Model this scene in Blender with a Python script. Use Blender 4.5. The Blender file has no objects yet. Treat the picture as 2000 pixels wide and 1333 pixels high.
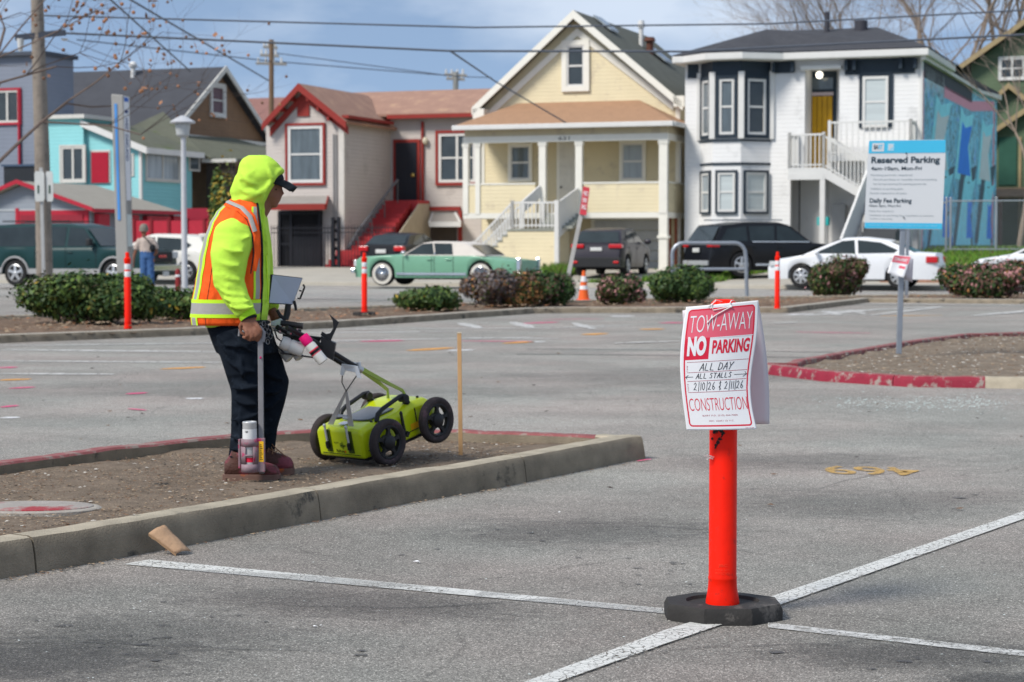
import bpy, math, random
from math import sin, cos, pi, radians as R, atan, atan2, sqrt, hypot
from mathutils import Vector, Matrix, noise
random.seed(7)
sc = bpy.context.scene
COL = sc.collection

# ---------------- camera ----------------
F = 3889.0; CH = 1.27; PT = atan(184.5 / F)
cd = bpy.data.cameras.new('camera'); cam = bpy.data.objects.new('camera', cd); COL.objects.link(cam)
cam.location = (0, 0, CH); cam.rotation_euler = (pi/2 - PT, 0, 0)
cd.lens = 70.0; cd.sensor_width = 36.0; cd.clip_start = .1; cd.clip_end = 3000
cd.dof.use_dof = True; cd.dof.focus_distance = 7.4; cd.dof.aperture_fstop = 6.3
sc.camera = cam
# ---------------- sky, sun, exposure ----------------
SUN_EL, SUN_AZ = R(46), atan2(-.72, -.55)      # sun stands left of and behind the camera; azimuth as atan2(x, y)
w = bpy.data.worlds.new('World'); sc.world = w; w.use_nodes = True
nt = w.node_tree; nt.nodes.clear()
def N(nt, t, **k):
    n = nt.nodes.new(t)
    for a, b in k.items():
        if a == 'i':
            for q, v in b.items(): n.inputs[q].default_value = v
        else: setattr(n, a, b)
    return n
out = N(nt, 'ShaderNodeOutputWorld'); bg = N(nt, 'ShaderNodeBackground'); bg.inputs[1].default_value = .085
sky = N(nt, 'ShaderNodeTexSky', sky_type='NISHITA', sun_disc=False, sun_elevation=SUN_EL, sun_rotation=SUN_AZ, air_density=1.15, dust_density=.2, ozone_density=3.0)
tc = N(nt, 'ShaderNodeTexCoord')
va = N(nt, 'ShaderNodeVectorMath', operation='ADD', i={1: (0, 0, .22)})
nt.links.new(tc.outputs['Generated'], va.inputs[0]); nt.links.new(va.outputs[0], sky.inputs[0])
mp = N(nt, 'ShaderNodeMapping', i={3: (1, 1, 2.6)}); mp.inputs['Location'].default_value = (.35, .2, .12)
nz = N(nt, 'ShaderNodeTexNoise', i={'Scale': 4.5, 'Detail': 8, 'Roughness': .55})
nt.links.new(tc.outputs['Generated'], mp.inputs[0]); nt.links.new(mp.outputs[0], nz.inputs['Vector'])
cr = N(nt, 'ShaderNodeValToRGB'); cr.color_ramp.elements[0].position = .40; cr.color_ramp.elements[1].position = .60
nt.links.new(nz.outputs['Fac'], cr.inputs[0])
nz2 = N(nt, 'ShaderNodeTexNoise', i={'Scale': 2.2, 'Detail': 5, 'Roughness': .5}); nt.links.new(mp.outputs[0], nz2.inputs['Vector'])
cc = N(nt, 'ShaderNodeMix', data_type='RGBA'); cc.inputs[6].default_value = (2.9, 3.8, 5.2, 1); cc.inputs[7].default_value = (7.2, 7.8, 8.6, 1)
nt.links.new(nz2.outputs['Fac'], cc.inputs[0])
mx = N(nt, 'ShaderNodeMix', data_type='RGBA'); ml = N(nt, 'ShaderNodeMath', operation='MULTIPLY_ADD', i={1: .68, 2: .2})
nt.links.new(cr.outputs[0], ml.inputs[0]); nt.links.new(ml.outputs[0], mx.inputs[0])
nt.links.new(sky.outputs[0], mx.inputs[6]); nt.links.new(cc.outputs[2], mx.inputs[7])
nt.links.new(mx.outputs[2], bg.inputs[0]); nt.links.new(bg.outputs[0], out.inputs[0])
sl = bpy.data.lights.new('sun', 'SUN'); sl.energy = 2.4; sl.angle = R(15); sl.color = (1, .94, .86)
so = bpy.data.objects.new('sun', sl); COL.objects.link(so)
sd = Vector((cos(SUN_EL)*sin(SUN_AZ), cos(SUN_EL)*cos(SUN_AZ), sin(SUN_EL)))
so.rotation_euler = sd.to_track_quat('Z', 'Y').to_euler(); so.location = sd * 60
sc.view_settings.view_transform = 'Standard'; sc.view_settings.look = 'None'; sc.view_settings.exposure = .68; sc.view_settings.gamma = 1
sc.render.engine = 'CYCLES'; sc.cycles.max_bounces = 6; sc.cycles.use_denoising = True
sc.cycles.sample_clamp_indirect = 6; sc.cycles.caustics_reflective = False; sc.cycles.caustics_refractive = False

# ---------------- geometry helpers ----------------
def ray(px, py):
    a = (px-1000)/F; b = (666.5-py)/F
    return Vector((a, cos(PT)+b*sin(PT), -sin(PT)+b*cos(PT)))
def P(px, py, Y):
    r = ray(px, py); k = Y/r.y; return Vector((r.x*k, Y, CH+r.z*k))
def G(px, py, z=0.):
    r = ray(px, py); k = (z-CH)/r.z; return Vector((r.x*k, r.y*k, z))

class MB:
    def __init__(s): s.v = []; s.f = []; s.mi = []; s.m = 0; s.T = None
    def add(s, vs, fs, m=None):
        o = len(s.v)
        s.v += [Vector(p) if s.T is None else s.T @ Vector(p) for p in vs]
        for f in fs: s.f.append([i+o for i in f]); s.mi.append(s.m if m is None else m)
        return s
    def box(s, a, b, m=None):
        (x0,y0,z0),(x1,y1,z1) = a, b
        return s.add([(x0,y0,z0),(x1,y0,z0),(x1,y1,z0),(x0,y1,z0),(x0,y0,z1),(x1,y0,z1),(x1,y1,z1),(x0,y1,z1)],
              [(0,3,2,1),(4,5,6,7),(0,1,5,4),(1,2,6,5),(2,3,7,6),(3,0,4,7)], m)
    def poly(s, pts, m=None): return s.add(pts, [list(range(len(pts)))], m)
    def prism(s, pts, a, b, ax='y', m=None):      # pts 2-D; extruded along ax from a to b
        def q(p, t):
            return (p[0], t, p[1]) if ax == 'y' else (t, p[0], p[1]) if ax == 'x' else (p[0], p[1], t)
        n = len(pts)
        vs = [q(p, a) for p in pts] + [q(p, b) for p in pts]
        fs = [list(range(n)), list(range(2*n-1, n-1, -1))] + [(i, i+n, (i+1) % n+n, (i+1) % n) for i in range(n)]
        return s.add(vs, fs, m)
    def slab(s, pts, off, m=None):               # 3-D polygon thickened by vector
        off = Vector(off); n = len(pts); p = [Vector(q) for q in pts]
        return s.add(p+[q+off for q in p], [list(range(n)), list(range(2*n-1, n-1, -1))]+[(i, i+n, (i+1) % n+n, (i+1) % n) for i in range(n)], m)
    def rings(s, rs, close=True, cap=True, m=None):
        n = len(rs[0]); vs = [p for r in rs for p in r]; fs = []
        for k in range(len(rs)-1):
            for i in range(n if close else n-1):
                j = (i+1) % n; fs.append((k*n+i, k*n+j, (k+1)*n+j, (k+1)*n+i))
        if cap and close: fs += [list(range(n-1, -1, -1)), list(range((len(rs)-1)*n, len(rs)*n))]
        return s.add(vs, fs, m)
    def tube(s, pts, rad, n=10, rb=None, up=(0,1,0), cap=True, m=None, rot=0):
        pts = [Vector(p) for p in pts]; k = len(pts)
        rad = [rad]*k if not hasattr(rad, '__len__') else rad
        rb = rad if rb is None else ([rb]*k if not hasattr(rb, '__len__') else rb)
        rs = []; up = Vector(up); pa = None
        for i in range(k):
            t = (pts[min(i+1, k-1)]-pts[max(i-1, 0)]).normalized()
            u = up if pa is None else pa
            b = u - t*u.dot(t)
            if b.length < 1e-3: b = Vector((1,0,0)) - t*t.x
            if b.length < 1e-3: b = Vector((0,0,1)) - t*t.z
            b.normalize(); a = b.cross(t); pa = b
            rs.append([pts[i]+a*(rad[i]*cos(2*pi*j/n+rot))+b*(rb[i]*sin(2*pi*j/n+rot)) for j in range(n)])
        return s.rings(rs, True, cap, m)
    def cyl(s, p0, p1, r0, r1=None, n=16, m=None, cap=True): return s.tube([p0, p1], [r0, r0 if r1 is None else r1], n, cap=cap, m=m)
    def rod(s, p0, p1, w, h=None, m=None):       # rectangular bar
        h = w if h is None else h
        return s.tube([p0, p1], w*.7071, 4, rb=h*.7071, m=m, rot=pi/4)
    def lathe(s, prof, c=(0,0,0), n=32, m=None, cap=True):
        return s.rings([[(c[0]+r*cos(2*pi*j/n), c[1]+r*sin(2*pi*j/n), c[2]+z) for j in range(n)] for r, z in prof], True, cap, m)
    def ell(s, c, r, n=16, k=10, m=None, e=1.0):
        c = Vector(c); rs = []
        def sg(v): return (abs(v)**e)*(1 if v >= 0 else -1)
        for i in range(k+1):
            a = -pi/2+pi*(i*.98+.01*k)/k
            rs.append([(c.x+r[0]*cos(a)*sg(cos(2*pi*j/n)), c.y+r[1]*cos(a)*sg(sin(2*pi*j/n)), c.z+r[2]*sin(a)) for j in range(n)])
        return s.rings(rs, True, True, m)
    def build(s, name, mats, parent=None, smooth=35, bevel=0, seg=2, solid=0):
        me = bpy.data.meshes.new(name); me.from_pydata([tuple(p) for p in s.v], [], s.f)
        if not isinstance(mats, (list, tuple)): mats = [mats]
        for q in mats: me.materials.append(q)
        me.polygons.foreach_set('material_index', [min(i, len(mats)-1) for i in s.mi])
        if smooth:
            me.polygons.foreach_set('use_smooth', [True]*len(me.polygons)); me.set_sharp_from_angle(angle=R(smooth))
        me.update(); me.validate()
        o = bpy.data.objects.new(name, me); COL.objects.link(o)
        if parent: o.parent = parent
        if solid:
            d = o.modifiers.new('solid', 'SOLIDIFY'); d.thickness = solid; d.offset = 0
        if bevel:
            b = o.modifiers.new('bevel', 'BEVEL'); b.width = bevel; b.segments = seg; b.limit_method = 'ANGLE'; b.angle_limit = R(40)
        return o
def tag(o, label=None, cat=None, group=None, kind=None):
    if label: o['label'] = label
    if cat: o['category'] = cat
    if group: o['group'] = group
    if kind: o['kind'] = kind
    return o
def thing(name, label, cat, loc=(0,0,0), rz=0, group=None):
    o = bpy.data.objects.new(name, None); COL.objects.link(o); o.location = loc; o.rotation_euler = (0,0,rz)
    o.empty_display_size = .2
    return tag(o, label, cat, group)
def struct(o): o['kind'] = 'structure'; return o
def dup(root, loc=None, rz=None, label=None, scale=None):
    r = root.copy(); COL.objects.link(r)
    if loc is not None: r.location = loc
    if rz is not None: r.rotation_euler = (0,0,rz)
    if label: r['label'] = label
    if scale: r.scale = scale
    for ch in list(root.children):
        c = ch.copy(); COL.objects.link(c); c.parent = r
        for g in ch.children:
            d = g.copy(); COL.objects.link(d); d.parent = c
    return r
def remesh(o, vox, sm=6, disp=0, dscale=.1, it=None):
    m = o.modifiers.new('remesh', 'REMESH'); m.mode = 'VOXEL'; m.voxel_size = vox; m.use_smooth_shade = True
    if sm: q = o.modifiers.new('smooth', 'SMOOTH'); q.factor = .5; q.iterations = sm
    if disp:
        t = bpy.data.textures.new('folds', 'CLOUDS'); t.noise_scale = dscale; t.noise_depth = 2
        d = o.modifiers.new('folds', 'DISPLACE'); d.texture = t; d.strength = disp; d.mid_level = .5
    return o
# text as mesh data, drawn with Blender's built-in font
def text_geo(s, size=1., bold=0., shear=0., sx=1., align='LEFT', spacing=1.):
    cu = bpy.data.curves.new('t', 'FONT'); cu.body = s; cu.size = size; cu.offset = bold; cu.shear = shear; cu.align_x = align
    cu.space_character = spacing; cu.resolution_u = 4
    o = bpy.data.objects.new('t', cu); COL.objects.link(o)
    dg = bpy.context.evaluated_depsgraph_get(); me = bpy.data.meshes.new_from_object(o.evaluated_get(dg))
    vs = [(v.co.x*sx, v.co.y) for v in me.vertices]; fs = [tuple(p.vertices) for p in me.polygons]
    bpy.data.objects.remove(o); bpy.data.curves.remove(cu); bpy.data.meshes.remove(me)
    return vs, fs
def fit_text(mb, s, f, x0, x1, y0, y1, m=0, bold=0., shear=0.):
    """fit the capitals of s into the box and map through f(x, y)"""
    vs, fs = text_geo(s, 1., bold, shear)
    if not vs: return
    ax = min(v[0] for v in vs); bx = max(v[0] for v in vs)
    ay = min(v[1] for v in vs); by = max(v[1] for v in vs)
    mb.add([f(x0+(v[0]-ax)/(bx-ax)*(x1-x0), y0+(v[1]-ay)/(by-ay)*(y1-y0)) for v in vs], fs, m)

# ---------------- materials ----------------
_M = {}
def M(name, c, rough=.6, metal=0., var=.12, vs=3., bump=0., bs=60., siding=0., spec=.25, ms=None, coat=0., c2=None, mix2=0., s2=4., rv=0., trans=0., sub=0.):
    if name in _M: return _M[name]
    m = bpy.data.materials.new(name); m.use_nodes = True; nt = m.node_tree; L = nt.links.new
    p = nt.nodes['Principled BSDF']
    p.inputs['Roughness'].default_value = rough; p.inputs['Metallic'].default_value = metal
    p.inputs['Specular IOR Level'].default_value = spec; p.inputs['Coat Weight'].default_value = coat
    if trans: p.inputs['Transmission Weight'].default_value = trans
    tc = N(nt, 'ShaderNodeTexCoord'); src = tc.outputs['Object']
    nz = N(nt, 'ShaderNodeTexNoise', i={'Scale': vs, 'Detail': 6, 'Roughness': .6}); L(src, nz.inputs['Vector'])
    if ms:
        mq = N(nt, 'ShaderNodeMapping', i={3: ms}); L(src, mq.inputs[0]); L(mq.outputs[0], nz.inputs['Vector'])
    lo = tuple(max(0, x*(1-var*1.6)) for x in c)+(1,); hi = tuple(x*(1+var*1.6) for x in c)+(1,)
    mx = N(nt, 'ShaderNodeMix', data_type='RGBA'); mx.inputs[6].default_value = lo; mx.inputs[7].default_value = hi
    L(nz.outputs['Fac'], mx.inputs[0]); col = mx.outputs[2]
    if c2:
        n2 = N(nt, 'ShaderNodeTexNoise', i={'Scale': s2, 'Detail': 8, 'Roughness': .7}); L(src, n2.inputs['Vector'])
        r2 = N(nt, 'ShaderNodeMapRange', i={1: 1-mix2-.04, 2: 1-mix2+.04}); L(n2.outputs['Fac'], r2.inputs[0])
        m2 = N(nt, 'ShaderNodeMix', data_type='RGBA'); L(r2.outputs[0], m2.inputs[0]); L(col, m2.inputs[6]); m2.inputs[7].default_value = tuple(c2)+(1,); col = m2.outputs[2]
    L(col, p.inputs['Base Color'])
    h = None
    if siding:
        sp = N(nt, 'ShaderNodeSeparateXYZ'); L(src, sp.inputs[0])
        dv = N(nt, 'ShaderNodeMath', operation='DIVIDE', i={1: siding}); L(sp.outputs[2], dv.inputs[0])
        fr = N(nt, 'ShaderNodeMath', operation='FRACT'); L(dv.outputs[0], fr.inputs[0])
        bp = N(nt, 'ShaderNodeBump', i={'Strength': 1., 'Distance': .03}); sb = N(nt, 'ShaderNodeMath', operation='MULTIPLY', i={1: -1.}); L(fr.outputs[0], sb.inputs[0]); L(sb.outputs[0], bp.inputs['Height']); h = bp
    if bump:
        n3 = N(nt, 'ShaderNodeTexNoise', i={'Scale': bs, 'Detail': 5, 'Roughness': .6}); L(src, n3.inputs['Vector'])
        bp = N(nt, 'ShaderNodeBump', i={'Strength': bump, 'Distance': .01}); L(n3.outputs['Fac'], bp.inputs['Height'])
        if h: L(h.outputs[0], bp.inputs['Normal'])
        h = bp
    if h: L(h.outputs[0], p.inputs['Normal'])
    if rv:
        mr = N(nt, 'ShaderNodeMapRange', i={3: max(.02, rough-rv), 4: min(1, rough+rv)}); L(nz.outputs['Fac'], mr.inputs[0]); L(mr.outputs[0], p.inputs['Roughness'])
    _M[name] = m; return m
def glass(name, c, rough=.06, ms=None, var=.35): return M(name, c, rough, var=var, vs=1.1, spec=.6, ms=ms)

def asphalt(name, base=.17, tint=(1, .975, .94), dark=.55, aisle=0):
    m = bpy.data.materials.new(name); m.use_nodes = True; nt = m.node_tree; L = nt.links.new; p = nt.nodes['Principled BSDF']
    tc = N(nt, 'ShaderNodeTexCoord'); src = tc.outputs['Object']
    def vor(scale, feat='F1'): 
        v = N(nt, 'ShaderNodeTexVoronoi', feature=feat, i={'Scale': scale}); L(src, v.inputs['Vector']); return v
    def nzz(scale, det=6, ro=.6, vec=None):
        v = N(nt, 'ShaderNodeTexNoise', i={'Scale': scale, 'Detail': det, 'Roughness': ro}); L(vec or src, v.inputs['Vector']); return v
    def ramp(o, a, b, c=0., d=1.):
        r = N(nt, 'ShaderNodeMapRange', i={1: a, 2: b, 3: c, 4: d}); L(o, r.inputs[0]); return r.outputs[0]
    def mth(op, a, b):
        q = N(nt, 'ShaderNodeMath', operation=op)
        for k, x in enumerate((a, b)):
            if isinstance(x, (int, float)): q.inputs[k].default_value = x
            else: L(x, q.inputs[k])
        return q.outputs[0]
    st = vor(200); sep = N(nt, 'ShaderNodeSeparateColor'); L(st.outputs['Color'], sep.inputs[0])
    stone = ramp(sep.outputs[0], 0, 1, .55, 1.45)
    bright = ramp(sep.outputs[1], .92, .96, 0, 1.25)               # pale aggregate
    gap = ramp(st.outputs['Distance'], .3, .72, 1., .62)
    fine = ramp(nzz(420, 3).outputs['Fac'], .3, .7, .8, 1.2)
    mps = N(nt, 'ShaderNodeMapping', i={3: (.7, .95, 1)}); mps.inputs['Rotation'].default_value = (0, 0, .12); L(src, mps.inputs[0])
    worn = ramp(nzz(.9, 7, .62, mps.outputs[0]).outputs['Fac'], .42, .6, dark, 1.)      # dark sealed patches
    big = ramp(nzz(.12, 4).outputs['Fac'], .3, .7, .9, 1.12)
    mid = ramp(nzz(7, 7, .7).outputs['Fac'], .25, .75, .86, 1.13)
    mpw = N(nt, 'ShaderNodeMixRGB', blend_type='ADD'); mpw.inputs[0].default_value = .35; L(src, mpw.inputs[1]); L(nzz(1.6, 4).outputs['Color'], mpw.inputs[2])
    ck = N(nt, 'ShaderNodeTexVoronoi', feature='DISTANCE_TO_EDGE', i={'Scale': .4}); L(mpw.outputs[0], ck.inputs['Vector'])
    crk = mth('MAXIMUM', ramp(ck.outputs['Distance'], 0, .004, .72, 1), ramp(nzz(.7, 2).outputs['Fac'], .46, .52, 0, 1))
    vg = mth('MULTIPLY', stone, gap)
    for x in (fine, worn, big, mid, crk): vg = mth('MULTIPLY', vg, x)
    if aisle:   # the driving aisle beyond the stalls has weathered paler than the sealed stalls
        sy = N(nt, 'ShaderNodeSeparateXYZ'); L(src, sy.inputs[0]); ay = mth('ADD', sy.outputs[1], mth('MULTIPLY', nzz(.35, 5).outputs['Fac'], 4.)); vg = mth('MULTIPLY', vg, ramp(ay, 9.2, 14.5, 1., aisle))
    vg = mth('MULTIPLY', vg, base*1.22); vg = mth('ADD', vg, mth('MULTIPLY', bright, base*.9))
    cb = N(nt, 'ShaderNodeCombineColor')
    hue = ramp(nzz(.5, 3).outputs['Fac'], .35, .65, .95, 1.05)
    L(mth('MULTIPLY', vg, mth('MULTIPLY', hue, tint[0])), cb.inputs[0]); L(mth('MULTIPLY', vg, tint[1]), cb.inputs[1]); L(mth('MULTIPLY', vg, tint[2]), cb.inputs[2])
    L(cb.outputs[0], p.inputs['Base Color']); p.inputs['Roughness'].default_value = .85; p.inputs['Specular IOR Level'].default_value = .2
    bp = N(nt, 'ShaderNodeBump', i={'Strength': .8, 'Distance': .004}); hh = mth('ADD', mth('MULTIPLY', gap, sep.outputs[2]), mth('MULTIPLY', crk, 1.)); L(hh, bp.inputs['Height']); L(bp.outputs[0], p.inputs['Normal'])
    return m
def paint(name, c, wear=.5, crack=34., soft=0., rough=.6, seed=0):
    """road paint that has cracked and worn through to what is below"""
    m = bpy.data.materials.new(name); m.use_nodes = True; nt = m.node_tree; L = nt.links.new; p = nt.nodes['Principled BSDF']
    p.inputs['Roughness'].default_value = rough
    tc = N(nt, 'ShaderNodeTexCoord'); src = tc.outputs['Object']
    nz = N(nt, 'ShaderNodeTexNoise', i={'Scale': 14, 'Detail': 8, 'Roughness': .75}); L(src, nz.inputs['Vector'])
    a = N(nt, 'ShaderNodeMapRange', i={1: wear-.12, 2: wear+.06}); L(nz.outputs['Fac'], a.inputs[0])
    md = N(nt, 'ShaderNodeMixRGB', blend_type='ADD'); md.inputs[0].default_value = .05; L(src, md.inputs[1]); n9 = N(nt, 'ShaderNodeTexNoise', i={'Scale': 20}); L(src, n9.inputs['Vector']); L(n9.outputs['Color'], md.inputs[2])
    v = N(nt, 'ShaderNodeTexVoronoi', feature='DISTANCE_TO_EDGE', i={'Scale': crack}); L(md.outputs[0], v.inputs['Vector'])
    b = N(nt, 'ShaderNodeMapRange', i={1: .02, 2: .06}); L(v.outputs['Distance'], b.inputs[0])
    n2 = N(nt, 'ShaderNodeTexNoise', i={'Scale': 4, 'Detail': 3}); L(src, n2.inputs['Vector'])
    b2 = N(nt, 'ShaderNodeMapRange', i={1: .4, 2: .6, 3: 0, 4: .75}); L(n2.outputs['Fac'], b2.inputs[0])
    mxx = N(nt, 'ShaderNodeMath', operation='MAXIMUM'); L(b.outputs[0], mxx.inputs[0]); L(b2.outputs[0], mxx.inputs[1])
    mu = N(nt, 'ShaderNodeMath', operation='MULTIPLY'); L(a.outputs[0], mu.inputs[0]); L(mxx.outputs[0], mu.inputs[1])
    n3 = N(nt, 'ShaderNodeTexNoise', i={'Scale': 30, 'Detail': 5}); L(src, n3.inputs['Vector'])
    cm = N(nt, 'ShaderNodeMix', data_type='RGBA'); cm.inputs[6].default_value = tuple(x*.75 for x in c)+(1,); cm.inputs[7].default_value = tuple(min(1, x*1.12) for x in c)+(1,); L(n3.outputs['Fac'], cm.inputs[0]); L(cm.outputs[2], p.inputs['Base Color'])
    L(mu.outputs[0], p.inputs['Alpha'])
    return m
# ---------------- ground ----------------
ASPH = asphalt('worn_asphalt', .25, (1, .94, .845), .82, 1.32)
STREET = asphalt('street_asphalt', .34, (1, .95, .87), .88)
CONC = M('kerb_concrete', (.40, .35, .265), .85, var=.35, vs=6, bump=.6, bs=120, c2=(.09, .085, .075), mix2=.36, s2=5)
CONC_F = M('shaded_grimy_kerb_face', (.245, .205, .15), .9, var=.45, vs=5, bump=.8, bs=120, c2=(.07, .065, .055), mix2=.38, s2=3)  # upright kerb faces: shade of the unlit side painted into the colour, plus grime
CONC_L = M('pale_concrete', (.42, .39, .33), .85, var=.15, vs=1.2, bump=.2, bs=60, c2=(.28, .26, .22), mix2=.35, s2=.8)
REDK = M('red_kerb_paint', (.26, .02, .04), .6, var=.2, vs=9, bump=.3, bs=90, c2=(.3, .25, .22), mix2=.42, s2=7)
REDKP = M('faded_red_kerb_paint', (.27, .09, .09), .85, var=.25, vs=9, bump=.3, bs=90, c2=(.27, .22, .19), mix2=.45, s2=9)
DIRT = M('dry_dirt', (.18, .138, .10), .95, var=.38, vs=9, bump=1., bs=90, c2=(.25, .2, .15), mix2=.4, s2=24)
MULCH = M('brown_mulch', (.16, .11, .075), .95, var=.5, vs=7, bump=1., bs=40, c2=(.34, .25, .18), mix2=.38, s2=14)
TH = R(20); DV = Vector((cos(TH), -sin(TH), 0)); NV = Vector((sin(TH), cos(TH), 0))
def us(u, s, z=0.): return DV*u + NV*s + Vector((0, 0, z))

b = MB(); rows = [-5, 2, 4, 6, 8, 11, 15, 22, 34, 60, 110, 260, 900]; cols = [-900, -200, -60, -20, -8, -3, 0, 3, 8, 20, 60, 200, 900]
b.rings([[(x, y, 0) for x in cols] for y in rows], close=False, cap=False)
struct(b.build('parking_lot', ASPH, smooth=0))
b = MB(); b.rings([[us(u, s, .008) for u in (-120, -30, 30, 120)] for s in (43.5, 50, 59)], close=False, cap=False)
struct(b.build('street', STREET, smooth=0))

def yard_z(u, s):
    t = [(58.5, .13), (61, .16), (64.5, .3), (70, .45), (90, .6), (140, 1.)]
    z = t[-1][1]
    for (a, za), (c, zc) in zip(t, t[1:]):
        if a <= s <= c: z = za+(zc-za)*(s-a)/(c-a); break
    if s < 58.5: z = .13
    return z
b = MB(); U = [-100, -40]+[x for x in range(-30, 41, 1)]+[60, 100]; S = [58.6+i*.8 for i in range(20)]+[78, 86, 100, 140]
b.rings([[us(u, s, yard_z(u, s)) for u in U] for s in S], close=False, cap=False)
struct(b.build('pavement', CONC_L, smooth=60))

def offset_poly(pts, d):
    n = len(pts); r = []
    for i in range(n):
        p0, p1, p2 = pts[i-1], pts[i], pts[(i+1) % n]
        a = (p1-p0).normalized(); c = (p2-p1).normalized()
        na = Vector((-a.y, a.x)); nc = Vector((-c.y, c.x)); m = (na+nc)
        if m.length < .2: m = na.copy()
        m.normalize(); k = d/max(.62, m.dot(na)); r.append(p1+m*k)
    return r
def kerb(name, pts, i0, i1, mats, h=.15, w=.155, z0=-.02, inside=1, joint=None, top_m=0):
    """sweep a kerb along closed outline pts (2-D, counter-clockwise) from vertex i0 to i1"""
    n = len(pts); prof = [(0, z0), (.012, h*.55), (.022, h-.02), (.034, h-.005), (.05, h), (w-.012, h), (w, h-.012), (w+.004, z0)]
    offs = [offset_poly(pts, d) for d, _ in prof]
    b = MB()
    def sec(t):
        i = int(t) % n; f = t-int(t); j = (i+1) % n
        return [Vector((*(offs[k][i].lerp(offs[k][j], f)), prof[k][1])) for k in range(len(prof))]
    # lengths for joints
    segs = []; t = i0; cur = [t]
    L = 0
    for i in range(i0, i1):
        e = (pts[(i+1) % n]-pts[i % n]).length
        if joint:
            pos = 0
            while L+(e-pos) > joint:
                d = joint-L; pos += d; L = 0; tt = i+pos/e
                if tt < i+.97: cur.append(tt-.004/e); segs.append(cur); cur = [tt+.004/e]
            L += e-pos
        else: pass
        steps = max(1, int(e/.09)); last = cur[-1]-i if cur[-1] > i else 0
        for k in range(1, steps+1):
            f = k/steps
            if f > last+.02 or k == steps: cur.append(i+f)
    segs.append(cur)
    for sg in segs:
        if len(sg) < 2: continue
        rs = []
        for t in sg:
            r = sec(t); q = noise.noise(Vector((t*3.1, len(name), 0)))*.006+noise.noise(Vector((t*17.1, len(name), 4)))*.003
            rs.append([p+Vector((q*.6, q, q if p.z > .05 else 0)) for p in r])
        o = len(b.f); b.rings(rs, True, True)
        k = len(prof)
        for fi in range(o, len(b.f)-2):
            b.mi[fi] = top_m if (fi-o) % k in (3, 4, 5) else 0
    ob = b.build(name, mats, smooth=30); return struct(ob)
def soil(name, pts, mat, z, amp=.012, cell=.06, inset=.08, step_noise=6, mound=0):
    poly = offset_poly(pts, inset)
    def inside(x, y):
        c = False; n = len(poly)
        for i in range(n):
            a, q = poly[i], poly[i-1]
            if (a.y > y) != (q.y > y) and x < (q.x-a.x)*(y-a.y)/(q.y-a.y)+a.x: c = not c
        return c
    x0 = min(p.x for p in poly); x1 = max(p.x for p in poly); y0 = min(p.y for p in poly); y1 = max(p.y for p in poly)
    nx = int((x1-x0)/cell)+1; ny = int((y1-y0)/cell)+1; vid = {}; b = MB(); vs = []; fs = []
    def vert(i, j):
        if (i, j) not in vid:
            x = x0+i*cell; y = y0+j*cell
            zz = z+amp*noise.noise(Vector((x*2.1, y*2.1, 0)))*1.6+amp*.7*noise.noise(Vector((x*step_noise*1.7, y*step_noise*1.7, 3)))
            vid[i, j] = len(vs); vs.append((x, y, zz))
        return vid[i, j]
    for i in range(nx):
        for j in range(ny):
            if inside(x0+(i+.5)*cell, y0+(j+.5)*cell): fs.append((vert(i, j), vert(i+1, j), vert(i+1, j+1), vert(i, j+1)))
    b.add(vs, fs); return struct(b.build(name, mat, smooth=60))
def XY(v): return Vector((v.x, v.y))

# island in the foreground (the worker stands on it)
front = [G(*p) for p in ((0,1132),(192,1099),(600,1022),(791,985),(963,956),(1236,900.5),(1260,898))]
back = [G(*p, .125) for p in ((1262,857),(1189,850.5),(1040,844),(886,839),(604,839),(442,848),(192,874),(0,899))]
d0 = (front[0]-front[1]).normalized(); d1 = (back[-1]-back[-2]).normalized()
isl = [XY(front[0]+d0*1.6)]+[XY(p) for p in front]+[XY(p) for p in back]+[XY(back[-1]+d1*1.8)]
nF = len(front); nB = len(back)
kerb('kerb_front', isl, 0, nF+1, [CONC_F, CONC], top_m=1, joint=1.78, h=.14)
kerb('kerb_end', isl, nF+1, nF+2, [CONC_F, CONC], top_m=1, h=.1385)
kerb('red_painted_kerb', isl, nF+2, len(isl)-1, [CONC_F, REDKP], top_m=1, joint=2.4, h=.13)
soil('planting_bed_soil', isl, DIRT, .07, .014, .045)
ISL = isl

# long strip with the hedges
sf = [G(*p) for p in ((-260,682),(0,671),(400,655),(660,641),(850,627),(1043,613),(1100,612),(1540,611.5),(1697,592),(2000,595),(2300,597))]
sb = [G(*p, .1) for p in ((2300,573),(2000,575),(1700,579),(1400,583),(1000,592),(780,598),(660,603),(300,612),(0,620),(-260,628))]
strip = [XY(p) for p in sf]+[XY(p) for p in sb]
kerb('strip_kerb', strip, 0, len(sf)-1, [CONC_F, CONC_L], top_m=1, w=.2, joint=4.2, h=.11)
kerb('strip_back_kerb', strip, len(sf), len(strip)-1, [CONC], w=.15, h=.13)
soil('mulch_bed', strip, MULCH, .08, .03, .25, .12, 2)

# red kerbed island on the right
rf = [G(*p) for p in ((1522,735),(1600,745),(1780,757),(1924,758.7),(2000,760),(2200,762))]
rb_ = [G(*p, .1) for p in ((2200,640),(2000,647.6),(1870,652),(1750,667),(1545,702),(1528,709))]
ri = [XY(p) for p in rf]+[XY(p) for p in rb_]
kerb('red_kerb', ri, -1, 3, [REDK, REDKP], top_m=1, joint=2.2, h=.1)
kerb('kerb_grey_end', ri, 3, 5, [CONC, CONC], h=.1)
kerb('red_kerb_back', ri, 6, 11, [REDKP, REDKP], joint=3, h=.1)
soil('island_soil', ri, M('pale_dirt', (.19, .15, .11), .95, var=.4, vs=6, bump=1., bs=60, c2=(.3, .26, .2), mix2=.4, s2=14), .05, .02, .09)
RI = ri
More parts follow.
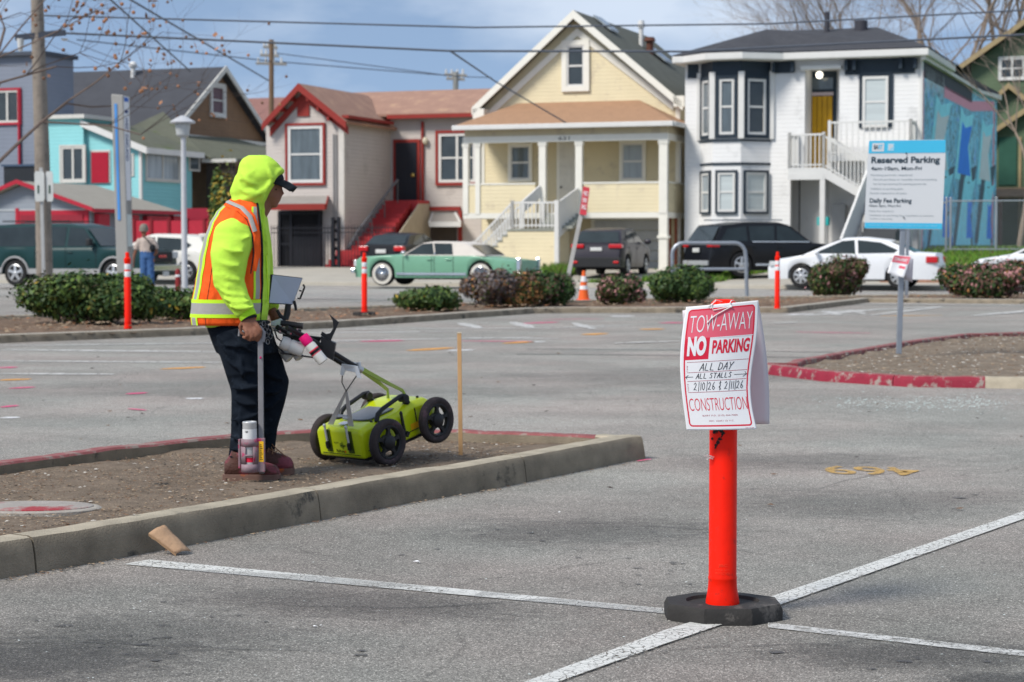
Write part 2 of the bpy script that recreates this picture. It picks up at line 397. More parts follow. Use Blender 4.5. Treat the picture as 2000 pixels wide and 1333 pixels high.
# street kerb on the far side
b = MB(); b.rings([[us(u, s, z) for s, z in ((58.4, 0), (58.42, .12), (58.46, .14), (58.62, .14), (58.62, 0))] for u in range(-60, 61, 6)], True, True)
struct(b.build('street_kerb', CONC_L))
# patches of grass on the far yards
GR = [M('grass_%s' % n, c, .8, var=.4, vs=3) for n, c in (('mid', (.09, .19, .025)), ('bright', (.15, .28, .03)), ('dull', (.12, .15, .04)))]
def grass(name, area, n, h=.16, w=.03, seed=1):
    rnd = random.Random(seed); b = MB()
    for _ in range(n):
        u, s = area(rnd); z = yard_z(u, s); a = rnd.random()*pi; p = us(u, s, z-.01); d = Vector((cos(a), sin(a), 0))*w; hh = h*rnd.uniform(.5, 1.3)
        t = Vector((rnd.uniform(-.5, .5)*hh, rnd.uniform(-.5, .5)*hh, hh))
        b.add([p-d, p+d, p+t], [(0, 1, 2)], rnd.choice((0, 0, 1, 2)))
    o = b.build(name, GR, smooth=0); o['kind'] = 'stuff'; return o
def lawn(name, us_, mat, dz=.02):
    (u0, u1), (s0, s1) = us_; b = MB(); nu = max(2, int((u1-u0)/.7)); ns = max(2, int((s1-s0)/.7))
    b.rings([[us(u0+(u1-u0)*i/nu, s0+(s1-s0)*j/ns, yard_z(u0+(u1-u0)*i/nu, s0+(s1-s0)*j/ns)+dz+.03*noise.noise(Vector((i*.5, j*.5, 1)))) for i in range(nu+1)] for j in range(ns+1)], False, False)
    return struct(b.build(name, mat, smooth=60))
LAWN = M('lawn_soil', (.1, .19, .03), .9, var=.4, vs=1.2, bump=.6, bs=20, c2=(.17, .16, .06), mix2=.4, s2=1.5)
def lawn_z(u, s): return .42+.75*max(0, min(1, (s-61.6)/9))
b = MB(); b.rings([[us(u, s, lawn_z(u, s)-.02) for u in (-10.25, -6, 0, 10, 40)] for s in (61.6, 64, 67, 70.6, 100)], False, False)
struct(b.build('lawn', LAWN, smooth=60))
b = MB(); b.box((-10.3, 61.3, -.2), (40, 61.62, .43)); b.v = [us(v.x, v.y, v.z) for v in b.v]
tag(b.build('edging_wall', M('terracotta_edging', (.36, .2, .14), .85, var=.4, vs=2), smooth=0), 'low terracotta edging wall holding up the lawn beside the white cars', 'wall')
def gr2(r): u, s = r.uniform(-10.25, 8), r.uniform(61.7, 76); return u, s
_yz = yard_z
def yard_z(u, s): return lawn_z(u, s) if u > -10.3 and s > 61.6 else _yz(u, s)
grass('grass', gr2, 16000, .15, .035)
lawn('grass_verge', ((-17.8, -15.3), (60.4, 68)), LAWN)
grass('verge_grass', lambda r: (r.uniform(-17.9, -15.2), r.uniform(60.4, 68)), 3500, .2, seed=3)
grass('weeds', lambda r: (r.uniform(-22.3, -21.2), r.uniform(62.5, 65.5)), 1300, .38, seed=4)
grass('kerb_weeds', lambda r: (r.uniform(-19.2, -17.6), r.uniform(59.2, 60.4)), 300, .12, seed=5)

# ---------------- painted markings ----------------
WH = paint('white_line_paint', (.66, .66, .62), .36)
WH2 = paint('worn_white_line_paint', (.6, .6, .57), .47)
def strip4(name, pts, mat, z=.004):
    b = MB(); q = [G(*p) for p in pts]; n = 12
    rs = [[(q[0].lerp(q[1], k/n))+Vector((0, 0, z)), (q[3].lerp(q[2], k/n))+Vector((0, 0, z))] for k in range(n+1)]
    b.rings(rs, False, False); return struct(b.build(name, mat, smooth=0))
strip4('stall_line', [(240,1104),(1320,1202.5),(1320,1192.5),(292,1095)], WH)
strip4('worn_stall_line', [(1500,1228),(2120,1298),(2120,1287),(1500,1218)], WH2)
strip4('long_stall_line', [(1010,1344),(2060,995),(2060,978),(925,1348)], WH, .0042) if 0 else None
q = [(1033,1333),(1300,1234),(1485,1176),(2000,1001)]; q2 = [(1098,1333),(1300,1261),(1531,1182),(2000,1016)]
b = MB(); a_ = [G(*p) for p in q]; c_ = [G(*p) for p in q2]
a_ = [a_[0]+(a_[0]-a_[1])*.4]+a_+[a_[-1]+(a_[-1]-a_[-2])*.3]; c_ = [c_[0]+(c_[0]-c_[1])*.4]+c_+[c_[-1]+(c_[-1]-c_[-2])*.3]
b.rings([[x+Vector((0, 0, .0065)), y+Vector((0, 0, .0065))] for x, y in zip(a_, c_)], False, False)
struct(b.build('diagonal_stall_line', WH, smooth=0))
# stall number 469, read from the other side
YE = paint('yellow_number_paint', (.58, .35, .08), .45, 60)
def gmap(o, ex, ey): return lambda x, y: o+ex*x+ey*y
o_ = G(1797, 914); ex = (G(1612, 914)-G(1797, 931)); ey = Vector((.16, -.72, 0))
b = MB()
n0 = G(1795, 921); nx = (G(1612, 921)-G(1795, 921)); ny = Vector((0, -.42, 0))
fit_text(b, '469', lambda x, y: n0+nx*x+ny*(y-.5)+Vector((0, .1*(x-.5), .005)), 0, 1, 0, 1, bold=.014)
struct(b.build('stall_number', YE, smooth=0))
# faded lines and survey paint in the far bays
FW = paint('faded_far_line_paint', (.62, .61, .58), .42, 5); 
PK = paint('pink_survey_paint', (.85, .05, .22), .42, 40); OR = paint('orange_survey_paint', (.8, .36, .04), .42, 40); WS = paint('white_survey_paint', (.85, .85, .85), .38, 40); RS = paint('red_survey_paint', (.8, .03, .02), .4, 40)
def streaks(name, mat, L):
    b = MB()
    for k, (x0, y0, x1, y1, t) in enumerate(L):
        p0 = G(x0, y0); p1 = G(x1, y1); n = 6; zz = .0045+.00035*k; rs = []
        d = (p1-p0); pn = Vector((-d.y, d.x, 0)).normalized()
        for i in range(n+1):
            c = p0.lerp(p1, i/n); ww = t*(.45+.55*sin(pi*i/n)+.15*random.uniform(-1, 1)); rs.append([c-pn*ww/2+Vector((0, 0, zz)), c+pn*ww/2+Vector((0, 0, zz))])
        b.rings(rs, False, False)
    return struct(b.build(name, mat, smooth=0))
streaks('faded_bay_lines', FW, [(0,684,440,688,.28),(0,706,440,709,.2),(0,731,225,732,.2),(0,676,700,668,.2),(560,652,900,648,.22),(900,660,1100,663,.2),(560,668,1040,660,.2),(600,645,1240,640,.2),(1100,640,1230,637,.18),
    (900,632,935,642,.25),(1000,630,1040,642,.25),(1120,632,1160,644,.22),(1570,618,1730,604,.3),(1560,615,1700,617,.2),(1590,612,1830,600,.25),(1700,617,1840,600,.25),(1620,611,1640,617,.2),(1660,607,1690,615,.2),
    (1900,618,2060,604,.35),(1200,672,1330,668,.2),(1510,633,1560,631,.2),(660,590,760,588,.5),(560,585,1100,580,.3)])
streaks('pink_survey_marks', PK, [(0,797,34,793,.09),(18,760,68,757,.1),(248,771,288,768,.12),(0,720,30,718,.15),(705,668,785,666,.28),(900,667,1040,668,.12),(1020,633,1090,630,.25),(1290,632,1340,631,.3),(250,800,285,803,.05),(1245,903,1272,899,.035),(1555,650,1700,652,.12),(1060,625,1180,624,.12)])
streaks('orange_survey_marks', OR, [(0,744,60,741,.18),(315,722,400,718,.22),(800,686,880,680,.28),(985,672,1040,668,.25),(1145,655,1180,652,.3),(1255,645,1290,643,.3),(1720,618,1840,617,.2)])
streaks('white_survey_marks', WS, [(0,818,38,816,.12),(365,779,395,780,.14),(875,686,925,684,.2),(1030,669,1065,668,.2),(1195,619,1235,618,.4),(1540,616,1585,614,.4),(1610,609,1640,611,.3),(1000,601,1003,603,.1)])
# dark sealed and oily patches worn into the asphalt (they stay put whatever the light)
def stain(c, rx, ry, rz, dark, seed, thr=.45):
    m = bpy.data.materials.new('dark_stain'); m.use_nodes = True; nt = m.node_tree; L = nt.links.new; p = nt.nodes['Principled BSDF']; p.inputs['Base Color'].default_value = (.035, .035, .037, 1); p.inputs['Roughness'].default_value = .8
    tc = N(nt, 'ShaderNodeTexCoord'); g = N(nt, 'ShaderNodeTexGradient', gradient_type='SPHERICAL'); L(tc.outputs['Object'], g.inputs[0])
    mp_ = N(nt, 'ShaderNodeMapping', i={1: (seed, 0, 0), 3: (1.2, 2.4, 1)}); L(tc.outputs['Object'], mp_.inputs[0])
    n1 = N(nt, 'ShaderNodeTexNoise', i={'Scale': 5.5, 'Detail': 12, 'Roughness': .85}); L(mp_.outputs[0], n1.inputs['Vector'])
    a = N(nt, 'ShaderNodeMath', operation='MULTIPLY_ADD', i={1: .34}); L(g.outputs['Fac'], a.inputs[0]); L(n1.outputs['Fac'], a.inputs[2])
    r = N(nt, 'ShaderNodeMapRange', i={1: .60, 2: .74, 3: 0, 4: dark}); L(a.outputs[0], r.inputs[0])
    k = N(nt, 'ShaderNodeMapRange', i={1: 0, 2: .25}); L(g.outputs['Fac'], k.inputs[0]); q = N(nt, 'ShaderNodeMath', operation='MULTIPLY'); L(r.outputs[0], q.inputs[0]); L(k.outputs[0], q.inputs[1]); L(q.outputs[0], p.inputs['Alpha'])
    b = MB(); b.add([(-1, -1, 0), (1, -1, 0), (1, 1, 0), (-1, 1, 0)], [(0, 1, 2, 3)]); o = b.build('oil_stain', m, smooth=0); o.location = (c.x, c.y, .0022+.0003*(seed % 7)); o.scale = (rx, ry, 1); o.rotation_euler = (0, 0, rz); return struct(o)
for i, (px, py, rx, ry, rz, dk) in enumerate(((1150, 1040, 1.1, .8, .1, .24), (330, 1235, .9, .6, -.2, .22), (1700, 985, 1.2, 1.0, .2, .16), (60, 1290, .9, .6, 0, .4), (1780, 1280, .8, .4, 0, .35), (700, 1180, 1.1, .5, -.3, .28), (1300, 735, 3, 2.2, .2, .14), (560, 760, 3.5, 2., 0, .14), (1950, 1330, .35, .2, 0, .45), (1560, 900, 1.4, .8, 0, .2))):
    stain(G(px, py), rx, ry, rz, dk, i+1)
# cracks, oil drips and a faint tyre arc
DKA = paint('dark_crack', (.045, .043, .04), .3, 50); DRP = paint('oil_drip', (.085, .08, .075), .46, 30); TYM = paint('tyre_mark', (.07, .066, .062), .5, 60)
rnd = random.Random(44); b = MB()
for (px, py, a0, n, wd) in ((520, 1180, .3, 16, .0035), (900, 1010, -.2, 18, .003), (1150, 1290, .5, 12, .003), (1650, 1110, 2.6, 16, .0035), (120, 1250, .2, 12, .003), (1500, 960, .1, 20, .004), (700, 790, .05, 26, .006), (1050, 760, -.1, 26, .007), (1350, 900, .4, 14, .004)):
    p = G(px, py); a = a0; L_ = []
    for k in range(n): L_.append((p.copy(), wd*(.4+.6*sin(pi*(k+.5)/n))*rnd.uniform(.6, 1.3))); a += rnd.gauss(0, .45); a = a0+(a-a0)*.8; p = p+Vector((cos(a), sin(a), 0))*rnd.uniform(.05, .11)*(1+p.y*.03)
    b.rings([[q+Vector((0, -w_, .0035)), q+Vector((0, w_, .0035))] for q, w_ in L_], False, False)
struct(b.build('asphalt_cracks', DKA, smooth=0))
b = MB()
for _ in range(150):
    cx_, cy_ = rnd.choice(((1150, 1040), (330, 1235), (1700, 985), (1000, 1060), (1780, 1280), (500, 1270), (1300, 1120))); p = G(cx_+rnd.gauss(0, 130), min(1330, cy_+rnd.gauss(0, 24))); s_ = abs(rnd.gauss(0, .0065))+.002; k = 8
    b.poly([p+Vector((s_*1.6*rnd.uniform(.6, 1.2)*cos(2*pi*i/k), s_*rnd.uniform(.6, 1.2)*sin(2*pi*i/k), .0038)) for i in range(k)])
struct(b.build('oil_drips', DRP, smooth=0))
b = MB()
for dr in (0, 1.5):
    c_ = G(1220, 640); R_ = 9+dr; b.rings([[c_+Vector((-2.5+(R_+w_)*cos(t), -15+(R_+w_)*.8*sin(t), .0036)) for w_ in (-.07, .07)] for t in [R(25+60*i/30) for i in range(31)]], False, False)
struct(b.build('tyre_arcs', TYM, smooth=0))
# ---------------- litter and leaves ----------------
def scatter(name, mats, n, area, size, z, label=None, seed=0, flat=.3, cat=None):
    rnd = random.Random(seed); b = MB()
    for _ in range(n):
        x, y = area(rnd); s = size*rnd.uniform(.4, 1.5); a = rnd.random()*6.3; k = rnd.randint(4, 6)
        pts = []
        for i in range(k):
            t = a+2*pi*i/k; rr = s*rnd.uniform(.55, 1); pts.append(Vector((x+rr*cos(t), y+rr*.6*sin(t), z+s*flat*rnd.random()+.003)))
        b.poly(pts, rnd.randrange(len(mats)))
        c = sum(pts, Vector())/k; b.add([p for p in pts]+[c+Vector((0, 0, s*.3*rnd.random()))], [(i, (i+1) % k, k) for i in range(k)], b.mi[-1])
    o = b.build(name, mats, smooth=0); o['kind'] = 'stuff'; return o
def inpoly(poly):
    x0 = min(p.x for p in poly); x1 = max(p.x for p in poly); y0 = min(p.y for p in poly); y1 = max(p.y for p in poly)
    def f(r):
        while 1:
            x = r.uniform(x0, x1); y = r.uniform(y0, y1); c = False
            for i in range(len(poly)):
                a, q = poly[i], poly[i-1]
                if (a.y > y) != (q.y > y) and x < (q.x-a.x)*(y-a.y)/(q.y-a.y)+a.x: c = not c
            if c: return x, y
    return f
CHIP = [M('chip_pale', (.5, .47, .42), .8), M('chip_brown', (.17, .1, .06), .9), M('chip_tan', (.33, .25, .17), .9), M('chip_dark', (.05, .045, .04), .9)]
scatter('dirt_chips', [CHIP[1], CHIP[2], CHIP[3], CHIP[2], CHIP[1]], 9000, inpoly(offset_poly(ISL, .19)), .009, .072, seed=1)
scatter('pale_dirt_chips', [CHIP[0]], 260, inpoly(offset_poly(ISL, .19)), .012, .074, seed=2)
scatter('island_chips', [CHIP[2], CHIP[1], CHIP[0]], 1500, inpoly(offset_poly(RI, .19)), .02, .08, seed=3)
scatter('mulch_leaves', [CHIP[1], CHIP[2], M('leaf_rust', (.35, .16, .08), .9), CHIP[2]], 2600, inpoly(offset_poly(strip, .3)), .04, .13, seed=4)
LEAF = [M('dead_leaf', (.16, .09, .05), .8), M('dead_leaf_dark', (.05, .035, .03), .8)]
def road_area(r):
    p = G(r.uniform(0, 2000), r.choice([r.uniform(625, 840), r.uniform(760, 1000)])); return p.x, p.y
scatter('fallen_leaves', LEAF, 110, road_area, .022, .002, seed=5)
scatter('asphalt_grit', [CHIP[0], M('glass_grit', (.6, .66, .64), .3)], 420, lambda r: (lambda p: (p.x, p.y))(G(r.uniform(0, 2000), r.uniform(780, 1330))), .0045, .001, seed=6)
scatter('broken_glass', [M('glass_grit2', (.55, .63, .6), .25)], 900, lambda r: (lambda p: (p.x, p.y))(G(r.triangular(1540, 2000, 1900), r.gauss(788, 9))), .01, .001, seed=7)
scatter('gutter_leaves', [LEAF[0], CHIP[3], CHIP[2]], 330, lambda r: (lambda k, i: (isl[i].x+(isl[i+1].x-isl[i].x)*k+abs(r.gauss(0, .03))+.01, isl[i].y+(isl[i+1].y-isl[i].y)*k-abs(r.gauss(0, .03))))(r.random(), r.choice([1, 2, 3, 4, 5])), .009, .002, seed=8)
# ---------------- houses ----------------
class Fr:
    """local frame of a facade: x along it, y back from it, z up; all sizes measured from the photograph"""
    def __init__(s, px, z0, s0, th=TH):
        s.th = th; s.d = Vector((cos(th), -sin(th), 0)); s.n = Vector((sin(th), cos(th), 0)); s.s0 = s0; s.z0 = z0; s.u0 = 0
        s.u0 = s.loc(px, 482)[0]
        s.root = s.d*s.u0 + s.n*s0 + Vector((0, 0, z0))
    def loc(s, px, py, dep=0.):
        r = ray(px, py); k = (s.s0+dep)/r.dot(s.n); p = r*k
        return p.dot(s.d)-s.u0, p.z+CH-s.z0
    def x(s, px, dep=0.): return s.loc(px, 482, dep)[0]
    def z(s, px, py, dep=0.): return s.loc(px, py, dep)[1]
    def rect(s, x0, y0, x1, y1, dep=0.):
        a = s.loc(x0, y1, dep); b = s.loc(x1, y0, dep); return a[0], a[1], b[0], b[1]
WHT = M('white_trim', (.66, .655, .63), .55, var=.06, vs=2)
GLD = glass('dark_window_glass', (.035, .045, .05)); GLC = glass('curtained_glass', (.3, .34, .36), .15, (5, 5, .25), .45); GLM = glass('grey_window_glass', (.10, .125, .14), .1, (3, 3, .5), .5); GLP = glass('pale_blind_glass', (.5, .55, .55), .2, (.3, .3, 6), .2)
BLK = M('black_metal', (.018, .018, .02), .5); DKV = M('dark_void', (.02, .02, .022), .9)
def wall_box(b, x0, x1, y0, y1, z0, z1, m=0): b.box((x0, y0, z0), (x1, y1, z1), m)
def window(par, x0, z0, x1, z1, y=0., fw=.09, frame=WHT, pane=GLD, mid=True, outer=None, ow=.12, vert=0, d=.06, label=None, T=None, split=.5):
    """frame stands proud of the wall; one pane as a sub-part"""
    b = MB(); b.T = T
    def fr(x0, z0, x1, z1, w, ya, yb, m):
        b.box((x0, ya, z0), (x0+w, yb, z1), m); b.box((x1-w, ya, z0), (x1, yb, z1), m)
        b.box((x0+w, ya, z0), (x1-w, yb, z0+w), m); b.box((x0+w, ya, z1-w), (x1-w, yb, z1), m)
    if outer:
        fr(x0, z0, x1, z1, ow, y-d, y+.02, 1); x0 += ow; x1 -= ow; z0 += ow; z1 -= ow
    fr(x0, z0, x1, z1, fw, y-d*.7, y+.02, 0)
    if mid: zm = z0+(z1-z0)*split; b.box((x0+fw, y-d*.5, zm-.035), (x1-fw, y+.01, zm+.035), 0)
    for k in range(vert): xm = x0+(x1-x0)*(k+1)/(vert+1); b.box((xm-.05, y-d*.52, z0+fw), (xm+.05, y+.01, z1-fw), 0)
    w = b.build('window', [frame, outer or frame], par, smooth=0)
    p = MB(); p.T = T; p.box((x0+fw*.6, y-.015, z0+fw*.6), (x1-fw*.6, y+.01, z1-fw*.6)); q = p.build('pane', pane, w, smooth=0)
    if label: w['label'] = label
    return w
def railing(par, p0, p1, h=.95, gap=.13, mat=WHT, post=.05, bal=.018, name='railing', rail=.035):
    b = MB(); p0 = Vector(p0); p1 = Vector(p1); L = (p1-p0).length; up = Vector((0, 0, 1))
    b.rod(p0+up*h, p1+up*h, rail*2, rail*1.6); b.rod(p0+up*.1, p1+up*.1, rail*1.4)
    n = max(1, int(L/gap))
    for i in range(n+1):
        q = p0.lerp(p1, i/n); r = post if i in (0, n) else bal
        b.box((q.x-r, q.y-r, q.z), (q.x+r, q.y+r, q.z+h+(.08 if i in (0, n) else -.01)))
    return b.build(name, mat, par, smooth=0)
def gable_roof(par, x0, x1, yf, yb, ze, za, xa=None, mat=None, t=.16, trim=None, tw=.26, name='roof', ov=0.):
    """roof with ridge running back (along y)"""
    xa = (x0+x1)/2 if xa is None else xa
    b = MB()
    for xe in (x0, x1):
        nn = Vector((-(za-ze), 0, (xa-xe))) if xe < xa else Vector(((za-ze), 0, (xe-xa))); nn.normalize()
        b.slab([(xe, yf, ze), (xa, yf, za), (xa, yb, za), (xe, yb, ze)], -nn*t)
    r = b.build(name, mat, par, smooth=0)
    if trim:
        c = MB()
        for xe in (x0, x1): c.slab([(xe, yf-.05, ze-.02), (xa, yf-.05, za-.0), (xa, yf-.05, za-tw), (xe, yf-.05, ze-tw)], (0, .06, 0))
        c.build('bargeboard', trim, par, smooth=0)
    return r

# ============ cream yellow house ============
YW = M('cream_siding', (.67, .585, .39), .7, var=.09, vs=.8, c2=(.57, .49, .34), mix2=.4, s2=1.1, siding=.14, bump=.1); YT = M('cream_trim_white', (.78, .76, .68), .6, var=.05)
f = Fr(905, .42, 69.5); PD = 2.4
ye = thing('yellow_house', 'pale yellow clapboard house with a steep front gable and a tan porch roof', 'house', f.root, -TH)
xl, xr = 0, f.x(1303); wl, wr = f.x(941, PD), f.x(1326, PD)
zf = f.z(1100, 418); zb = f.z(1100, 277); zt = f.z(1100, 250)
b = MB(); zw = f.z(1326, 205, PD); za = f.z(1120, 40, PD); xa = f.x(1122, PD)
b.box((wl, PD, -.3), (wr, PD+10, zw)); b.prism([(wl, zw), (wr, zw), (xa, za)], PD, PD+10)
# side and lower walls of the porch
b.box((xl, 0, -.3), (wl+.2, .12, zf-.1)) if 0 else None
b.build('wall', YW, ye, smooth=0)
b = MB(); pw = f.z(1100, 360)
b.box((.12, .0, zf+.05), (f.x(1045), .12, pw)); b.box((f.x(1140), 0, zf+.05), (xr-.1, .12, pw)); b.box((xr-.12, .14, zf+.05), (xr, PD, pw))
b.box((.05, .02, zb+.18), (xr, PD, zt+.12)); b.build('porch_wall', YW, ye, smooth=0)
b = MB(); b.box((0, -.03, zf-.16), (xr+.02, PD, zf+.04)); b.build('porch_floor', YT, ye, smooth=0)
b = MB(); b.box((0, -.04, zb), (xr+.03, .16, zb+.24)); b.box((xr-.13, .16, zb), (xr+.03, PD, zb+.24)); b.box((.1, -.02, pw), (f.x(1045), .14, pw+.06)); b.box((f.x(1138), -.02, pw), (xr, .14, pw+.06)); b.box((xr-.14, .14, pw), (xr+.02, PD, pw+.06)); b.build('porch_beam', YT, ye, smooth=0)
for a, c in ((905, 915), (929, 938), (1053, 1066), (1124, 1137), (1287, 1303)):
    b = MB(); x0, x1 = f.x(a), f.x(c); b.box((x0, -.05, zf), (x1, .16, zb)); b.box((x0-.03, -.07, zb-.14), (x1+.03, .18, zb)); b.build('porch_post', YT, ye, smooth=0)
b = MB(); b.box((f.x(1287), -.04, -.35), (f.x(1303), .2, zf-.16)); b.box((f.x(1287)-.05, -.08, 1.15), (f.x(1303)+.05, .24, 1.25)); b.build('column', YT, ye, smooth=0)
b = MB(); b.box((wr-.14, PD-.03, -.3), (wr+.02, PD+.1, zw)); b.box((wl, PD-.03, zf), (wl+.12, PD+.05, zw)); b.build('corner_board', YT, ye, smooth=0)
# porch roof (hipped at both ends)
TAN = M('tan_shingles', (.36, .215, .13), .9, var=.12, vs=3, bump=.6, bs=30, c2=(.28, .17, .11), mix2=.4, s2=9)
ze = f.z(1100, 243); z2 = f.z(1130, 199, PD); a0, a1 = -.25, xr+.3; t0, t1 = f.x(1012, PD), f.x(1248, PD)
b = MB(); b.poly([(a0, -.35, ze), (a1, -.35, ze), (t1, PD, z2), (t0, PD, z2)]); b.poly([(a1, -.35, ze), (a1, PD+.3, ze), (t1, PD, z2)]); b.poly([(a0, PD+.3, ze), (a0, -.35, ze), (t0, PD, z2)]); b.poly([(a0, -.35, ze-.03), (a0, PD+.3, ze-.03), (a1, PD+.3, ze-.03), (a1, -.35, ze-.03)])
b.build('porch_roof', TAN, ye, smooth=0)
b = MB(); b.box((a0-.03, -.48, ze-.17), (a1+.03, -.34, ze+.01)); b.box((a1, -.34, ze-.17), (a1+.1, PD, ze)); b.build('gutter', WHT, ye, smooth=0, bevel=.02)
GRR = M('grey_green_shingles', (.115, .12, .10), .9, var=.2, vs=2, bump=.6, bs=25, c2=(.17, .165, .14), mix2=.35, s2=5)
el = f.loc(922, 208, PD-.5); er = f.loc(1334, 190, PD-.5); ap = f.loc(1120, 20, PD-.5)
rf_ = gable_roof(ye, el[0], er[0], PD-.5, PD+9.6, (el[1]+er[1])/2-.1, ap[1], ap[0], GRR, .18, YT, .32)
b = MB(); sz = .75
for (xe, ze_) in ((el[0]+.5, el[1]-.1), (er[0]-.5, er[1]-.1)):
    b.slab([(xe, PD-.06, ze_-.05), (ap[0], PD-.06, ap[1]-.62), (ap[0], PD-.06, ap[1]-.92), (xe, PD-.06, ze_-.35)], (0, .05, 0))
b.box((el[0]+.05, PD-.55, el[1]-.55), (el[0]+.5, PD+.1, el[1]-.1)); b.box((er[0]-.35, PD-.55, er[1]-.35), (er[0]+.05, PD+.1, er[1]+.05)); b.build('rake_board', YT, ye, smooth=0)
for k, (px, py, dep) in enumerate(((1182, 52, 4.5), (1288, 78, 8.2))):
    X = f.x(px, dep); hz = ap[1]-(X-ap[0])*(ap[1]-er[1])/(er[0]-ap[0]); b = MB(); sl_ = (ap[1]-er[1])/(er[0]-ap[0])
    b.slab([(X-.35, dep-.5, hz+.35*sl_+.06), (X+.35, dep-.5, hz-.35*sl_+.06), (X+.35, dep+.6, hz-.35*sl_+.06), (X-.35, dep+.6, hz+.35*sl_+.06)], (0, 0, .08)); b.build('skylight', GLC, rf_, smooth=0)
for px, dep, r, h, mt in ((1251, 7.5, .13, .95, WHT), (1268, 7.6, .2, .55, M('rust_brown_vent', (.12, .05, .035), .8))):
    X = f.x(px, dep); hz = ap[1]-(X-ap[0])*(ap[1]-er[1])/(er[0]-ap[0]); b = MB(); b.cyl((X, dep, hz-.2), (X, dep, hz+h*.75), r*.7); b.cyl((X, dep, hz+h*.72), (X, dep, hz+h), r*1.2, r*.9); b.build('roof_vent', mt, rf_)
r = f.rect(1098, 78, 1152, 180, PD); window(ye, r[0], r[1], r[2], r[3], PD, .07, WHT, GLD, True, YT, .2, d=.1)
r = f.rect(993, 280, 1040, 356, PD); window(ye, *r, PD, .06, WHT, GLM, True, YT, .1)
r = f.rect(1210, 275, 1262, 356, PD); window(ye, *r, PD, .06, WHT, GLC, True, YT, .1)
r = f.rect(1088, 274, 1128, 418, PD); b = MB(); b.box((r[0], PD-.06, r[1]), (r[2], PD+.02, r[3])); b.build('door_frame', YT, ye, smooth=0)
b = MB(); b.box((r[0]+.12, PD-.1, r[1]), (r[2]-.08, PD-.05, r[3]-.1))
for zz in (.25, 1.1): b.box((r[0]+.25, PD-.115, r[1]+zz), (r[2]-.2, PD-.099, r[1]+zz+.7))
dr = b.build('front_door', M('ivory_door', (.62, .6, .54), .5), ye, smooth=0, bevel=.01)
b = MB(); b.cyl((r[0]+.2, PD-.16, r[1]+1.0), (r[0]+.2, PD-.1, r[1]+1.0), .035); b.build('handle', BLK, dr)
# garage
r = f.rect(1162, 430, 1290, 530, PD); b = MB()
for i in range(5): z0_ = r[1]+(r[3]-r[1])*i/5; b.box((r[0], PD-.05, z0_+.012), (r[2], PD+.02, z0_+(r[3]-r[1])/5-.012))
b.build('garage_door', M('pale_grey_garage_door', (.5, .52, .53), .5), ye, smooth=0, bevel=.01)
b = MB(); b.box((r[0]-.14, PD-.07, r[1]), (r[0], PD+.01, r[3]+.12)); b.box((r[0], PD-.07, r[3]), (r[2], PD+.01, r[3]+.12)); b.build('garage_frame', YT, ye, smooth=0)
for px in (1308, 1320):
    b = MB(); X = f.x(px, 1.6); b.cyl((X, 1.6, -.3), (X, 1.6, f.z(px, 420, 1.6)), .06); b.build('drain_pipe', M('rust_pipe', (.25, .08, .045), .7), ye)
b = MB(); X = wr+.06; b.cyl((X, PD-.1, f.z(1330, 250, PD)), (X, PD-.1, -.3), .05); b.build('drain_pipe', WHT, ye)
# house number on the beam
b = MB(); fit_text(b, '631', lambda x, y: (x, -.045, y), f.x(1091), f.x(1113), zb+.05, zb+.19, bold=.02); b.build('house_number', M('grey_number', (.2, .19, .17), .5), ye, smooth=0)
# ---- stair: flight along the front, landing, flight up to the porch ----
SY = -1.7
lz = f.z(1040, 446, SY); Lx0, Lx1 = f.x(1000, SY), f.x(1087, SY); bx = f.x(925, SY)
b = MB(); b.box((Lx0, SY+.03, -.35), (Lx1-.06, -.1, lz-.1)); n = 8; 
for i in range(n):
    xa_ = bx+(Lx0-bx)*i/n; xb_ = bx+(Lx0-bx)*(i+1)/n; zz = lz*(i+1)/n-.04; b.box((xa_, SY+.03, -.35), (xb_, SY+1.15, zz-.06))
b.build('stair_base', YW, ye, smooth=0)
b = MB()
for i in range(n): xa_ = bx+(Lx0-bx)*i/n; xb_ = bx+(Lx0-bx)*(i+1)/n; zz = lz*(i+1)/n; b.box((xa_-.03, SY, zz-.1), (xb_, SY+1.2, zz-.05))
b.box((Lx0-.02, SY, lz-.1), (Lx1, -.05, lz-.03))
zz0, zz1 = lz, zf; m_ = 5
for i in range(m_): b.box((f.x(1062, -.8), -.1-.26*(m_-i), lz+(zz1-zz0)*i/m_-.02), (f.x(1128, -.8), -.1-.26*(m_-i)+.28, lz+(zz1-zz0)*(i+1)/m_-.02))
b.build('stair_treads', M('worn_grey_tread', (.3, .31, .27), .8), ye, smooth=0)
railing(ye, (bx, SY+.04, .05), (Lx0, SY+.04, lz), .92, .14)
railing(ye, (bx, SY+1.1, .05), (Lx0, SY+1.1, lz), .92, .14)
railing(ye, (Lx0, SY+.04, lz), (Lx1-.04, SY+.04, lz), .92, .14)
b = MB(); b.box((Lx1-.08, SY-.03, -.4), (Lx1+.08, SY+.13, lz+1.0)); b.box((f.x(1062), -.3, lz), (f.x(1062)+.12, -.15, lz+.95)); b.build('newel_post', WHT, ye, smooth=0)
b = MB(); X = Lx1+.0
b.slab([(X, SY+.1, lz-.35), (X, SY+.1, lz+.95), (X+.25, -.12, zf+.95), (X+.25, -.12, zf-.2)], (.07, 0, 0))
X = f.x(1040, -.8); b.slab([(X-.35, SY+.7, lz+.55), (X-.35, SY+.7, lz+1.0), (X, -.1, zf+1.05), (X, -.1, zf+.6)], (.07, 0, 0)); b.build('stair_side_panel', WHT, ye, smooth=0)
YF = f

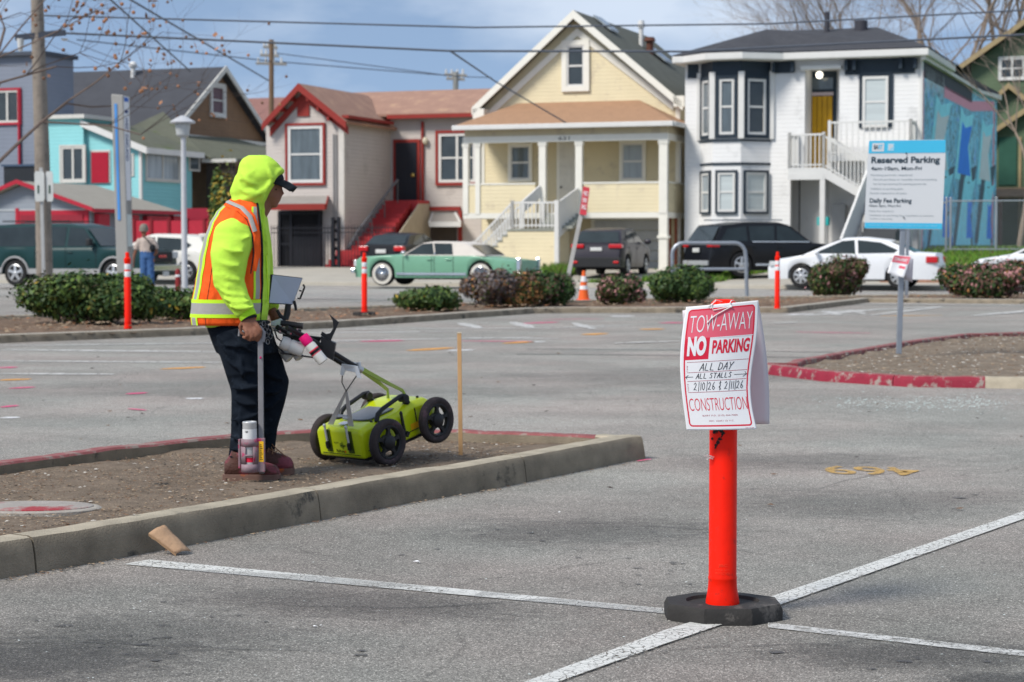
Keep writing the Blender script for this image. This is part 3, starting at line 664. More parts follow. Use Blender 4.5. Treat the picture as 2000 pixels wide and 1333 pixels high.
# ============ beige house with the red trim ============
RDT = M('dark_red_trim', (.27, .032, .025), .6, var=.1); BG = M('pinkish_beige_siding', (.5, .455, .42), .75, var=.09, vs=.8, c2=(.42, .38, .35), mix2=.4, s2=1.2, siding=.16)
RS_ = M('brown_red_shingles', (.33, .2, .15), .9, var=.15, vs=2, bump=.6, bs=25, c2=(.42, .27, .18), mix2=.4, s2=2)
f = Fr(521, .38, 72.5); D = 4.7
be = thing('beige_house', 'pinkish beige house with dark red trim, a small front gable and red steps', 'house', f.root, -TH)
x1 = f.x(672); ze = f.z(600, 240); za = f.z(583, 172)
xr = f.x(940, D)
b = MB(); b.box((0, 0, -.4), (x1, D+4, ze)); b.prism([(0, ze), (x1, ze), (f.x(583), za)], 0, D+2); b.box((x1, D, -.4), (xr, D+5, f.z(850, 228, D))); b.build('wall', BG, be, smooth=0)
b = MB(); b.box((x1-.2, -.04, -.4), (x1+.03, .1, ze)); b.build('corner_board', M('pale_corner_board', (.6, .57, .52), .7), be, smooth=0)
e0 = f.loc(512, 236, -.45); e1 = f.loc(676, 226, -.45); ap = f.loc(583, 163, -.45)
rz_ = f.z(735, 182, 6)
roof = gable_roof(be, e0[0], e1[0], -.45, D+1.5, e0[1]-.1, ap[1], ap[0], RS_, .12, RDT, .3)
b = MB()   # wing roof: ridge parallel to the street
we = f.z(850, 226, D-.35); wz = f.z(850, 181, D+2.4)
b.slab([(x1-1.5, D-.4, we), (xr+.1, D-.4, we), (xr+.1, D+2.4, wz), (x1-3.2, D+2.4, wz)], (0, 0, .1)); b.slab([(0, D+5.2, we), (xr+.1, D+5.2, we), (xr+.1, D+2.4, wz), (0, D+2.4, wz)], (0, 0, .1))
b.build('wing_roof', RS_, be, smooth=0)
b = MB(); b.box((x1+.02, D-.46, we-.1), (xr+.1, D-.38, we+.06)); b.box((x1+.06, -.3, f.z(680, 228)-.08), (x1+.36, D-.5, f.z(680, 228)+.04)); b.build('gutter', RDT, be, smooth=0)
b = MB(); zz = f.z(583, 228); b.box((f.x(583), -.06, zz), (f.x(606), .0, f.z(600, 190)))
for s_ in (-1, 1):
    for k in range(3):
        xx = ap[0]+s_*(.35+k*.45); zt_ = ap[1]-abs(xx-ap[0])*(ap[1]-e0[1])/(ap[0]-e0[0])-.14; b.box((xx-.05, -.4, zt_-.25), (xx+.05, 0, zt_-.1))
b.slab([(e0[0]+.15, -.08, e0[1]-.3), (ap[0], -.08, ap[1]-.35), (ap[0], -.08, ap[1]-.62), (e0[0]+.15, -.08, e0[1]-.62)], (0, .06, 0)); b.slab([(e1[0]-.1, -.08, e1[1]-.4), (ap[0], -.08, ap[1]-.35), (ap[0], -.08, ap[1]-.62), (e1[0]-.1, -.08, e1[1]-.72)], (0, .06, 0))
b.box((f.x(592), -.1, f.z(600, 194)), (f.x(604), -.06, f.z(600, 189)))
b.build('gable_ornament', RDT, be, smooth=0)
r = f.rect(559, 240, 636, 363); window(be, *r, 0, .13, WHT, GLM, True, RDT, .1, d=.1)
r = f.rect(852, 254, 935, 363, D); window(be, *r, D, .12, WHT, GLD, True, RDT, .12, vert=1, d=.1)
r = f.rect(769, 272, 821, 392, D); b = MB(); b.box((r[0], D-.06, r[1]), (r[2], D+.01, r[3])); b.build('door_frame', RDT, be, smooth=0)
b = MB(); b.box((r[0]+.13, D-.1, r[1]), (r[2]-.14, D-.05, r[3]-.14)); dr = b.build('front_door', M('near_black_door', (.02, .022, .03), .35), be, smooth=0)
b = MB(); b.ell((r[2]-.3, D-.13, r[1]+1.05), (.09, .05, .09)); b.build('handle', M('brass', (.6, .42, .12), .3, 1.), dr)
b = MB(); X = f.x(827, D); b.cyl((X, D-.08, -.4), (X, D-.08, f.z(827, 238, D)), .06); b.build('drain_pipe', RDT, be)
for px in (655, 660):
    b = MB(); X = f.x(px-2); b.cyl((X, -.06, 1.0), (X, -.06, f.z(px, 262)), .03); b.build('conduit', M('grey_conduit', (.35, .34, .33), .5), be)
b = MB(); b.ell((f.x(833, D), D-.12, f.z(833, 276, D)), (.12, .1, .16)); b.build('porch_lamp', M('cream_lamp', (.6, .55, .42), .4), be)
# awning and iron gate
AW = M('grey_awning', (.3, .28, .255), .8)
za_ = f.z(580, 386); zb_ = f.z(580, 402, -1.1); b = MB(); b.slab([(f.x(532), 0, za_), (f.x(640), 0, za_), (f.x(636, -1.1), -1.1, zb_), (f.x(526, -1.1), -1.1, zb_)], (0, 0, .06)); aw = b.build('awning', AW, be, smooth=0)
b = MB(); b.box((f.x(526, -1.1), -1.16, zb_-.17), (f.x(636, -1.1), -1.1, zb_+.07)); b.slab([(f.x(636, -1.1), -1.1, zb_+.06), (f.x(636, -1.1), -1.1, zb_-.15), (f.x(640), 0, za_-.15), (f.x(640), 0, za_+.06)], (.05, 0, 0)); b.slab([(f.x(626, -1.1), -1.1, zb_-.3), (f.x(636, -1.1), -1.1, zb_-.1), (f.x(640), 0, za_-.5), (f.x(634), 0, za_-1.)], (.05, 0, 0)) if 0 else None; b.build('fascia', RDT, aw, smooth=0)
r = f.rect(548, 412, 630, 535); b = MB(); b.box((r[0], -.03, r[1]), (r[2], .0, r[3])); b.build('doorway', DKV, be, smooth=0)
IR = M('black_iron', (.014, .015, .02), .45)
b = MB(); yy = -.16; xs = [r[0]+(r[2]-r[0])*k/3 for k in range(4)]
for X in (r[0]+.05, r[0]+(r[2]-r[0])*.3, r[2]-.05): b.box((X-.06, yy-.05, r[1]), (X+.06, yy+.05, r[3]))
for zz in (r[1]+.15, r[1]+1.2, r[3]-.1): b.box((r[0], yy-.03, zz-.04), (r[2], yy+.03, zz+.04))
k = 0
while r[0]+.1*k < r[2]: X = r[0]+.1*k; b.box((X-.012, yy-.012, r[1]), (X+.012, yy+.012, r[3])); k += 1
b.box((r[0]+.6, yy-.01, r[1]+.1), (r[2]-.1, yy+.01, r[1]+1.5))
b.build('security_gate', IR, be, smooth=0)
# red steps, coming straight forward from the door
zd = f.z(795, 393, D); nS = 14; fy = -1.2; RST = M('red_painted_steps', (.42, .04, .045), .6, var=.2, vs=4)
b = MB(); xs0, xs1 = f.x(770, D-1)-.3, f.x(806, D-1)+.05
topy = D-1.2; b.box((xs0-.05, topy, -.4), (xs1+.3, D-.02, zd))
for i in range(nS):
    za2 = zd*(i+1)/(nS+1); ya = fy+(topy-fy)*i/nS; wd = .55 if i < 4 else 0
    b.box((xs0-wd, ya, -.4), (xs1+wd*.6, topy+.01*i, za2))
st_ = b.build('steps', RST, be, smooth=0)
b = MB()   # wall below the steps on the right
b.poly([(xs1+.31, fy+1.3, -.4), (xs1+.31, D-.02, -.4), (xs1+.31, D-.02, zd-.12), (xs1+.31, topy, zd-.15), (xs1+.31, fy+1.3, zd*.22)]); b.T = None
b.build('stair_wall', M('tan_stair_wall', (.42, .36, .28), .8), be, smooth=0, solid=.05)
b = MB()
p0 = Vector((xs0-.1, fy+1.2, zd*.3+.7)); p1 = Vector((xs0+.1, topy, zd+.85)); p2 = Vector((xs0+.6, topy, zd*1.0+.85))
b.tube([p0+Vector((.45, -1.0, -.75)), p0+Vector((.45, 0, 0)), p1+Vector((.45, 0, 0))], .05, 8)
for t in (0, .33, .66, 1): q = (p0+Vector((.45, 0, 0))).lerp(p1+Vector((.45, 0, 0)), t); b.cyl(q, q-Vector((0, 0, .95)), .025, n=6)
b.build('handrail', M('grey_iron', (.12, .12, .13), .5), be)
r = f.rect(838, 404, 900, 412, D); b = MB(); b.box((r[0], D-.1, r[1]), (r[2], D+.02, r[3])); b.box((f.x(896, D), D-.1, -.4), (f.x(903, D), D+.02, r[1])); b.build('basement_trim', RDT, be, smooth=0)
r = f.rect(842, 440, 892, 520, D); b = MB(); b.box((r[0], D-.05, r[1]), (r[2], D+.01, r[3])); b.build('basement_opening', M('dim_brown_opening', (.08, .065, .055), .9), be, smooth=0)
a_ = f.loc(846, 418, D); c_ = f.loc(838, 436, D-.9); e_ = f.loc(898, 436, D-.9); g_ = f.loc(890, 418, D)
b = MB(); b.slab([(a_[0], D, a_[1]), (g_[0], D, g_[1]), (e_[0], D-.8, e_[1]), (c_[0], D-.8, c_[1])], (0, 0, .05)); ah = b.build('basement_awning', AW, be, smooth=0)
b = MB(); b.box((c_[0]-.03, D-.86, c_[1]-.16), (e_[0]+.03, D-.8, c_[1]+.05)); 
for X, X2 in ((c_[0], a_[0]), (e_[0], g_[0])): b.rod((X, D-.83, c_[1]), (X2, D-.02, a_[1]+.02), .1)
b.build('awning_frame', WHT, ah, smooth=0)
BF = f
# black iron fence standing in front of it
fe = thing('iron_fence', 'black iron picket fence in front of the beige house', 'fence', f.root, -TH)
def pickets(par, xa, xb, y, z0, z1, gap=.13, name='pickets'):
    b = MB(); X = xa
    while X < xb: b.box((X-.011, y-.011, z0), (X+.011, y+.011, z1)); X += gap
    for zz in (z0+.12, z1-.12, z1-.3): b.box((xa, y-.018, zz-.018), (xb, y+.018, zz+.018))
    return b.build(name, IR, par, smooth=0)
fz = f.z(600, 440, -1.6)
pickets(fe, f.x(530, -1.6), f.x(650, -1.6), -1.6, -.2, fz); pickets(fe, f.x(663, -1.6), f.x(772, -1.6), -1.6, -.2, fz)
for px in (651, 662):
    b = MB(); X = f.x(px, -1.6); b.box((X-.06, -1.66, -.25), (X+.06, -1.54, fz+.3)); b.build('post', IR, fe, smooth=0)
b = MB(); X0, X1 = f.x(651, -1.6), f.x(662, -1.6)
for k in range(6): zz = .1+k*.35; b.cyl(((X0+X1)/2, -1.6, zz), ((X0+X1)/2, -1.58, zz+.02), .1, n=10)
for zz in (.5, 1.2, fz): b.box((X0, -1.62, zz-.02), (X1, -1.58, zz+.02))
b.build('scroll_panel', IR, fe, smooth=0)

# ============ white and navy house with the mural ============
WS_ = M('white_siding', (.70, .70, .69), .6, var=.06, vs=.8, c2=(.58, .58, .57), mix2=.4, s2=1., siding=.15); NVY = M('navy_trim', (.022, .035, .05), .55, var=.1)
DR = M('charcoal_shingles', (.055, .057, .065), .9, var=.2, vs=2, bump=.5, bs=25, c2=(.08, .08, .085), mix2=.4, s2=6)
f = Fr(1337, .42, 70.5); DB = 23.
wh = thing('white_house', 'white house with navy trim, a two storey bay and a blue mural side', 'house', f.root, -TH)
xr = f.x(1795); zt = f.z(1600, 118)
rx0, rx1 = f.x(1570), f.x(1637); dz0 = f.z(1600, 332); dz1 = f.z(1600, 136)
oz1 = f.z(1570, 338); ox0, ox1 = f.x(1543), f.x(1700)
b = MB(); RC = 1.3
b.box((0, 0, -.4), (ox0, .3, zt)); b.box((ox0, 0, oz1), (rx0, .3, zt)); b.box((rx0, 0, dz1), (rx1, .3, zt)); b.box((rx1, 0, oz1), (ox1, .3, zt)); b.box((ox1, 0, -.4), (xr, .3, zt))
b.box((0, .3, -.4), (.3, DB, zt)); b.box((0, RC, -.4), (xr-.02, RC+.3, zt)); b.box((ox0, .3, oz1-.02), (ox1, RC, oz1+.1)); b.box((rx0-.3, .3, dz0), (rx0, RC, zt)); b.box((rx1, .3, dz0), (rx1+.3, RC, zt))
b.build('wall', WS_, wh, smooth=0)
b = MB(); lw = f.z(1600, 122)
b.box((ox0+.05, RC-.04, -.4), (f.x(1562, RC), RC-.01, oz1)); b.build('lower_doorway', DKV, wh, smooth=0)
# bay
def bay_pts(off=0):
    return [(f.x(1368)-off*.6, 0), (f.x(1391, -.85)-off*.3, -.85-off), (f.x(1446, -.85)+off*.3, -.85-off), (f.x(1503)+off*.6, 0)]
bp_ = bay_pts(); zb0 = f.z(1400, 455, -.8)
b = MB(); b.prism(bp_, -.4, zt, 'z'); by = b.build('bay_window', WS_, wh, smooth=0)
zn0, zn1 = f.z(1420, 272, -.8), f.z(1420, 116, -.8)
for o_, z0_, z1_, nm in ((.025, zn1-.85, zn1-.02, 'bay_frieze'), (.06, zn0-.08, zn0-.02, 'sill_band'), (.05, f.z(1420, 322, -.8), f.z(1420, 318, -.8), 'sill_band')):
    b = MB(); b.prism(bay_pts(o_), z0_, z1_, 'z'); b.build(nm, NVY, by, smooth=0)
def face(i):
    p, q = Vector((*bay_pts()[i], 0)), Vector((*bay_pts()[i+1], 0)); d = (q-p); L = d.length; d.normalize(); nn = Vector((d.y, -d.x, 0))
    return Matrix(((d.x, -nn.x, 0, p.x), (d.y, -nn.y, 0, p.y), (0, 0, 1, 0), (0, 0, 0, 1))), L
for (y0, y1, pn, gl) in ((148, 270, .5, GLM), (333, 418, .5, GLC)):
    for i in range(3):
        T, L = face(i); z0_, z1_ = f.z(1420, y1, -.8), f.z(1420, y0, -.8); mg = .1 if i != 1 else .12
        window(wh, mg, z0_, L-mg, z1_, 0, .09, WHT, (GLD if (i == 2 and y0 == 148) else GLM) if y0 == 148 else (GLP if i != 0 else GLC), True, NVY, .12 if y0 == 148 else .07, d=.09, T=T)
b = MB()
for p in bay_pts(.05)[1:3]: b.box((p[0]-.11, p[1]-.03, zn0), (p[0]+.11, p[1]+.1, zn1-.45))
b.box((f.x(1503)-.02, -.1, zn0), (f.x(1503)+.16, .02, zn1-.4)); b.box((f.x(1368)-.14, -.1, zn0), (f.x(1368)+.02, .02, zn1-.4)); b.build('pilaster', WHT, by, smooth=0, bevel=.02)
# navy frieze, cornice
b = MB(); zc = f.z(1600, 112)
for q_ in (((.1, -.04, zt-.5), (f.x(1368)-.1, .0, zt-.01)), ((f.x(1503)+.1, -.04, zt-.42), (rx0-.4, 0, zt-.01)), ((rx1+.2, -.05, zt-.55), (xr-.2, 0, zt-.01))):
    b = MB(); b.box(*q_); b.build('frieze', NVY, wh, smooth=0)
for px in (1512, 1548, 1652, 1668, 1758, 1786): X = f.x(px); b = MB(); b.box((X-.06, -.3, zt-.4), (X+.06, -.05, zt-.06)); b.build('bracket', NVY, wh, smooth=0)
b = MB(); eo = .55; q = bay_pts(eo)
outl = [(-.35, -eo), (q[0][0]-.2, -eo), (q[1][0], q[1][1]), (q[2][0], q[2][1]), (q[3][0]+.25, -eo), (xr+.35, -eo), (xr+.35, 6.5), (-.35, 6.5)]
b.prism(outl, zt, zt+.26, 'z'); b.build('cornice', WHT, wh, smooth=0, bevel=.04)
b = MB(); zr = f.z(1600, 55, 4.5); rA, rB = (f.x(1540, 5), 5., zr), (f.x(1710, 5), 5., zr); ze = zt+.28
O = [(x, y, ze) for x, y in [(-.38, -eo-.02), (q[0][0]-.2, -eo-.02), (q[1][0], q[1][1]-.02), (q[2][0], q[2][1]-.02), (q[3][0]+.25, -eo-.02), (xr+.38, -eo-.02), (xr+.38, 10.5), (-.38, 10.5)]]
tur = (f.x(1484, 1.5), 2.4, f.z(1484, 58, 2.4))
b.poly([O[0], O[1], tur]); b.poly([O[1], O[2], tur]); b.poly([O[2], O[3], tur]); b.poly([O[3], O[4], tur]); b.poly([O[4], O[5], rB, rA, tur]); b.poly([O[5], O[6], rB]); b.poly([O[6], O[7], rA, rB]); b.poly([O[7], O[0], tur, rA])
b.build('roof', DR, wh, smooth=0)
for px, dep in ((1612, 4.2), (1678, 4.4)):
    b = MB(); X = f.x(px, dep); b.cyl((X, dep, zr-.5), (X, dep, zr+(.55 if px == 1612 else .2)), .1 if px == 1612 else .25); b.build('roof_vent', M('dark_pipe', (.05, .05, .06), .6), wh)
# recessed door
r = (f.x(1574, RC), dz0, f.x(1632, RC), f.z(1600, 140, RC)); b = MB(); b.box((r[0], RC-.05, r[1]), (r[2], RC+.0, r[3])); b.build('door_frame', NVY, wh, smooth=0)
r2 = f.rect(1576, 188, 1627, 330, RC); b = MB(); n = 5
for i in range(n): xa_ = r2[0]+(r2[2]-r2[0])*i/n; b.box((xa_+.008, RC-.1, dz0), (xa_+(r2[2]-r2[0])/n-.008, RC-.05, r2[3]))
dr = b.build('front_door', M('mustard_door', (.55, .3, .012), .45, var=.15), wh, smooth=0, bevel=.01)
b = MB(); b.box((r2[0]+.35, RC-.13, dz0+1.25), (r2[0]+.6, RC-.1, dz0+1.32)); b.build('handle', BLK, dr, smooth=0)
b = MB(); b.box((r2[0]-.03, RC-.09, r2[3]+.02), (r2[2]+.03, RC-.05, r2[3]+.14)); b.build('lintel', M('pale_pink_lintel', (.55, .45, .45), .6), wh, smooth=0)
b = MB(); r3 = f.rect(1580, 152, 1628, 176, RC); b.box((r3[0], RC-.08, r3[1]), (r3[2], RC-.04, r3[3])); b.build('transom', GLM, wh, smooth=0)
b = MB(); r3 = f.rect(1565, 129, 1645, 138); b.box((r3[0], -.2, r3[1]), (r3[2], .01, r3[3]+.03)); b.build('door_hood', WHT, wh, smooth=0, bevel=.03)
b = MB(); b.ell((f.x(1598, .7), .7, f.z(1598, 147, .7)), (.13, .13, .13)); lm = b.build('porch_lamp', M('lamp_glass', (.9, .88, .8), .3), wh); lm.data.materials[0] = (lambda m: (setattr(m.node_tree.nodes['Principled BSDF'].inputs['Emission Strength'], 'default_value', 1.6), setattr(m.node_tree.nodes['Principled BSDF'].inputs['Emission Color'], 'default_value', (1, .95, .8, 1)), m)[-1])(M('lit_lamp', (.9, .88, .8), .3))
r = f.rect(1678, 140, 1745, 250); b = MB(); b.box((r[0], -.06, r[1]), (r[2], .0, r[3])); b.build('window_surround', NVY, wh, smooth=0)
r = f.rect(1685, 149, 1736, 250); window(wh, *r, -.06, .1, WHT, GLP, True, d=.08)
# landing and railings
LD = -1.5; lz = f.z(1570, 328, LD); lx0, lx1 = f.x(1538, LD), f.x(1607, LD)
b = MB(); b.box((lx0, LD, lz-.22), (lx1, .25, lz)); zr2 = f.z(1700, 303, -.9); b.box((lx1, -.9, zr2-.2), (f.x(1778, -.9), .0, zr2)); b.box((lx0, LD-.02, lz-.42), (lx1, LD+.05, lz-.2)); b.build('landing', WHT, wh, smooth=0)
railing(wh, (lx0+.04, LD+.04, lz), (lx1, LD+.04, lz), 1.15, .15); railing(wh, (lx0+.04, LD+.04, lz), (lx0+.04, -.05, lz), 1.15, .15)
zr2 = f.z(1700, 303, -.9); railing(wh, (f.x(1618, -.9), -.85, zr2), (f.x(1776, -.9), -.85, zr2), 1.15, .2); railing(wh, (f.x(1776, -.9), -.85, zr2), (f.x(1776, -.9), -.02, zr2), 1.15, .15)
for px, dd in ((1606, LD+.08), (1776, -.82), (1690, LD+.1)):
    b = MB(); X = f.x(px, dd); b.box((X-.09, dd-.09, -.5), (X+.09, dd+.09, (lz-.2 if px == 1606 else f.z(1690, 372, LD) if px == 1690 else zr2))); b.build('support_post', WHT, wh, smooth=0)
sx1 = f.x(1690, LD); sz1 = f.z(1690, 378, LD); railing(wh, (lx1, LD+.04, lz), (sx1, LD+.04, sz1), 1.1, .15); railing(wh, (lx1, LD+1.1, lz), (sx1, LD+1.1, sz1), 1.1, .15)
b = MB(); b.slab([(lx1, LD, lz), (sx1+.1, LD, sz1), (sx1+.1, LD, sz1-.34), (lx1, LD, lz-.34)], (0, .07, 0)); n = 8
for i in range(n): X = lx1+(sx1-lx1)*i/n; zz = lz+(sz1-lz)*(i+1)/n; b.box((X, LD+.05, zz-.03), (X+.36, LD+1.15, zz+.02))
b.build('upper_stair', WHT, wh, smooth=0)
b = MB(); b.box((sx1, LD+.0, sz1-.1), (sx1+1.3, LD+1.2, sz1)); fx = f.x(1652, -4.2); fz_ = .0
b.slab([(sx1, LD, sz1+.8), (sx1, LD, sz1-.4), (sx1-.5, LD-2.6, -.35), (sx1-.5, LD-2.6, .85)], (.08, 0, 0)); b.build('lower_stair_side', WHT, wh, smooth=0)
b = MB()
for i in range(7): b.box((sx1+.1, LD-.34*(i+1), -.3), (sx1+1.25, LD-.34*i, sz1*(7-i)/8))
b.build('lower_stair', M('dark_grey_steps', (.08, .085, .09), .7), wh, smooth=0)
b = MB(); X = f.x(1596, -.5); b.box((X, -.6, f.z(1600, 441, -.5)), (X+.42, -.35, f.z(1600, 424, -.5))); b.build('mail_box', M('teal_box', (.03, .42, .42), .4), wh, smooth=0, bevel=.03)
b = MB(); b.box((f.x(1625, RC-.3), RC-.32, .2), (f.x(1650, RC-.3), RC-.05, f.z(1630, 400, RC-.3))); b.cyl((f.x(1615, .9), .9, -.3), (f.x(1615, .9), .9, oz1), .05); b.box((f.x(1560), .0, -.4), (f.x(1567), .1, .9)); b.build('meter_cabinet', M('grey_cabinet', (.4, .41, .42), .5), wh, smooth=0)
# mural wall
mz = [(0, -.4), (DB, -.4)]
gz1 = f.z(1890, 148, 12)
MU = bpy.data.materials.new('spray_mural'); MU.use_nodes = True; nt = MU.node_tree; L = nt.links.new; p = nt.nodes['Principled BSDF']; p.inputs['Roughness'].default_value = .75
tcn = N(nt, 'ShaderNodeTexCoord'); mpn = N(nt, 'ShaderNodeMapping', i={3: (1, .5, .38)}); L(tcn.outputs['Object'], mpn.inputs[0])
nzn = N(nt, 'ShaderNodeTexNoise', i={'Scale': 2.6, 'Detail': 4, 'Roughness': .6, 'Distortion': .6}); L(mpn.outputs[0], nzn.inputs['Vector'])
crn = N(nt, 'ShaderNodeValToRGB'); L(nzn.outputs['Fac'], crn.inputs[0]); e = crn.color_ramp.elements
for i, (t, c) in enumerate(((.30, (.12, .42, .62)), (.40, (.14, .5, .74)), (.47, (.3, .7, .9)), (.52, (.09, .13, .17)), (.56, (.14, .48, .7)), (.62, (.4, .75, .92)), (.68, (.04, .2, .75)))):
    el_ = e[i] if i < 2 else e.new(t); el_.position = t; el_.color = (*c, 1)
L(crn.outputs[0], p.inputs['Base Color'])
bk = N(nt, 'ShaderNodeTexBrick', i={'Scale': 1., 'Mortar Size': .03, 'Brick Width': .9, 'Row Height': .45}); mp3 = N(nt, 'ShaderNodeMapping'); mp3.inputs['Rotation'].default_value = (pi/2, 0, pi/2); L(tcn.outputs['Object'], mp3.inputs[0]); L(mp3.outputs[0], bk.inputs['Vector'])
bpn = N(nt, 'ShaderNodeBump', i={'Strength': .4, 'Distance': .02}); L(bk.outputs['Fac'], bpn.inputs['Height']); L(bpn.outputs[0], p.inputs['Normal'])
zB = f.z(1937, 188, DB)+.0
prof = [(0, -.4), (DB, .3), (DB, f.z(1936, 190, DB)), (DB*.7, zt-.05), (0, zt-.05)]
mu = thing('x', 'x', 'x') if 0 else None
b = MB(); b.prism(prof, xr, xr+.05, 'x'); mw = b.build('mural_wall', MU, wh, smooth=0)
def mur(t, z): return (xr+.055, t, z)
b = MB(); zt2 = zt-.05
def band(pts, w_, m):
    for (a, za2), (c, zc2) in zip(pts, pts[1:]):
        d = Vector((c-a, zc2-za2)).normalized(); nn = Vector((-d.y, d.x))*w_/2
        b.poly([mur(a+nn.x, za2+nn.y), mur(a-nn.x, za2-nn.y), mur(c-nn.x, zc2-nn.y), mur(c+nn.x, zc2+nn.y)], m)
band([(.3, .0), (.3, zt2-.4)], .35, 0); band([(5.5, zt2-.75), (DB*.6, zt2-.75), (DB-1.2, prof[2][1]-.5)], .42, 0); band([(DB-1.2, prof[2][1]-.6), (DB-1.4, .4)], .6, 0)
b.poly([mur(.3, zt2-.02), mur(.3, zt2-.62), mur(DB*.6, zt2-.62), mur(DB*.61, zt2-.02)], 1)
rnd = random.Random(3)
def graf(y0, z0, w_, h_, m, dx=0.):   # jagged letter strokes
    pts = [(0, 0), (.2, 0), (.45, .7), (.5, .35), (.62, 0), (.85, 0), (.7, .55), (1, 1), (.55, .9), (.35, 1)]
    q = [(y0+px_*w_+dx*pz, z0+pz*h_) for px_, pz in pts]
    for i in range(1, len(q)-1): b.add([(xr+.058+.0004*i+m*.001, *q[0]), (xr+.058+.0004*i+m*.001, *q[i]), (xr+.058+.0004*i+m*.001, *q[i+1])], [(0, 1, 2)], m)
for k in range(3):
    y0 = 1.2+k*7.; graf(y0, .4+.3*k, 7.6, 3.6, 2); graf(y0+1., .9, 5.6, 2.8, 3, .6); graf(y0+2.6, .3, 3.4, 1.9, 1); graf(y0+4.2, 1.2, 2.4, 1.6, 4, -.5)
    graf(y0+.3, 3.5, 6.6, 2.9, 3, -.4); graf(y0+.8, 3.65, 5.8, 2.5, 1, -.4); graf(y0+1.3, 3.75, 4.8, 2.1, 4 if k % 2 else 5, -.4)
    band([(y0+3.9, .3), (y0+4.3, zt2-1.3)], .5, 3) if k == 1 else None
for k in range(8):
    y0 = .8+k*.62; band([(y0, zt2-1.15+.1*(k % 3)), (y0+.25, zt2-.2), (y0+.45, zt2-.9), (y0+.55, zt2-.45)], .1, 5)
b.build('mural_lettering', [M('mural_pink', (.72, .32, .42), .7), M('mural_slate', (.035, .045, .06), .7), M('mural_grey_blue', (.08, .13, .17), .7), M('mural_sky_blue', (.3, .8, .95), .7, var=.2), M('mural_royal', (.03, .25, .9), .7), M('mural_pale', (.65, .72, .76), .7)], mw, smooth=0)
b = MB(); b.slab([mur(-.35, zt+.0), mur(DB*.7, zt+.0), mur(DB+.4, prof[2][1]+.1), mur(DB+.4, prof[2][1]-.12), mur(DB*.7, zt-.12), mur(-.35, zt-.12)], (.16, 0, 0)); b.box((xr-.02, -.06, -.4), (xr+.08, .06, zt)); b.build('rake_board', WHT, wh, smooth=0)
b = MB(); b.slab([(xr+.1, 6, zt+.1), (xr+.1, DB*.7, zt+.05), (xr+.1, DB+.3, prof[2][1]+.1), (xr-6, DB+.3, prof[2][1]+1.2), (xr-6, DB*.7, zt+1.), (xr-6, 6, zt+1.)], (0, 0, .12)); b.build('rear_roof', DR, wh, smooth=0)
WF = f; WXR = xr
# chain-link fence beside the mural
cf = thing('chain_link_fence', 'galvanised chain-link fence in front of the blue mural wall', 'fence', f.root, -TH)
GALV = M('galvanised_steel', (.42, .44, .46), .4, .7, var=.1)
fy_ = -1.; y_ = [(f.x(1795, fy_), fy_), (f.x(1848, fy_), fy_), (f.x(1856, fy_), fy_), (f.x(1945, fy_), fy_), (f.x(2040, fy_), fy_)]
pz = [yard_z(f.u0+x, f.s0+y)-f.z0 for x, y in y_]; H_ = 1.75
for (x, y), z in zip(y_, pz):
    b = MB(); b.cyl((x, y, z-.1), (x, y, z+H_+.08), .045, n=8); b.ell((x, y, z+H_+.1), (.05, .05, .04), 8, 4); b.build('post', GALV, cf)
b = MB()
for i in range(4):
    for t in (.1, H_): b = MB(); b.cyl((*y_[i], pz[i]+t), (*y_[i+1], pz[i+1]+t), .025, n=6); b.build('rail', GALV, cf)
b = MB()
for i in (0, 2, 3):
    (xa_, ya_), (xb_, yb_) = y_[i], y_[i+1]; Ln = xb_-xa_; n = int(Ln/.12)
    for k in range(-int(H_/.12), n+1):
        for s_ in (1, -1):
            t0, t1 = k*.12, k*.12+H_
            c0, c1 = max(0, t0), min(Ln, t1)
            if c1 > c0:
                z0_ = (c0-t0); z1_ = (c1-t0)
                if s_ < 0: z0_, z1_ = H_-z0_, H_-z1_
                zb_ = pz[i]; b.rod((xa_+c0, ya_, zb_+z0_), (xa_+c1, ya_, zb_+z1_), .005)
b.build('wire_mesh', GALV, cf, smooth=0)

# ============ green house at the right edge ============
GN = M('green_siding', (.10, .145, .085), .75, var=.1, vs=1, siding=.18); TN = M('tan_bargeboard', (.35, .27, .15), .7); BRW = M('brown_eave', (.09, .055, .04), .8)
f = Fr(1893, .9, 100); gh = thing('green_house', 'dark green gabled house with tan bargeboards behind the mural house', 'house', f.root, -TH)
xR = f.x(2120); b = MB(); ze = f.z(1893, 125); zA = f.z(2010, 45); xa = f.x(2010)
b.box((0, 0, -.5), (xR, 8, ze)); b.prism([(0, ze), (xR, ze), (xa, zA)], 0, 8); b.build('wall', GN, gh, smooth=0)
gable_roof(gh, -.7, 2*xa+.7, -.6, 8, ze-.2, zA+.35, xa, DR, .14, TN, .3)
r = f.rect(1950, 110, 2004, 158); window(gh, *r, 0, .1, WHT, GLD, True, WHT, .06, vert=1, d=.1)
for (pa, pe, pr, y0, y1, dep) in ((1968, 1930, 2010, 163, 198, -1.2), (2010, 1925, 2095, 205, 262, -2.4)):
    X0, X1, XA = f.x(pe, dep), f.x(pr, dep), f.x(pa, dep); z0_, zA_ = f.z(pe, y1, dep), f.z(pa, y0, dep)
    b = MB(); b.box((X0+.3, dep, -.5), (X1-.3, .0, z0_-.1)); b.prism([(X0+.3, z0_-.1), (X1-.3, z0_-.1), (XA, zA_-.15)], dep, 0); b.build('front_wing', GN, gh, smooth=0)
    gable_roof(gh, X0, X1, dep-.4, 0, z0_, zA_, XA, BRW, .14, TN, .28, name='wing_roof')
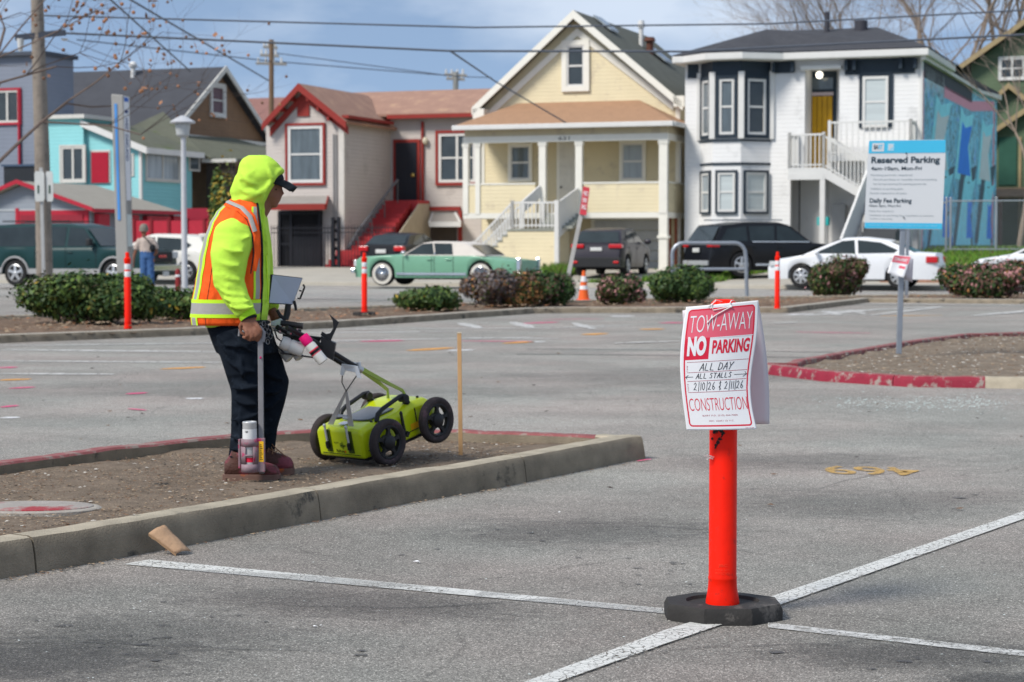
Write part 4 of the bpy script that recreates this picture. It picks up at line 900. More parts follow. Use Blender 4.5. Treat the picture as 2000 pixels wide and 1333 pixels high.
r = f.rect(1950, 268, 1986, 362, -2.4); b = MB(); b.box((r[0], -2.46, r[1]), (r[2], -2.38, r[3])); b.build('door', M('deep_green_door', (.03, .1, .07), .6), gh, smooth=0)
b = MB(); b.box((f.x(1988, -2.4), -2.47, 0), (f.x(1993, -2.4), -2.38, f.z(1990, 268, -2.4))); b.build('door_trim', TN, gh, smooth=0)
# little shed with a plank roof in front of it
f = Fr(1928, .9, 95); sh = thing('shed', 'low dark shed with a weathered grey plank roof beside the mural', 'shed', f.root, -TH)
b = MB(); X1 = f.x(2050); z0_ = f.z(1940, 388, -.5); b.box((0, 0, -.2), (.12, 3, z0_)); b.box((0, 2.9, -.2), (X1, 3, z0_+.3)); b.build('wall', M('dark_boards', (.05, .052, .05), .9), sh, smooth=0)
b = MB(); b.slab([(-.3, -.6, z0_), (X1, -.6, z0_), (X1, 3, z0_+.55), (-.6, 3, z0_+.55)], (0, 0, .1)); b.build('roof', M('weathered_planks', (.22, .16, .11), .9, var=.3), sh, smooth=0)
for px in (1953, 2045):
    b = MB(); X = f.x(px, -.4); b.box((X-.09, -.5, -.3), (X+.09, -.32, z0_+.02)); b.build('post', M('post_wood', (.13, .08, .06), .85), sh, smooth=0)

# ============ turquoise house ============
TQ = M('turquoise_siding', (.24, .56, .58), .65, var=.06, vs=1, siding=.17); OW = M('offwhite_trim', (.58, .57, .53), .7, var=.1)
MOSS = M('mossy_grey_roof', (.13, .135, .10), .95, var=.2, vs=2, bump=.4, bs=20, c2=(.1, .13, .05), mix2=.38, s2=.7)
f = Fr(92, .5, 79); tq = thing('turquoise_house', 'turquoise house with a red door and white window frames behind the grey garage', 'house', f.root, -TH)
xm, xr = f.x(165), f.x(272); zL = f.z(120, 232); zR = f.z(272, 290); zM = f.z(165, 243); DD = f.x(404) ; 
dd = 4.6
b = MB(); b.box((0, 0, -.5), (xm, 3.5, zL)); b.prism([(xm, -.5), (xr, -.5), (xr, zR-.1), (xm, zM-.1)], .25, .27+dd); b.build('wall', TQ, tq, smooth=0)
b = MB(); b.box((-.15, -.25, zL-.02), (xm+.2, 3.6, zL+.16)); b.box((-.05, -.03, -.5), (.12, .02, zL)); b.build('parapet_trim', OW, tq, smooth=0)
b = MB(); b.slab([(xm-.1, -.05, zM+.05), (xr+.45, -.05, zR-.1), (xr+.45, dd+.6, zR-.1), (xm-.1, dd+.6, zM+.05)], (0, 0, .12)); b.slab([(xm-.6, dd+.6, zM+.1), (xr+.45, dd+.6, zR-.1), (xr+.45, dd+.7, zR-.1), (xm-.5, dd+3.5, zM+1.)], (0, 0, .1)); b.build('roof', MOSS, tq, smooth=0)
b = MB(); b.slab([(xm-.1, -.1, zM+.19), (xr+.47, -.1, zR+.04), (xr+.47, -.1, zR-.26), (xm-.1, -.1, zM-.1)], (0, .06, 0)); b.box((xr+.44, -.05, zR-.24), (xr+.52, dd+.6, zR+.02)); b.box((xr-.1, .18, -.5), (xr+.03, .3, zR-.1)); b.build('bargeboard', WHT, tq, smooth=0)
r = f.rect(118, 283, 168, 358); window(tq, *r, 0, .1, OW, GLD, False, OW, .08, vert=1, d=.08)
r = f.rect(178, 293, 216, 358, .25); b = MB(); b.box((r[0], .2, r[1]), (r[2], .26, r[3])); b.build('door_frame', OW, tq, smooth=0)
b = MB(); b.box((r[0]+.08, .15, r[1]), (r[2]-.08, .2, r[3]-.1)); b.build('door', M('crimson_door', (.38, .01, .03), .45), tq, smooth=0)
r = f.rect(242, 300, 262, 345, .25); window(tq, *r, .25, .08, OW, GLC, False)
Tm = Matrix(((0, -1, 0, xr), (1, 0, 0, .27), (0, 0, 1, 0), (0, 0, 0, 1)))   # side wall facing right
def sidewin(px0, py0, px1, py1, par, xr_, Tm_, fr, **k):
    # find depth along the side wall for a pixel column
    def dep(px):
        lo, hi = 0, 12
        for _ in range(40):
            m_ = (lo+hi)/2
            if fr.x(px, m_) > xr_: lo = m_      # wall point is right of column when depth too small
            else: hi = m_
        return lo
    def col(px):
        best = min((abs(fr.x(px, t*.05)-xr_), t*.05) for t in range(0, 320)); return best[1]
    a, c = col(px0), col(px1); return (a, fr.z(px0, py1, a), c, fr.z(px0, py0, a))
a = sidewin(284, 290, 352, 354, tq, xr, Tm, f); window(tq, a[0]-.27, a[1], a[2]-.27, a[3], 0, .09, OW, GLC, False, OW, .06, vert=1, T=Tm, d=.08)
a = sidewin(369, 299, 390, 334, tq, xr, Tm, f); window(tq, a[0]-.27, a[1], a[2]-.27, a[3], 0, .09, OW, GLM, False, T=Tm, d=.08)

# ============ brown shingled house with the long dark roof ============
BR = M('brown_shingle_wall', (.24, .145, .085), .8, var=.12, vs=2, siding=.2); SL = M('slate_grey_roof', (.062, .065, .075), .9, var=.15, vs=1.5, bump=.4, bs=20, c2=(.075, .095, .05), mix2=.3, s2=.18)
f = Fr(326, .6, 86); bw = thing('brown_house', 'brown shingled house with a long slate grey roof and a white framed attic window', 'house', f.root, -TH)
ze = f.z(326, 262); W_ = 9.6
def col(fr, px, xw):
    return min((abs(fr.x(px, t*.05)-xw), t*.05) for t in range(0, 400))[1]
ya = col(f, 428, 0); yb = ya*2; zA = f.z(428, 137, ya); xL = f.x(60, ya)
b = MB(); b.box((xL, 0, -.5), (0, yb, ze)); b.prism([(0, ze), (ya, zA-.1), (yb, ze)], -.2, 0, 'x'); b.build('wall', BR, bw, smooth=0)
b = MB(); b.slab([(xL, -.6, ze-.35), (.4, -.6, ze-.35), (.4, ya, zA), (xL, ya, zA)], (0, 0, .15)); b.slab([(xL, yb+.5, ze-.3), (.4, yb+.5, ze-.3), (.4, ya, zA), (xL, ya, zA)], (0, 0, .15)); b.build('roof', SL, bw, smooth=0)
b = MB(); b.slab([(.42, -.6, ze-.45), (.42, ya, zA-.1), (.42, ya, zA+.2), (.42, -.6, ze-.15)], (.08, 0, 0)); b.slab([(.42, yb+.5, ze-.4), (.42, ya, zA-.1), (.42, ya, zA+.2), (.42, yb+.5, ze-.1)], (.08, 0, 0)); b.box((.0, 1.0, ze-.1), (.25, yb, ze+.08)); b.build('bargeboard', OW, bw, smooth=0)
Tb = Matrix(((0, -1, 0, .0), (1, 0, 0, 0), (0, 0, 1, 0), (0, 0, 0, 1)))
y0_, y1_ = col(f, 411, 0), col(f, 440, 0); window(bw, y0_, f.z(425, 230, (y0_+y1_)/2), y1_, f.z(425, 163, (y0_+y1_)/2), 0, .1, WHT, M('maroon_pane', (.09, .03, .04), .2), True, WHT, .14, T=Tb, d=.12)
b = MB(); X = f.x(255, ya-1); b.cyl((X, ya-.6, zA-.6), (X, ya-.6, zA+.2), .12); b.ell((X, ya-.6, zA+.33), (.22, .22, .2), 12, 8); b.build('roof_vent', WHT, bw)
# lean-to below the gable
b = MB(); zz0, zz1 = f.z(400, 262, 1.), f.z(400, 312, -2); b.slab([(.2, 6.5, zz0), (.2, -1, zz0-.2), (3.2, -1.4, zz1), (5.5, 6.5, zz1)], (0, 0, .12)); b.box((.2, 0, -.5), (2.4, 5, zz1-.1), 1); b.build('side_porch', [MOSS, BR], bw, smooth=0)
b = MB(); b.box((f.x(405, -1), -1.05, .2), (f.x(460, -1), -.95, f.z(405, 320, -1))); b.box((f.x(396, -1.3), -1.35, f.z(400, 318, -1.3)), (f.x(462, -1.3), -1.2, f.z(400, 311, -1.3)), 1); b.build('porch_screen', [M('dim_porch', (.05, .04, .035), .8), OW], bw, smooth=0)
# distant red roof
f2 = Fr(462, .6, 104); rr = thing('distant_house', 'red roofed house mostly hidden behind the beige house', 'house', f2.root, -TH)
b = MB(); b.box((-3, 0, -.5), (6, 7, f2.z(500, 248))); b.build('wall', M('distant_tan_wall', (.3, .25, .2), .8), rr, smooth=0)
b = MB(); z1_, z2_ = f2.z(500, 248), f2.z(500, 196, 4); b.slab([(-3.3, -.3, z1_), (6.3, -.3, z1_), (6.3, 4, z2_), (-3.3, 4, z2_)], (0, 0, .12)); b.slab([(-3.3, 8.3, z1_), (6.3, 8.3, z1_), (6.3, 4, z2_), (-3.3, 4, z2_)], (0, 0, .12)); b.build('roof', M('dull_red_roof', (.25, .13, .11), .9, bump=.3), rr, smooth=0)

# ============ grey garage with red trim ============
GB = M('blue_grey_siding', (.24, .27, .31), .75, var=.06, vs=1, siding=.17); CR = M('crimson_trim', (.4, .02, .04), .55)
GRF = M('warm_grey_shingles', (.31, .29, .25), .95, var=.12, vs=2, bump=.4, bs=20)
f = Fr(-70, .2, 71); ga = thing('garage', 'low blue grey garage with crimson fascia and a crimson roller door', 'garage', f.root, -TH)
xr = f.x(178); xa = f.x(45); ze = f.z(178, 408); zA = f.z(45, 362); dl = 6.8
b = MB(); b.box((0, 0, -.4), (xr, dl, ze)); b.prism([(0, ze), (xr, ze), (xa, zA)], 0, .3); b.build('wall', GB, ga, smooth=0)
b = MB(); e = .35; A = (xa, -.4, zA+.16); Bk = (xa, dl-1.2, zA+.16); c1 = (xr+e, -.4, ze-.05); c2 = (xr+e, dl+e, ze-.05); c3 = (-e, dl+e, ze-.05); c4 = (-e, -.4, ze-.05)
for p in ([A, c1, c2, Bk], [Bk, c2, c3], [A, Bk, c3, c4]): b.slab(p, (0, 0, -.1))
b.build('roof', GRF, ga, smooth=0)
b = MB(); b.slab([(xr+e, -.45, ze-.12), (xa, -.45, zA+.05), (xa, -.45, zA+.22), (xr+e, -.45, ze+.04)], (0, .06, 0)); b.slab([(-e, -.45, ze-.12), (xa, -.45, zA+.05), (xa, -.45, zA+.22), (-e, -.45, ze+.04)], (0, .06, 0)); b.box((xr+e, -.4, ze-.16), (xr+e+.06, dl+e, ze+.0)); b.build('fascia', CR, ga, smooth=0)
r = f.rect(38, 411, 168, 470); b = MB(); b.box((r[0], -.05, r[1]), (r[2], .01, r[3])); b.box((r[2]+.0, -.07, -.4), (r[2]+.14, .01, r[3]+.1)); b.box((r[0]-.14, -.07, -.4), (r[0], .01, r[3]+.1)); b.build('door_frame', CR, ga, smooth=0)
b = MB()
for i in range(6): b.box((r[0]+.1, -.09, r[1]+.02+i*.35), (r[2]-.1, -.05, r[1]+.35+i*.35)) if r[1]+.35+i*.35 < r[3] else None
b.build('garage_door', M('dull_crimson_door', (.26, .02, .035), .6), ga, smooth=0)
b = MB(); b.box((-.01, -.03, ze-.08), (xr, .0, ze)); b.build('wall_trim', M('pale_blue_trim', (.4, .43, .45), .6), ga, smooth=0)
for (p0_, p1_, q0, q1) in ((185, 205, 418, 445), (248, 262, 420, 450), (279, 325, 422, 460), (330, 352, 422, 450)):
    y0 = col(f, p0_, xr); y1 = col(f, p1_, xr); b = MB(); b.box((xr, y0, f.z(p0_, q1, y0)), (xr+.25, y1, f.z(p0_, q0, y0))); b.build('side_panel', CR, ga, smooth=0)
# dark box terrace between the garage and the blue-grey house
b = MB()
f = Fr(-120, .3, 80); bl = thing('blue_grey_house', 'tall blue grey house with crimson window frames at the left edge', 'house', f.root, -TH)
xr = f.x(92); zt = f.z(92, 108); b = MB(); b.box((0, 0, -.4), (xr, 2.4, zt)); b.build('wall', M('slate_blue_siding', (.19, .215, .265), .75, var=.06, vs=1, siding=.2), bl, smooth=0)
b = MB(); b.box((-.1, -.3, zt), (xr+.15, 2.6, zt+.18)); b.build('roof', M('dark_roof_edge', (.07, .08, .1), .9), bl, smooth=0)
r = f.rect(-12, 172, 42, 245); window(bl, *r, 0, .1, OW, GLD, False, CR, .1, vert=1, d=.1)
b = MB(); X = f.x(42); b.cyl((X, -.08, 0), (X, -.08, f.z(42, 175)), .07); b.build('drain_pipe', CR, bl)
r = f.rect(8, 325, 74, 400, -1.2); b = MB(); b.box((r[0], -1.2, r[1]), (r[2], -.02, r[3])); b.build('balcony', M('black_balcony', (.02, .024, .03), .6), bl, smooth=0)
b = MB(); b.box((r[0]-.1, -1.26, r[3]), (r[2]+.1, -.02, r[3]+.1)); b.build('balcony_rail', M('navy_rail', (.05, .08, .13), .6), bl, smooth=0)
# crimson fence to the right of the garage
f = Fr(262, .2, 71.5); cfn = thing('crimson_fence', 'crimson painted panel fence behind the white car', 'fence', f.root, -TH)
X = 0; b = MB(); x1_ = f.x(470); zt = f.z(380, 407); n = 6
for i in range(n): xa_ = x1_*i/n; b.box((xa_+.03, 0, -.2), (x1_*(i+1)/n-.03, .06, zt-.5)); 
b.build('panel', CR, cfn, smooth=0)
b = MB(); b.box((f.x(350), .15, -.2), (x1_, .25, zt)); b.build('back_panel', M('deep_crimson', (.27, .012, .03), .6), cfn, smooth=0)
for i in range(n+1):
    b = MB(); b.box((x1_*i/n-.06, -.05, -.2), (x1_*i/n+.06, .1, zt-.42)); b.build('post', M('dark_crimson', (.2, .012, .02), .6), cfn, smooth=0)
# ---------------- vehicles ----------------
TYRE = M('tyre_rubber', (.022, .022, .023), .85, var=.2, bump=.2, bs=80); ALU = M('wheel_alloy', (.55, .56, .57), .35, .6); CHR = M('chrome', (.75, .76, .78), .15, 1.); 
TAIL = M('tail_light', (.5, .01, .015), .25, coat=.5); HEAD = M('headlight', (.6, .62, .62), .15, coat=.5); PLAS = M('black_plastic', (.025, .026, .028), .6); PLATE = M('number_plate', (.6, .6, .58), .5); CGL = M('car_window_glass', (.025, .035, .038), .08, var=.4, vs=1.3, spec=.4)
def wheel(par, x, y, r, wd=.22, rim=ALU, white=False, spokes=5, name='wheel'):
    s = 1 if y > 0 else -1
    b = MB(); b.rings([[(x+rr*cos(2*pi*j/28), y+yy, r+rr*sin(2*pi*j/28)) for j in range(28)] for rr, yy in ((r*.62, -wd/2*s), (r*.93, -wd/2*s), (r, -wd*.36*s), (r, wd*.36*s), (r*.93, wd/2*s), (r*.62, wd/2*s))], True, True)
    w = b.build(name, TYRE, par)
    if white:
        b = MB(); b.rings([[(x+rr*cos(2*pi*j/28), y+yy, r+rr*sin(2*pi*j/28)) for j in range(28)] for rr, yy in ((r*.64, wd/2*s+.012*s), (r*.88, wd/2*s+.012*s))], True, False); b.build('whitewall', M('whitewall', (.62, .59, .52), .6), w)
    b = MB(); yo = y+(wd/2+.006)*s
    ring = lambda rr, dy: [(x+rr*cos(2*pi*j/28), yo+dy*s, r+rr*sin(2*pi*j/28)) for j in range(28)]
    b.rings([ring(r*.66, 0), ring(r*.6, .012), ring(r*.55, -.03)], True, False)
    b.ell((x, yo, r), (r*.15, .03, r*.15), 12, 6)
    for k in range(spokes):
        a = 2*pi*k/spokes+.3; c0 = Vector((x+r*.1*cos(a), yo-.0*s, r+r*.1*sin(a))); c1 = Vector((x+r*.6*cos(a), yo-.01*s, r+r*.6*sin(a))); b.rod(c0, c1, r*(.2 if spokes < 8 else .05), .03)
    b.build('rim', rim, w)
    b = MB(); b.cyl((x, yo-.05*s, r), (x, yo-.045*s, r), r*.62, n=24); b.build('wheel_well', DKV if False else M('dark_rim_back', (.05, .05, .052), .7), w)
    return w
def resample(poly, step=.25):
    o = []
    for i, p in enumerate(poly):
        q = poly[(i+1) % len(poly)]; L = hypot(q[0]-p[0], q[1]-p[1]); n = max(1, int(L/step))
        for k in range(n): o.append((p[0]+(q[0]-p[0])*k/n, p[1]+(q[1]-p[1])*k/n))
    return o
def car(name, label, loc, heading, Lh, W, prof, gh, axles, r, paint_, roofm=None, wins=(), belt=.0, tuck=.05, nose=.05, rim=ALU, white=False, spokes=5, tw=.72, lights=(), group=None, cat='car', hid=()):
    """prof: side outline without arches (x front +, z); gh: greenhouse outline; everything in metres"""
    t = thing(name, label, cat, loc, heading, group)
    # cut the arches
    bot = prof[-1][1]; prof = prof[:-1]; pl = []
    xs = [x for x, z in prof]; xf, xr = max(xs), min(xs)
    top = [p for p in prof]
    arch = []
    for ax in sorted(axles):
        arch.append([(ax-(r+.06)*cos(pi*k/10), max(bot, r+(r+.06)*sin(pi*k/10))) for k in range(11)])
    base = [(xr, bot)]
    for a in arch: base += [(a[0][0], bot)]+a[1:-1]+[(a[-1][0], bot)]
    base += [(xf, bot)]
    body = resample(base, 9) + resample(top, .3)
    poly = base+top; eps = .0015
    def span(x):
        zs = []
        for i in range(len(poly)):
            (xa, za), (xb, zb_) = poly[i], poly[(i+1) % len(poly)]
            if (xa-x)*(xb-x) <= 0 and abs(xa-xb) > 1e-9: zs.append(za+(zb_-za)*(x-xa)/(xb-xa))
        return (min(zs), max(zs)) if zs else (bot, bot+.1)
    xmn, xmx = min(p[0] for p in poly), max(p[0] for p in poly)
    cx = [xmn+.003+(xmx-xmn-.006)*k/46 for k in range(47)]+[p[0] for p in poly if xmn+.01 < p[0] < xmx-.01]
    for a in arch: cx += [a[0][0]-eps, a[0][0]+eps, a[-1][0]-eps, a[-1][0]+eps]
    cx = sorted(set(round(v, 4) for v in cx)); rs = []
    for x in cx:
        z0, z1 = span(x); e_ = max(0, (abs(x)/Lh-.68)/.32); hf = W/2*(1-nose*2.2*e_**2.6); r_ = []; lim = min(z0, z1-.02)
        half = [(lim+(z1-lim)*v, hf*(1-.045*(1-v)**2-.05*max(0, v-.55)**2*4)) for v in (0, .12, .35, .6, .8, .93)]+[(z1-.012-tuck*.2, hf*.93), (z1+.0, hf*.85), (z1+.018, hf*.5)]
        r_ = [(x, -y, z) for z, y in half]+[(x, 0, z1+.024)]+[(x, y, z) for z, y in reversed(half)]
        rs.append(r_)
    b = MB(); b.rings(rs, True, True); bo = b.build('body', paint_, t, smooth=38)
    for wv in wins:     # door gaps follow the curve of the body side
        for xg in (max(p[0] for p in wv)+.04, min(p[0] for p in wv)-.03):
            if any(abs(xg-ax) < r+.12 for ax in axles): continue
            z0, z1 = span(xg); e_ = max(0, (abs(xg)/Lh-.68)/.32); hf = W/2*(1-nose*2.2*e_**2.6)+.003; b = MB()
            for s in (-1, 1): b.rings([[(xg+dx, s*hf*(1-.045*(1-v)**2-.05*max(0, v-.55)**2*4), z0+(z1-z0)*v) for v in (.05, .2, .35, .5, .6, .7, .8, .9, .96)] for dx in (-.008, .008)], False, False)
            b.build('door_gap', DKV, bo, smooth=0)
        xm = min(p[0] for p in wv)+.12; zh = span(xm)[1]*.84
        for s in (-1, 1): b = MB(); y_ = sorted((s*(W/2-.03), s*(W/2+.025))); b.box((xm-.09, y_[0], zh), (xm+.09, y_[1], zh+.03)); b.build('door_handle', paint_, t, smooth=0, bevel=.008)
    b = MB(); rs = []; zb, zt_ = min(z for x, z in gh), max(z for x, z in gh)
    hw = lambda z: W/2*(.93-(.93-tw)*(z-zb)/(zt_-zb))
    for tt in (-1, -.9, -.5, 0, .5, .9, 1): rs.append([(x*(1-.02*abs(tt)**3), tt*hw(z), z-(.035*abs(tt)**4 if z > zt_-.12 else 0)) for x, z in resample(gh, .4)])
    b.rings(rs, True, True); rf = b.build('roof', roofm or paint_, t, smooth=38)
    for wv in wins:
        for s in (-1, 1):
            b = MB(); b.add([(x, s*(hw(z)+.006), z) for x, z in wv], [list(range(len(wv))) if s < 0 else list(range(len(wv)))[::-1]]); b.build('side_window', CGL, t, smooth=0)
    # windscreens from the sloping edges of gh: first edge pair = rear, last = front (gh given as rear base, rear top, ..., front top, front base)
    for nm, p, q in (('rear_window', gh[0], gh[1]), ('windscreen', gh[-1], gh[-2])):
        s = -1 if nm == 'rear_window' else 1
        def at(tt): return (p[0]+(q[0]-p[0])*tt+s*.012, p[1]+(q[1]-p[1])*tt+.006)
        (xa, za), (xb, zb2) = at(.1), at(.9)
        b = MB(); ya, yb = hw(za)*.92, hw(zb2)*.9; b.add([(xa, -ya, za), (xa, ya, za), (xb, yb, zb2), (xb, -yb, zb2)], [(0, 1, 2, 3)]); b.build(nm, CGL, t, smooth=0)
    for ax in axles:
        for s in (-1, 1): wheel(t, ax, s*(W/2-.14), r, .22, rim, white, spokes)
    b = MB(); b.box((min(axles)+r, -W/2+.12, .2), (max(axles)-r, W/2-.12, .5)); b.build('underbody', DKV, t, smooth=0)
    for nm, mt, bx in lights:
        for s in ((-1, 1) if bx[0][1] > .01 else (1,)):
            (x0, y0, z0), (x1, y1, z1) = bx; b = MB(); b.box((x0, min(s*y0, s*y1) if y0 > .01 else -y1, z0), (x1, max(s*y0, s*y1) if y0 > .01 else y1, z1)); b.build(nm, mt, t, smooth=0, bevel=.02)
    return t
def cpos(px, Y, z): p = P(px, 482, Y); return (p.x, Y, z)
HL = -TH            # heading right along the street
HR = pi-TH          # heading left
def carpaint(n, c, **k): return M(n, c, .38, var=.05, coat=.15, spec=.3, **k)
# mint sedan (heading left)
MINT = carpaint('mint_green_paint', (.17, .37, .25)); CREAM = M('cream_vinyl_roof', (.66, .61, .55), .6)
t = car('classic_sedan', 'long mint green 1970s sedan with a cream roof and whitewall tyres', cpos(872, 60.3, .09), HR, 2.62, 1.9,
    [(2.62, .42), (2.65, .78), (2.5, .86), (1.2, .94), (0, .93), (-1.2, .92), (-2.1, .82), (-2.62, .76), (-2.65, .4), (-2.5, .25), (2.4, .25)],
    [(-1.62, .9), (-1.02, 1.27), (-.7, 1.33), (.2, 1.34), (.45, 1.31), (1.12, .91)], (1.72, -1.45), .36, MINT, CREAM,
    [[(.98, .94), (.44, 1.26), (.12, 1.28), (.05, .94)], [(.0, .94), (.07, 1.28), (-.5, 1.27), (-.56, .94)]], rim=CHR, white=True, spokes=16, tw=.84, tuck=.06,
    lights=[('tail_fin', CHR, ((-2.7, .78, .45), (-2.58, .93, .84))), ('headlight', HEAD, ((2.6, .45, .58), (2.69, .85, .78))), ('bumper', CHR, ((2.63, 0, .38), (2.75, .93, .52))), ('rear_bumper', CHR, ((-2.76, 0, .32), (-2.63, .92, .45)))])
for s in (-1, 1):
    b = MB(); b.box((-1.0, s*.93-.02, .33), (1.25, s*.94+.01, .4)); b.box((.0, s*.88-.01, .95), (.03, s*.9+.01, 1.0)); b.build('chrome_trim', CHR, t, smooth=0)
    b = MB(); b.ell((.98, s*1.02, 1.0), (.06, .1, .06)); b.build('mirror', CHR, t)
# green suv (heading right)
DGR = carpaint('dark_green_paint', (.004, .036, .037))
t = car('green_suv', 'dark green full size SUV with grey lower trim on the street at the left', cpos(152, 59.5, .1), HL, 2.8, 1.98,
    [(2.8, .5), (2.83, .85), (2.72, 1.08), (1.45, 1.14), (1.0, 1.18), (-2.65, 1.15), (-2.8, 1.0), (-2.82, .5), (-2.7, .35), (2.6, .35)],
    [(-2.75, 1.1), (-2.5, 1.82), (-1.5, 1.87), (.3, 1.86), (.75, 1.78), (1.35, 1.12)], (1.8, -1.55), .39, DGR, None,
    [[(1.18, 1.18), (.72, 1.7), (.25, 1.74), (.22, 1.18)], [(.12, 1.18), (.15, 1.74), (-.75, 1.76), (-.75, 1.18)], [(-.9, 1.18), (-.9, 1.76), (-2.35, 1.72), (-2.5, 1.18)]], tw=.78, tuck=.03, nose=.03,
    lights=[('headlight', HEAD, ((2.76, .62, .82), (2.87, .93, 1.02))), ('grille', PLAS, ((2.8, 0, .72), (2.87, .6, 1.02))), ('bumper', CHR, ((2.8, 0, .46), (2.98, .99, .64))), ('number_plate', PLATE, ((2.96, 0, .3), (3.0, .17, .44))), ('grille_badge', TAIL, ((2.86, 0, .84), (2.89, .22, .93)))])
GRT = M('grey_cladding', (.33, .33, .33), .6)
for s in (-1, 1):
    b = MB(); y0, y1 = sorted((s*.955, s*1.0)); b.box((-1.1, y0, .36), (1.35, y1, .52)); b.box((-2.78, y0, .38), (-2.02, y1, .54)); b.box((2.27, y0, .38), (2.78, y1, .54)); b.build('sill_trim', GRT, t, smooth=0)
    for ax in (1.8, -1.55):
        b = MB(); b.tube([(ax+.47*cos(pi*k/10), s*.985, .39+.47*sin(pi*k/10)) for k in range(11)], .035, 6); b.build('wheel_arch_trim', GRT, t)
    b = MB(); b.box((1.0, min(s*.98, s*1.18), 1.2), (1.14, max(s*.98, s*1.18), 1.4)); b.build('mirror', PLAS, t, smooth=0, bevel=.03)
b = MB(); b.rod((-2.2, .6, 1.92), (.1, .6, 1.92), .04); b.build('roof_rail', PLAS, t, smooth=0); b = MB(); b.rod((-2.2, -.6, 1.92), (.1, -.6, 1.92), .04); b.build('roof_rail', PLAS, t, smooth=0)
# white crossover behind (heading left)
WCP = carpaint('warm_white_paint', (.72, .71, .66)); WCP2 = carpaint('silver_white_paint', (.74, .76, .78))
t = car('white_crossover', 'white crossover with a floating black rear pillar behind the walking pedestrian', cpos(322, 66.5, .12), HR, 2.15, 1.8,
    [(2.15, .4), (2.17, .7), (1.95, .9), (1.1, 1.0), (-1.6, 1.05), (-2.1, .95), (-2.17, .45), (-2.0, .28), (2.0, .28)],
    [(-2.1, 1.0), (-1.75, 1.45), (-1.0, 1.56), (.1, 1.58), (.4, 1.5), (1.25, .97)], (1.32, -1.3), .33, WCP, None,
    [[(1.0, 1.02), (.35, 1.42), (-.05, 1.46), (-.1, 1.02)], [(-.18, 1.02), (-.14, 1.46), (-1.0, 1.42), (-1.45, 1.2), (-1.2, 1.02)]], tw=.76,
    lights=[('tail_light', TAIL, ((-2.2, .5, .85), (-2.0, .88, 1.0))), ('rear_spoiler', WCP, ((-1.95, 0, 1.5), (-1.6, .6, 1.57)))])
# dark purple-black hatch in the driveway (seen from behind)
HRV = carpaint('dark_plum_paint', (.03, .026, .036))
dr_ = pi/2-TH
t = car('grey_hatchback', 'dark plum grey hatchback parked nose in at the yellow house garage', cpos(1196, 67.2, .3), dr_+.05, 2.15, 1.78,
    [(2.15, .4), (2.15, .75), (1.9, .92), (1.0, 1.05), (-1.7, 1.12), (-2.08, 1.0), (-2.18, .6), (-2.12, .3), (2.0, .28)],
    [(-2.02, 1.05), (-1.6, 1.5), (-.8, 1.6), (.1, 1.6), (.4, 1.52), (1.3, 1.0)], (1.32, -1.28), .34, HRV, None,
    [[(1.05, 1.1), (.4, 1.45), (-.1, 1.49), (-.12, 1.1)], [(-.2, 1.1), (-.2, 1.49), (-.9, 1.47), (-1.35, 1.2), (-1.1, 1.1)]], tw=.74,
    lights=[('tail_light', TAIL, ((-2.16, .42, .92), (-1.9, .86, 1.05))), ('bumper', PLAS, ((-2.24, 0, .3), (-2.1, .84, .62))), ('number_plate', PLATE, ((-2.17, 0, .82), (-2.13, .2, .94))), ('reflector', TAIL, ((-2.27, .6, .42), (-2.2, .78, .5)))])
for s in (-1, 1):
    b = MB(); b.ell((.98, s*.99, 1.13), (.07, .13, .09)); b.build('mirror', HRV, t)
# black suv turned into the driveway
BKP = carpaint('black_paint', (.006, .0065, .009))
t = car('black_suv', 'black three row SUV standing at an angle in front of the white house', cpos(1492, 65.2, .3), R(24), 2.5, 1.95,
    [(2.5, .45), (2.52, .8), (2.35, 1.0), (1.35, 1.1), (-2.2, 1.15), (-2.45, 1.0), (-2.52, .55), (-2.4, .32), (2.35, .3)],
    [(-2.42, 1.1), (-2.05, 1.66), (-1.2, 1.77), (.1, 1.78), (.45, 1.7), (1.35, 1.06)], (1.55, -1.4), .39, BKP, None,
    [[(1.12, 1.14), (.42, 1.6), (-.0, 1.64), (-.05, 1.14)], [(-.15, 1.14), (-.1, 1.64), (-1.05, 1.62), (-1.05, 1.14)], [(-1.15, 1.14), (-1.15, 1.62), (-1.85, 1.54), (-2.1, 1.2), (-2.0, 1.14)]], tw=.76,
    lights=[('tail_light', TAIL, ((-2.5, .62, .95), (-2.2, .96, 1.1))), ('number_plate', PLATE, ((-2.56, 0, .78), (-2.5, .2, .92))), ('bumper', M('silver_bumper_trim', (.35, .36, .37), .4), ((-2.58, 0, .36), (-2.4, .8, .52)))])
for s in (-1, 1):
    b = MB(); b.rod((-1.9, s*.62, 1.83), (.3, s*.62, 1.83), .04); b.build('roof_rail', M('dull_silver', (.3, .31, .32), .4), t, smooth=0)
    b = MB(); y0, y1 = sorted((s*.915, s*.945)); b.box((-1.0, y0, 1.11), (1.15, y1, 1.14)); b.box((-.9, s*.97-.02, .36), (.95, s*.97+.02, .42)); b.build('chrome_trim', CHR, t, smooth=0)
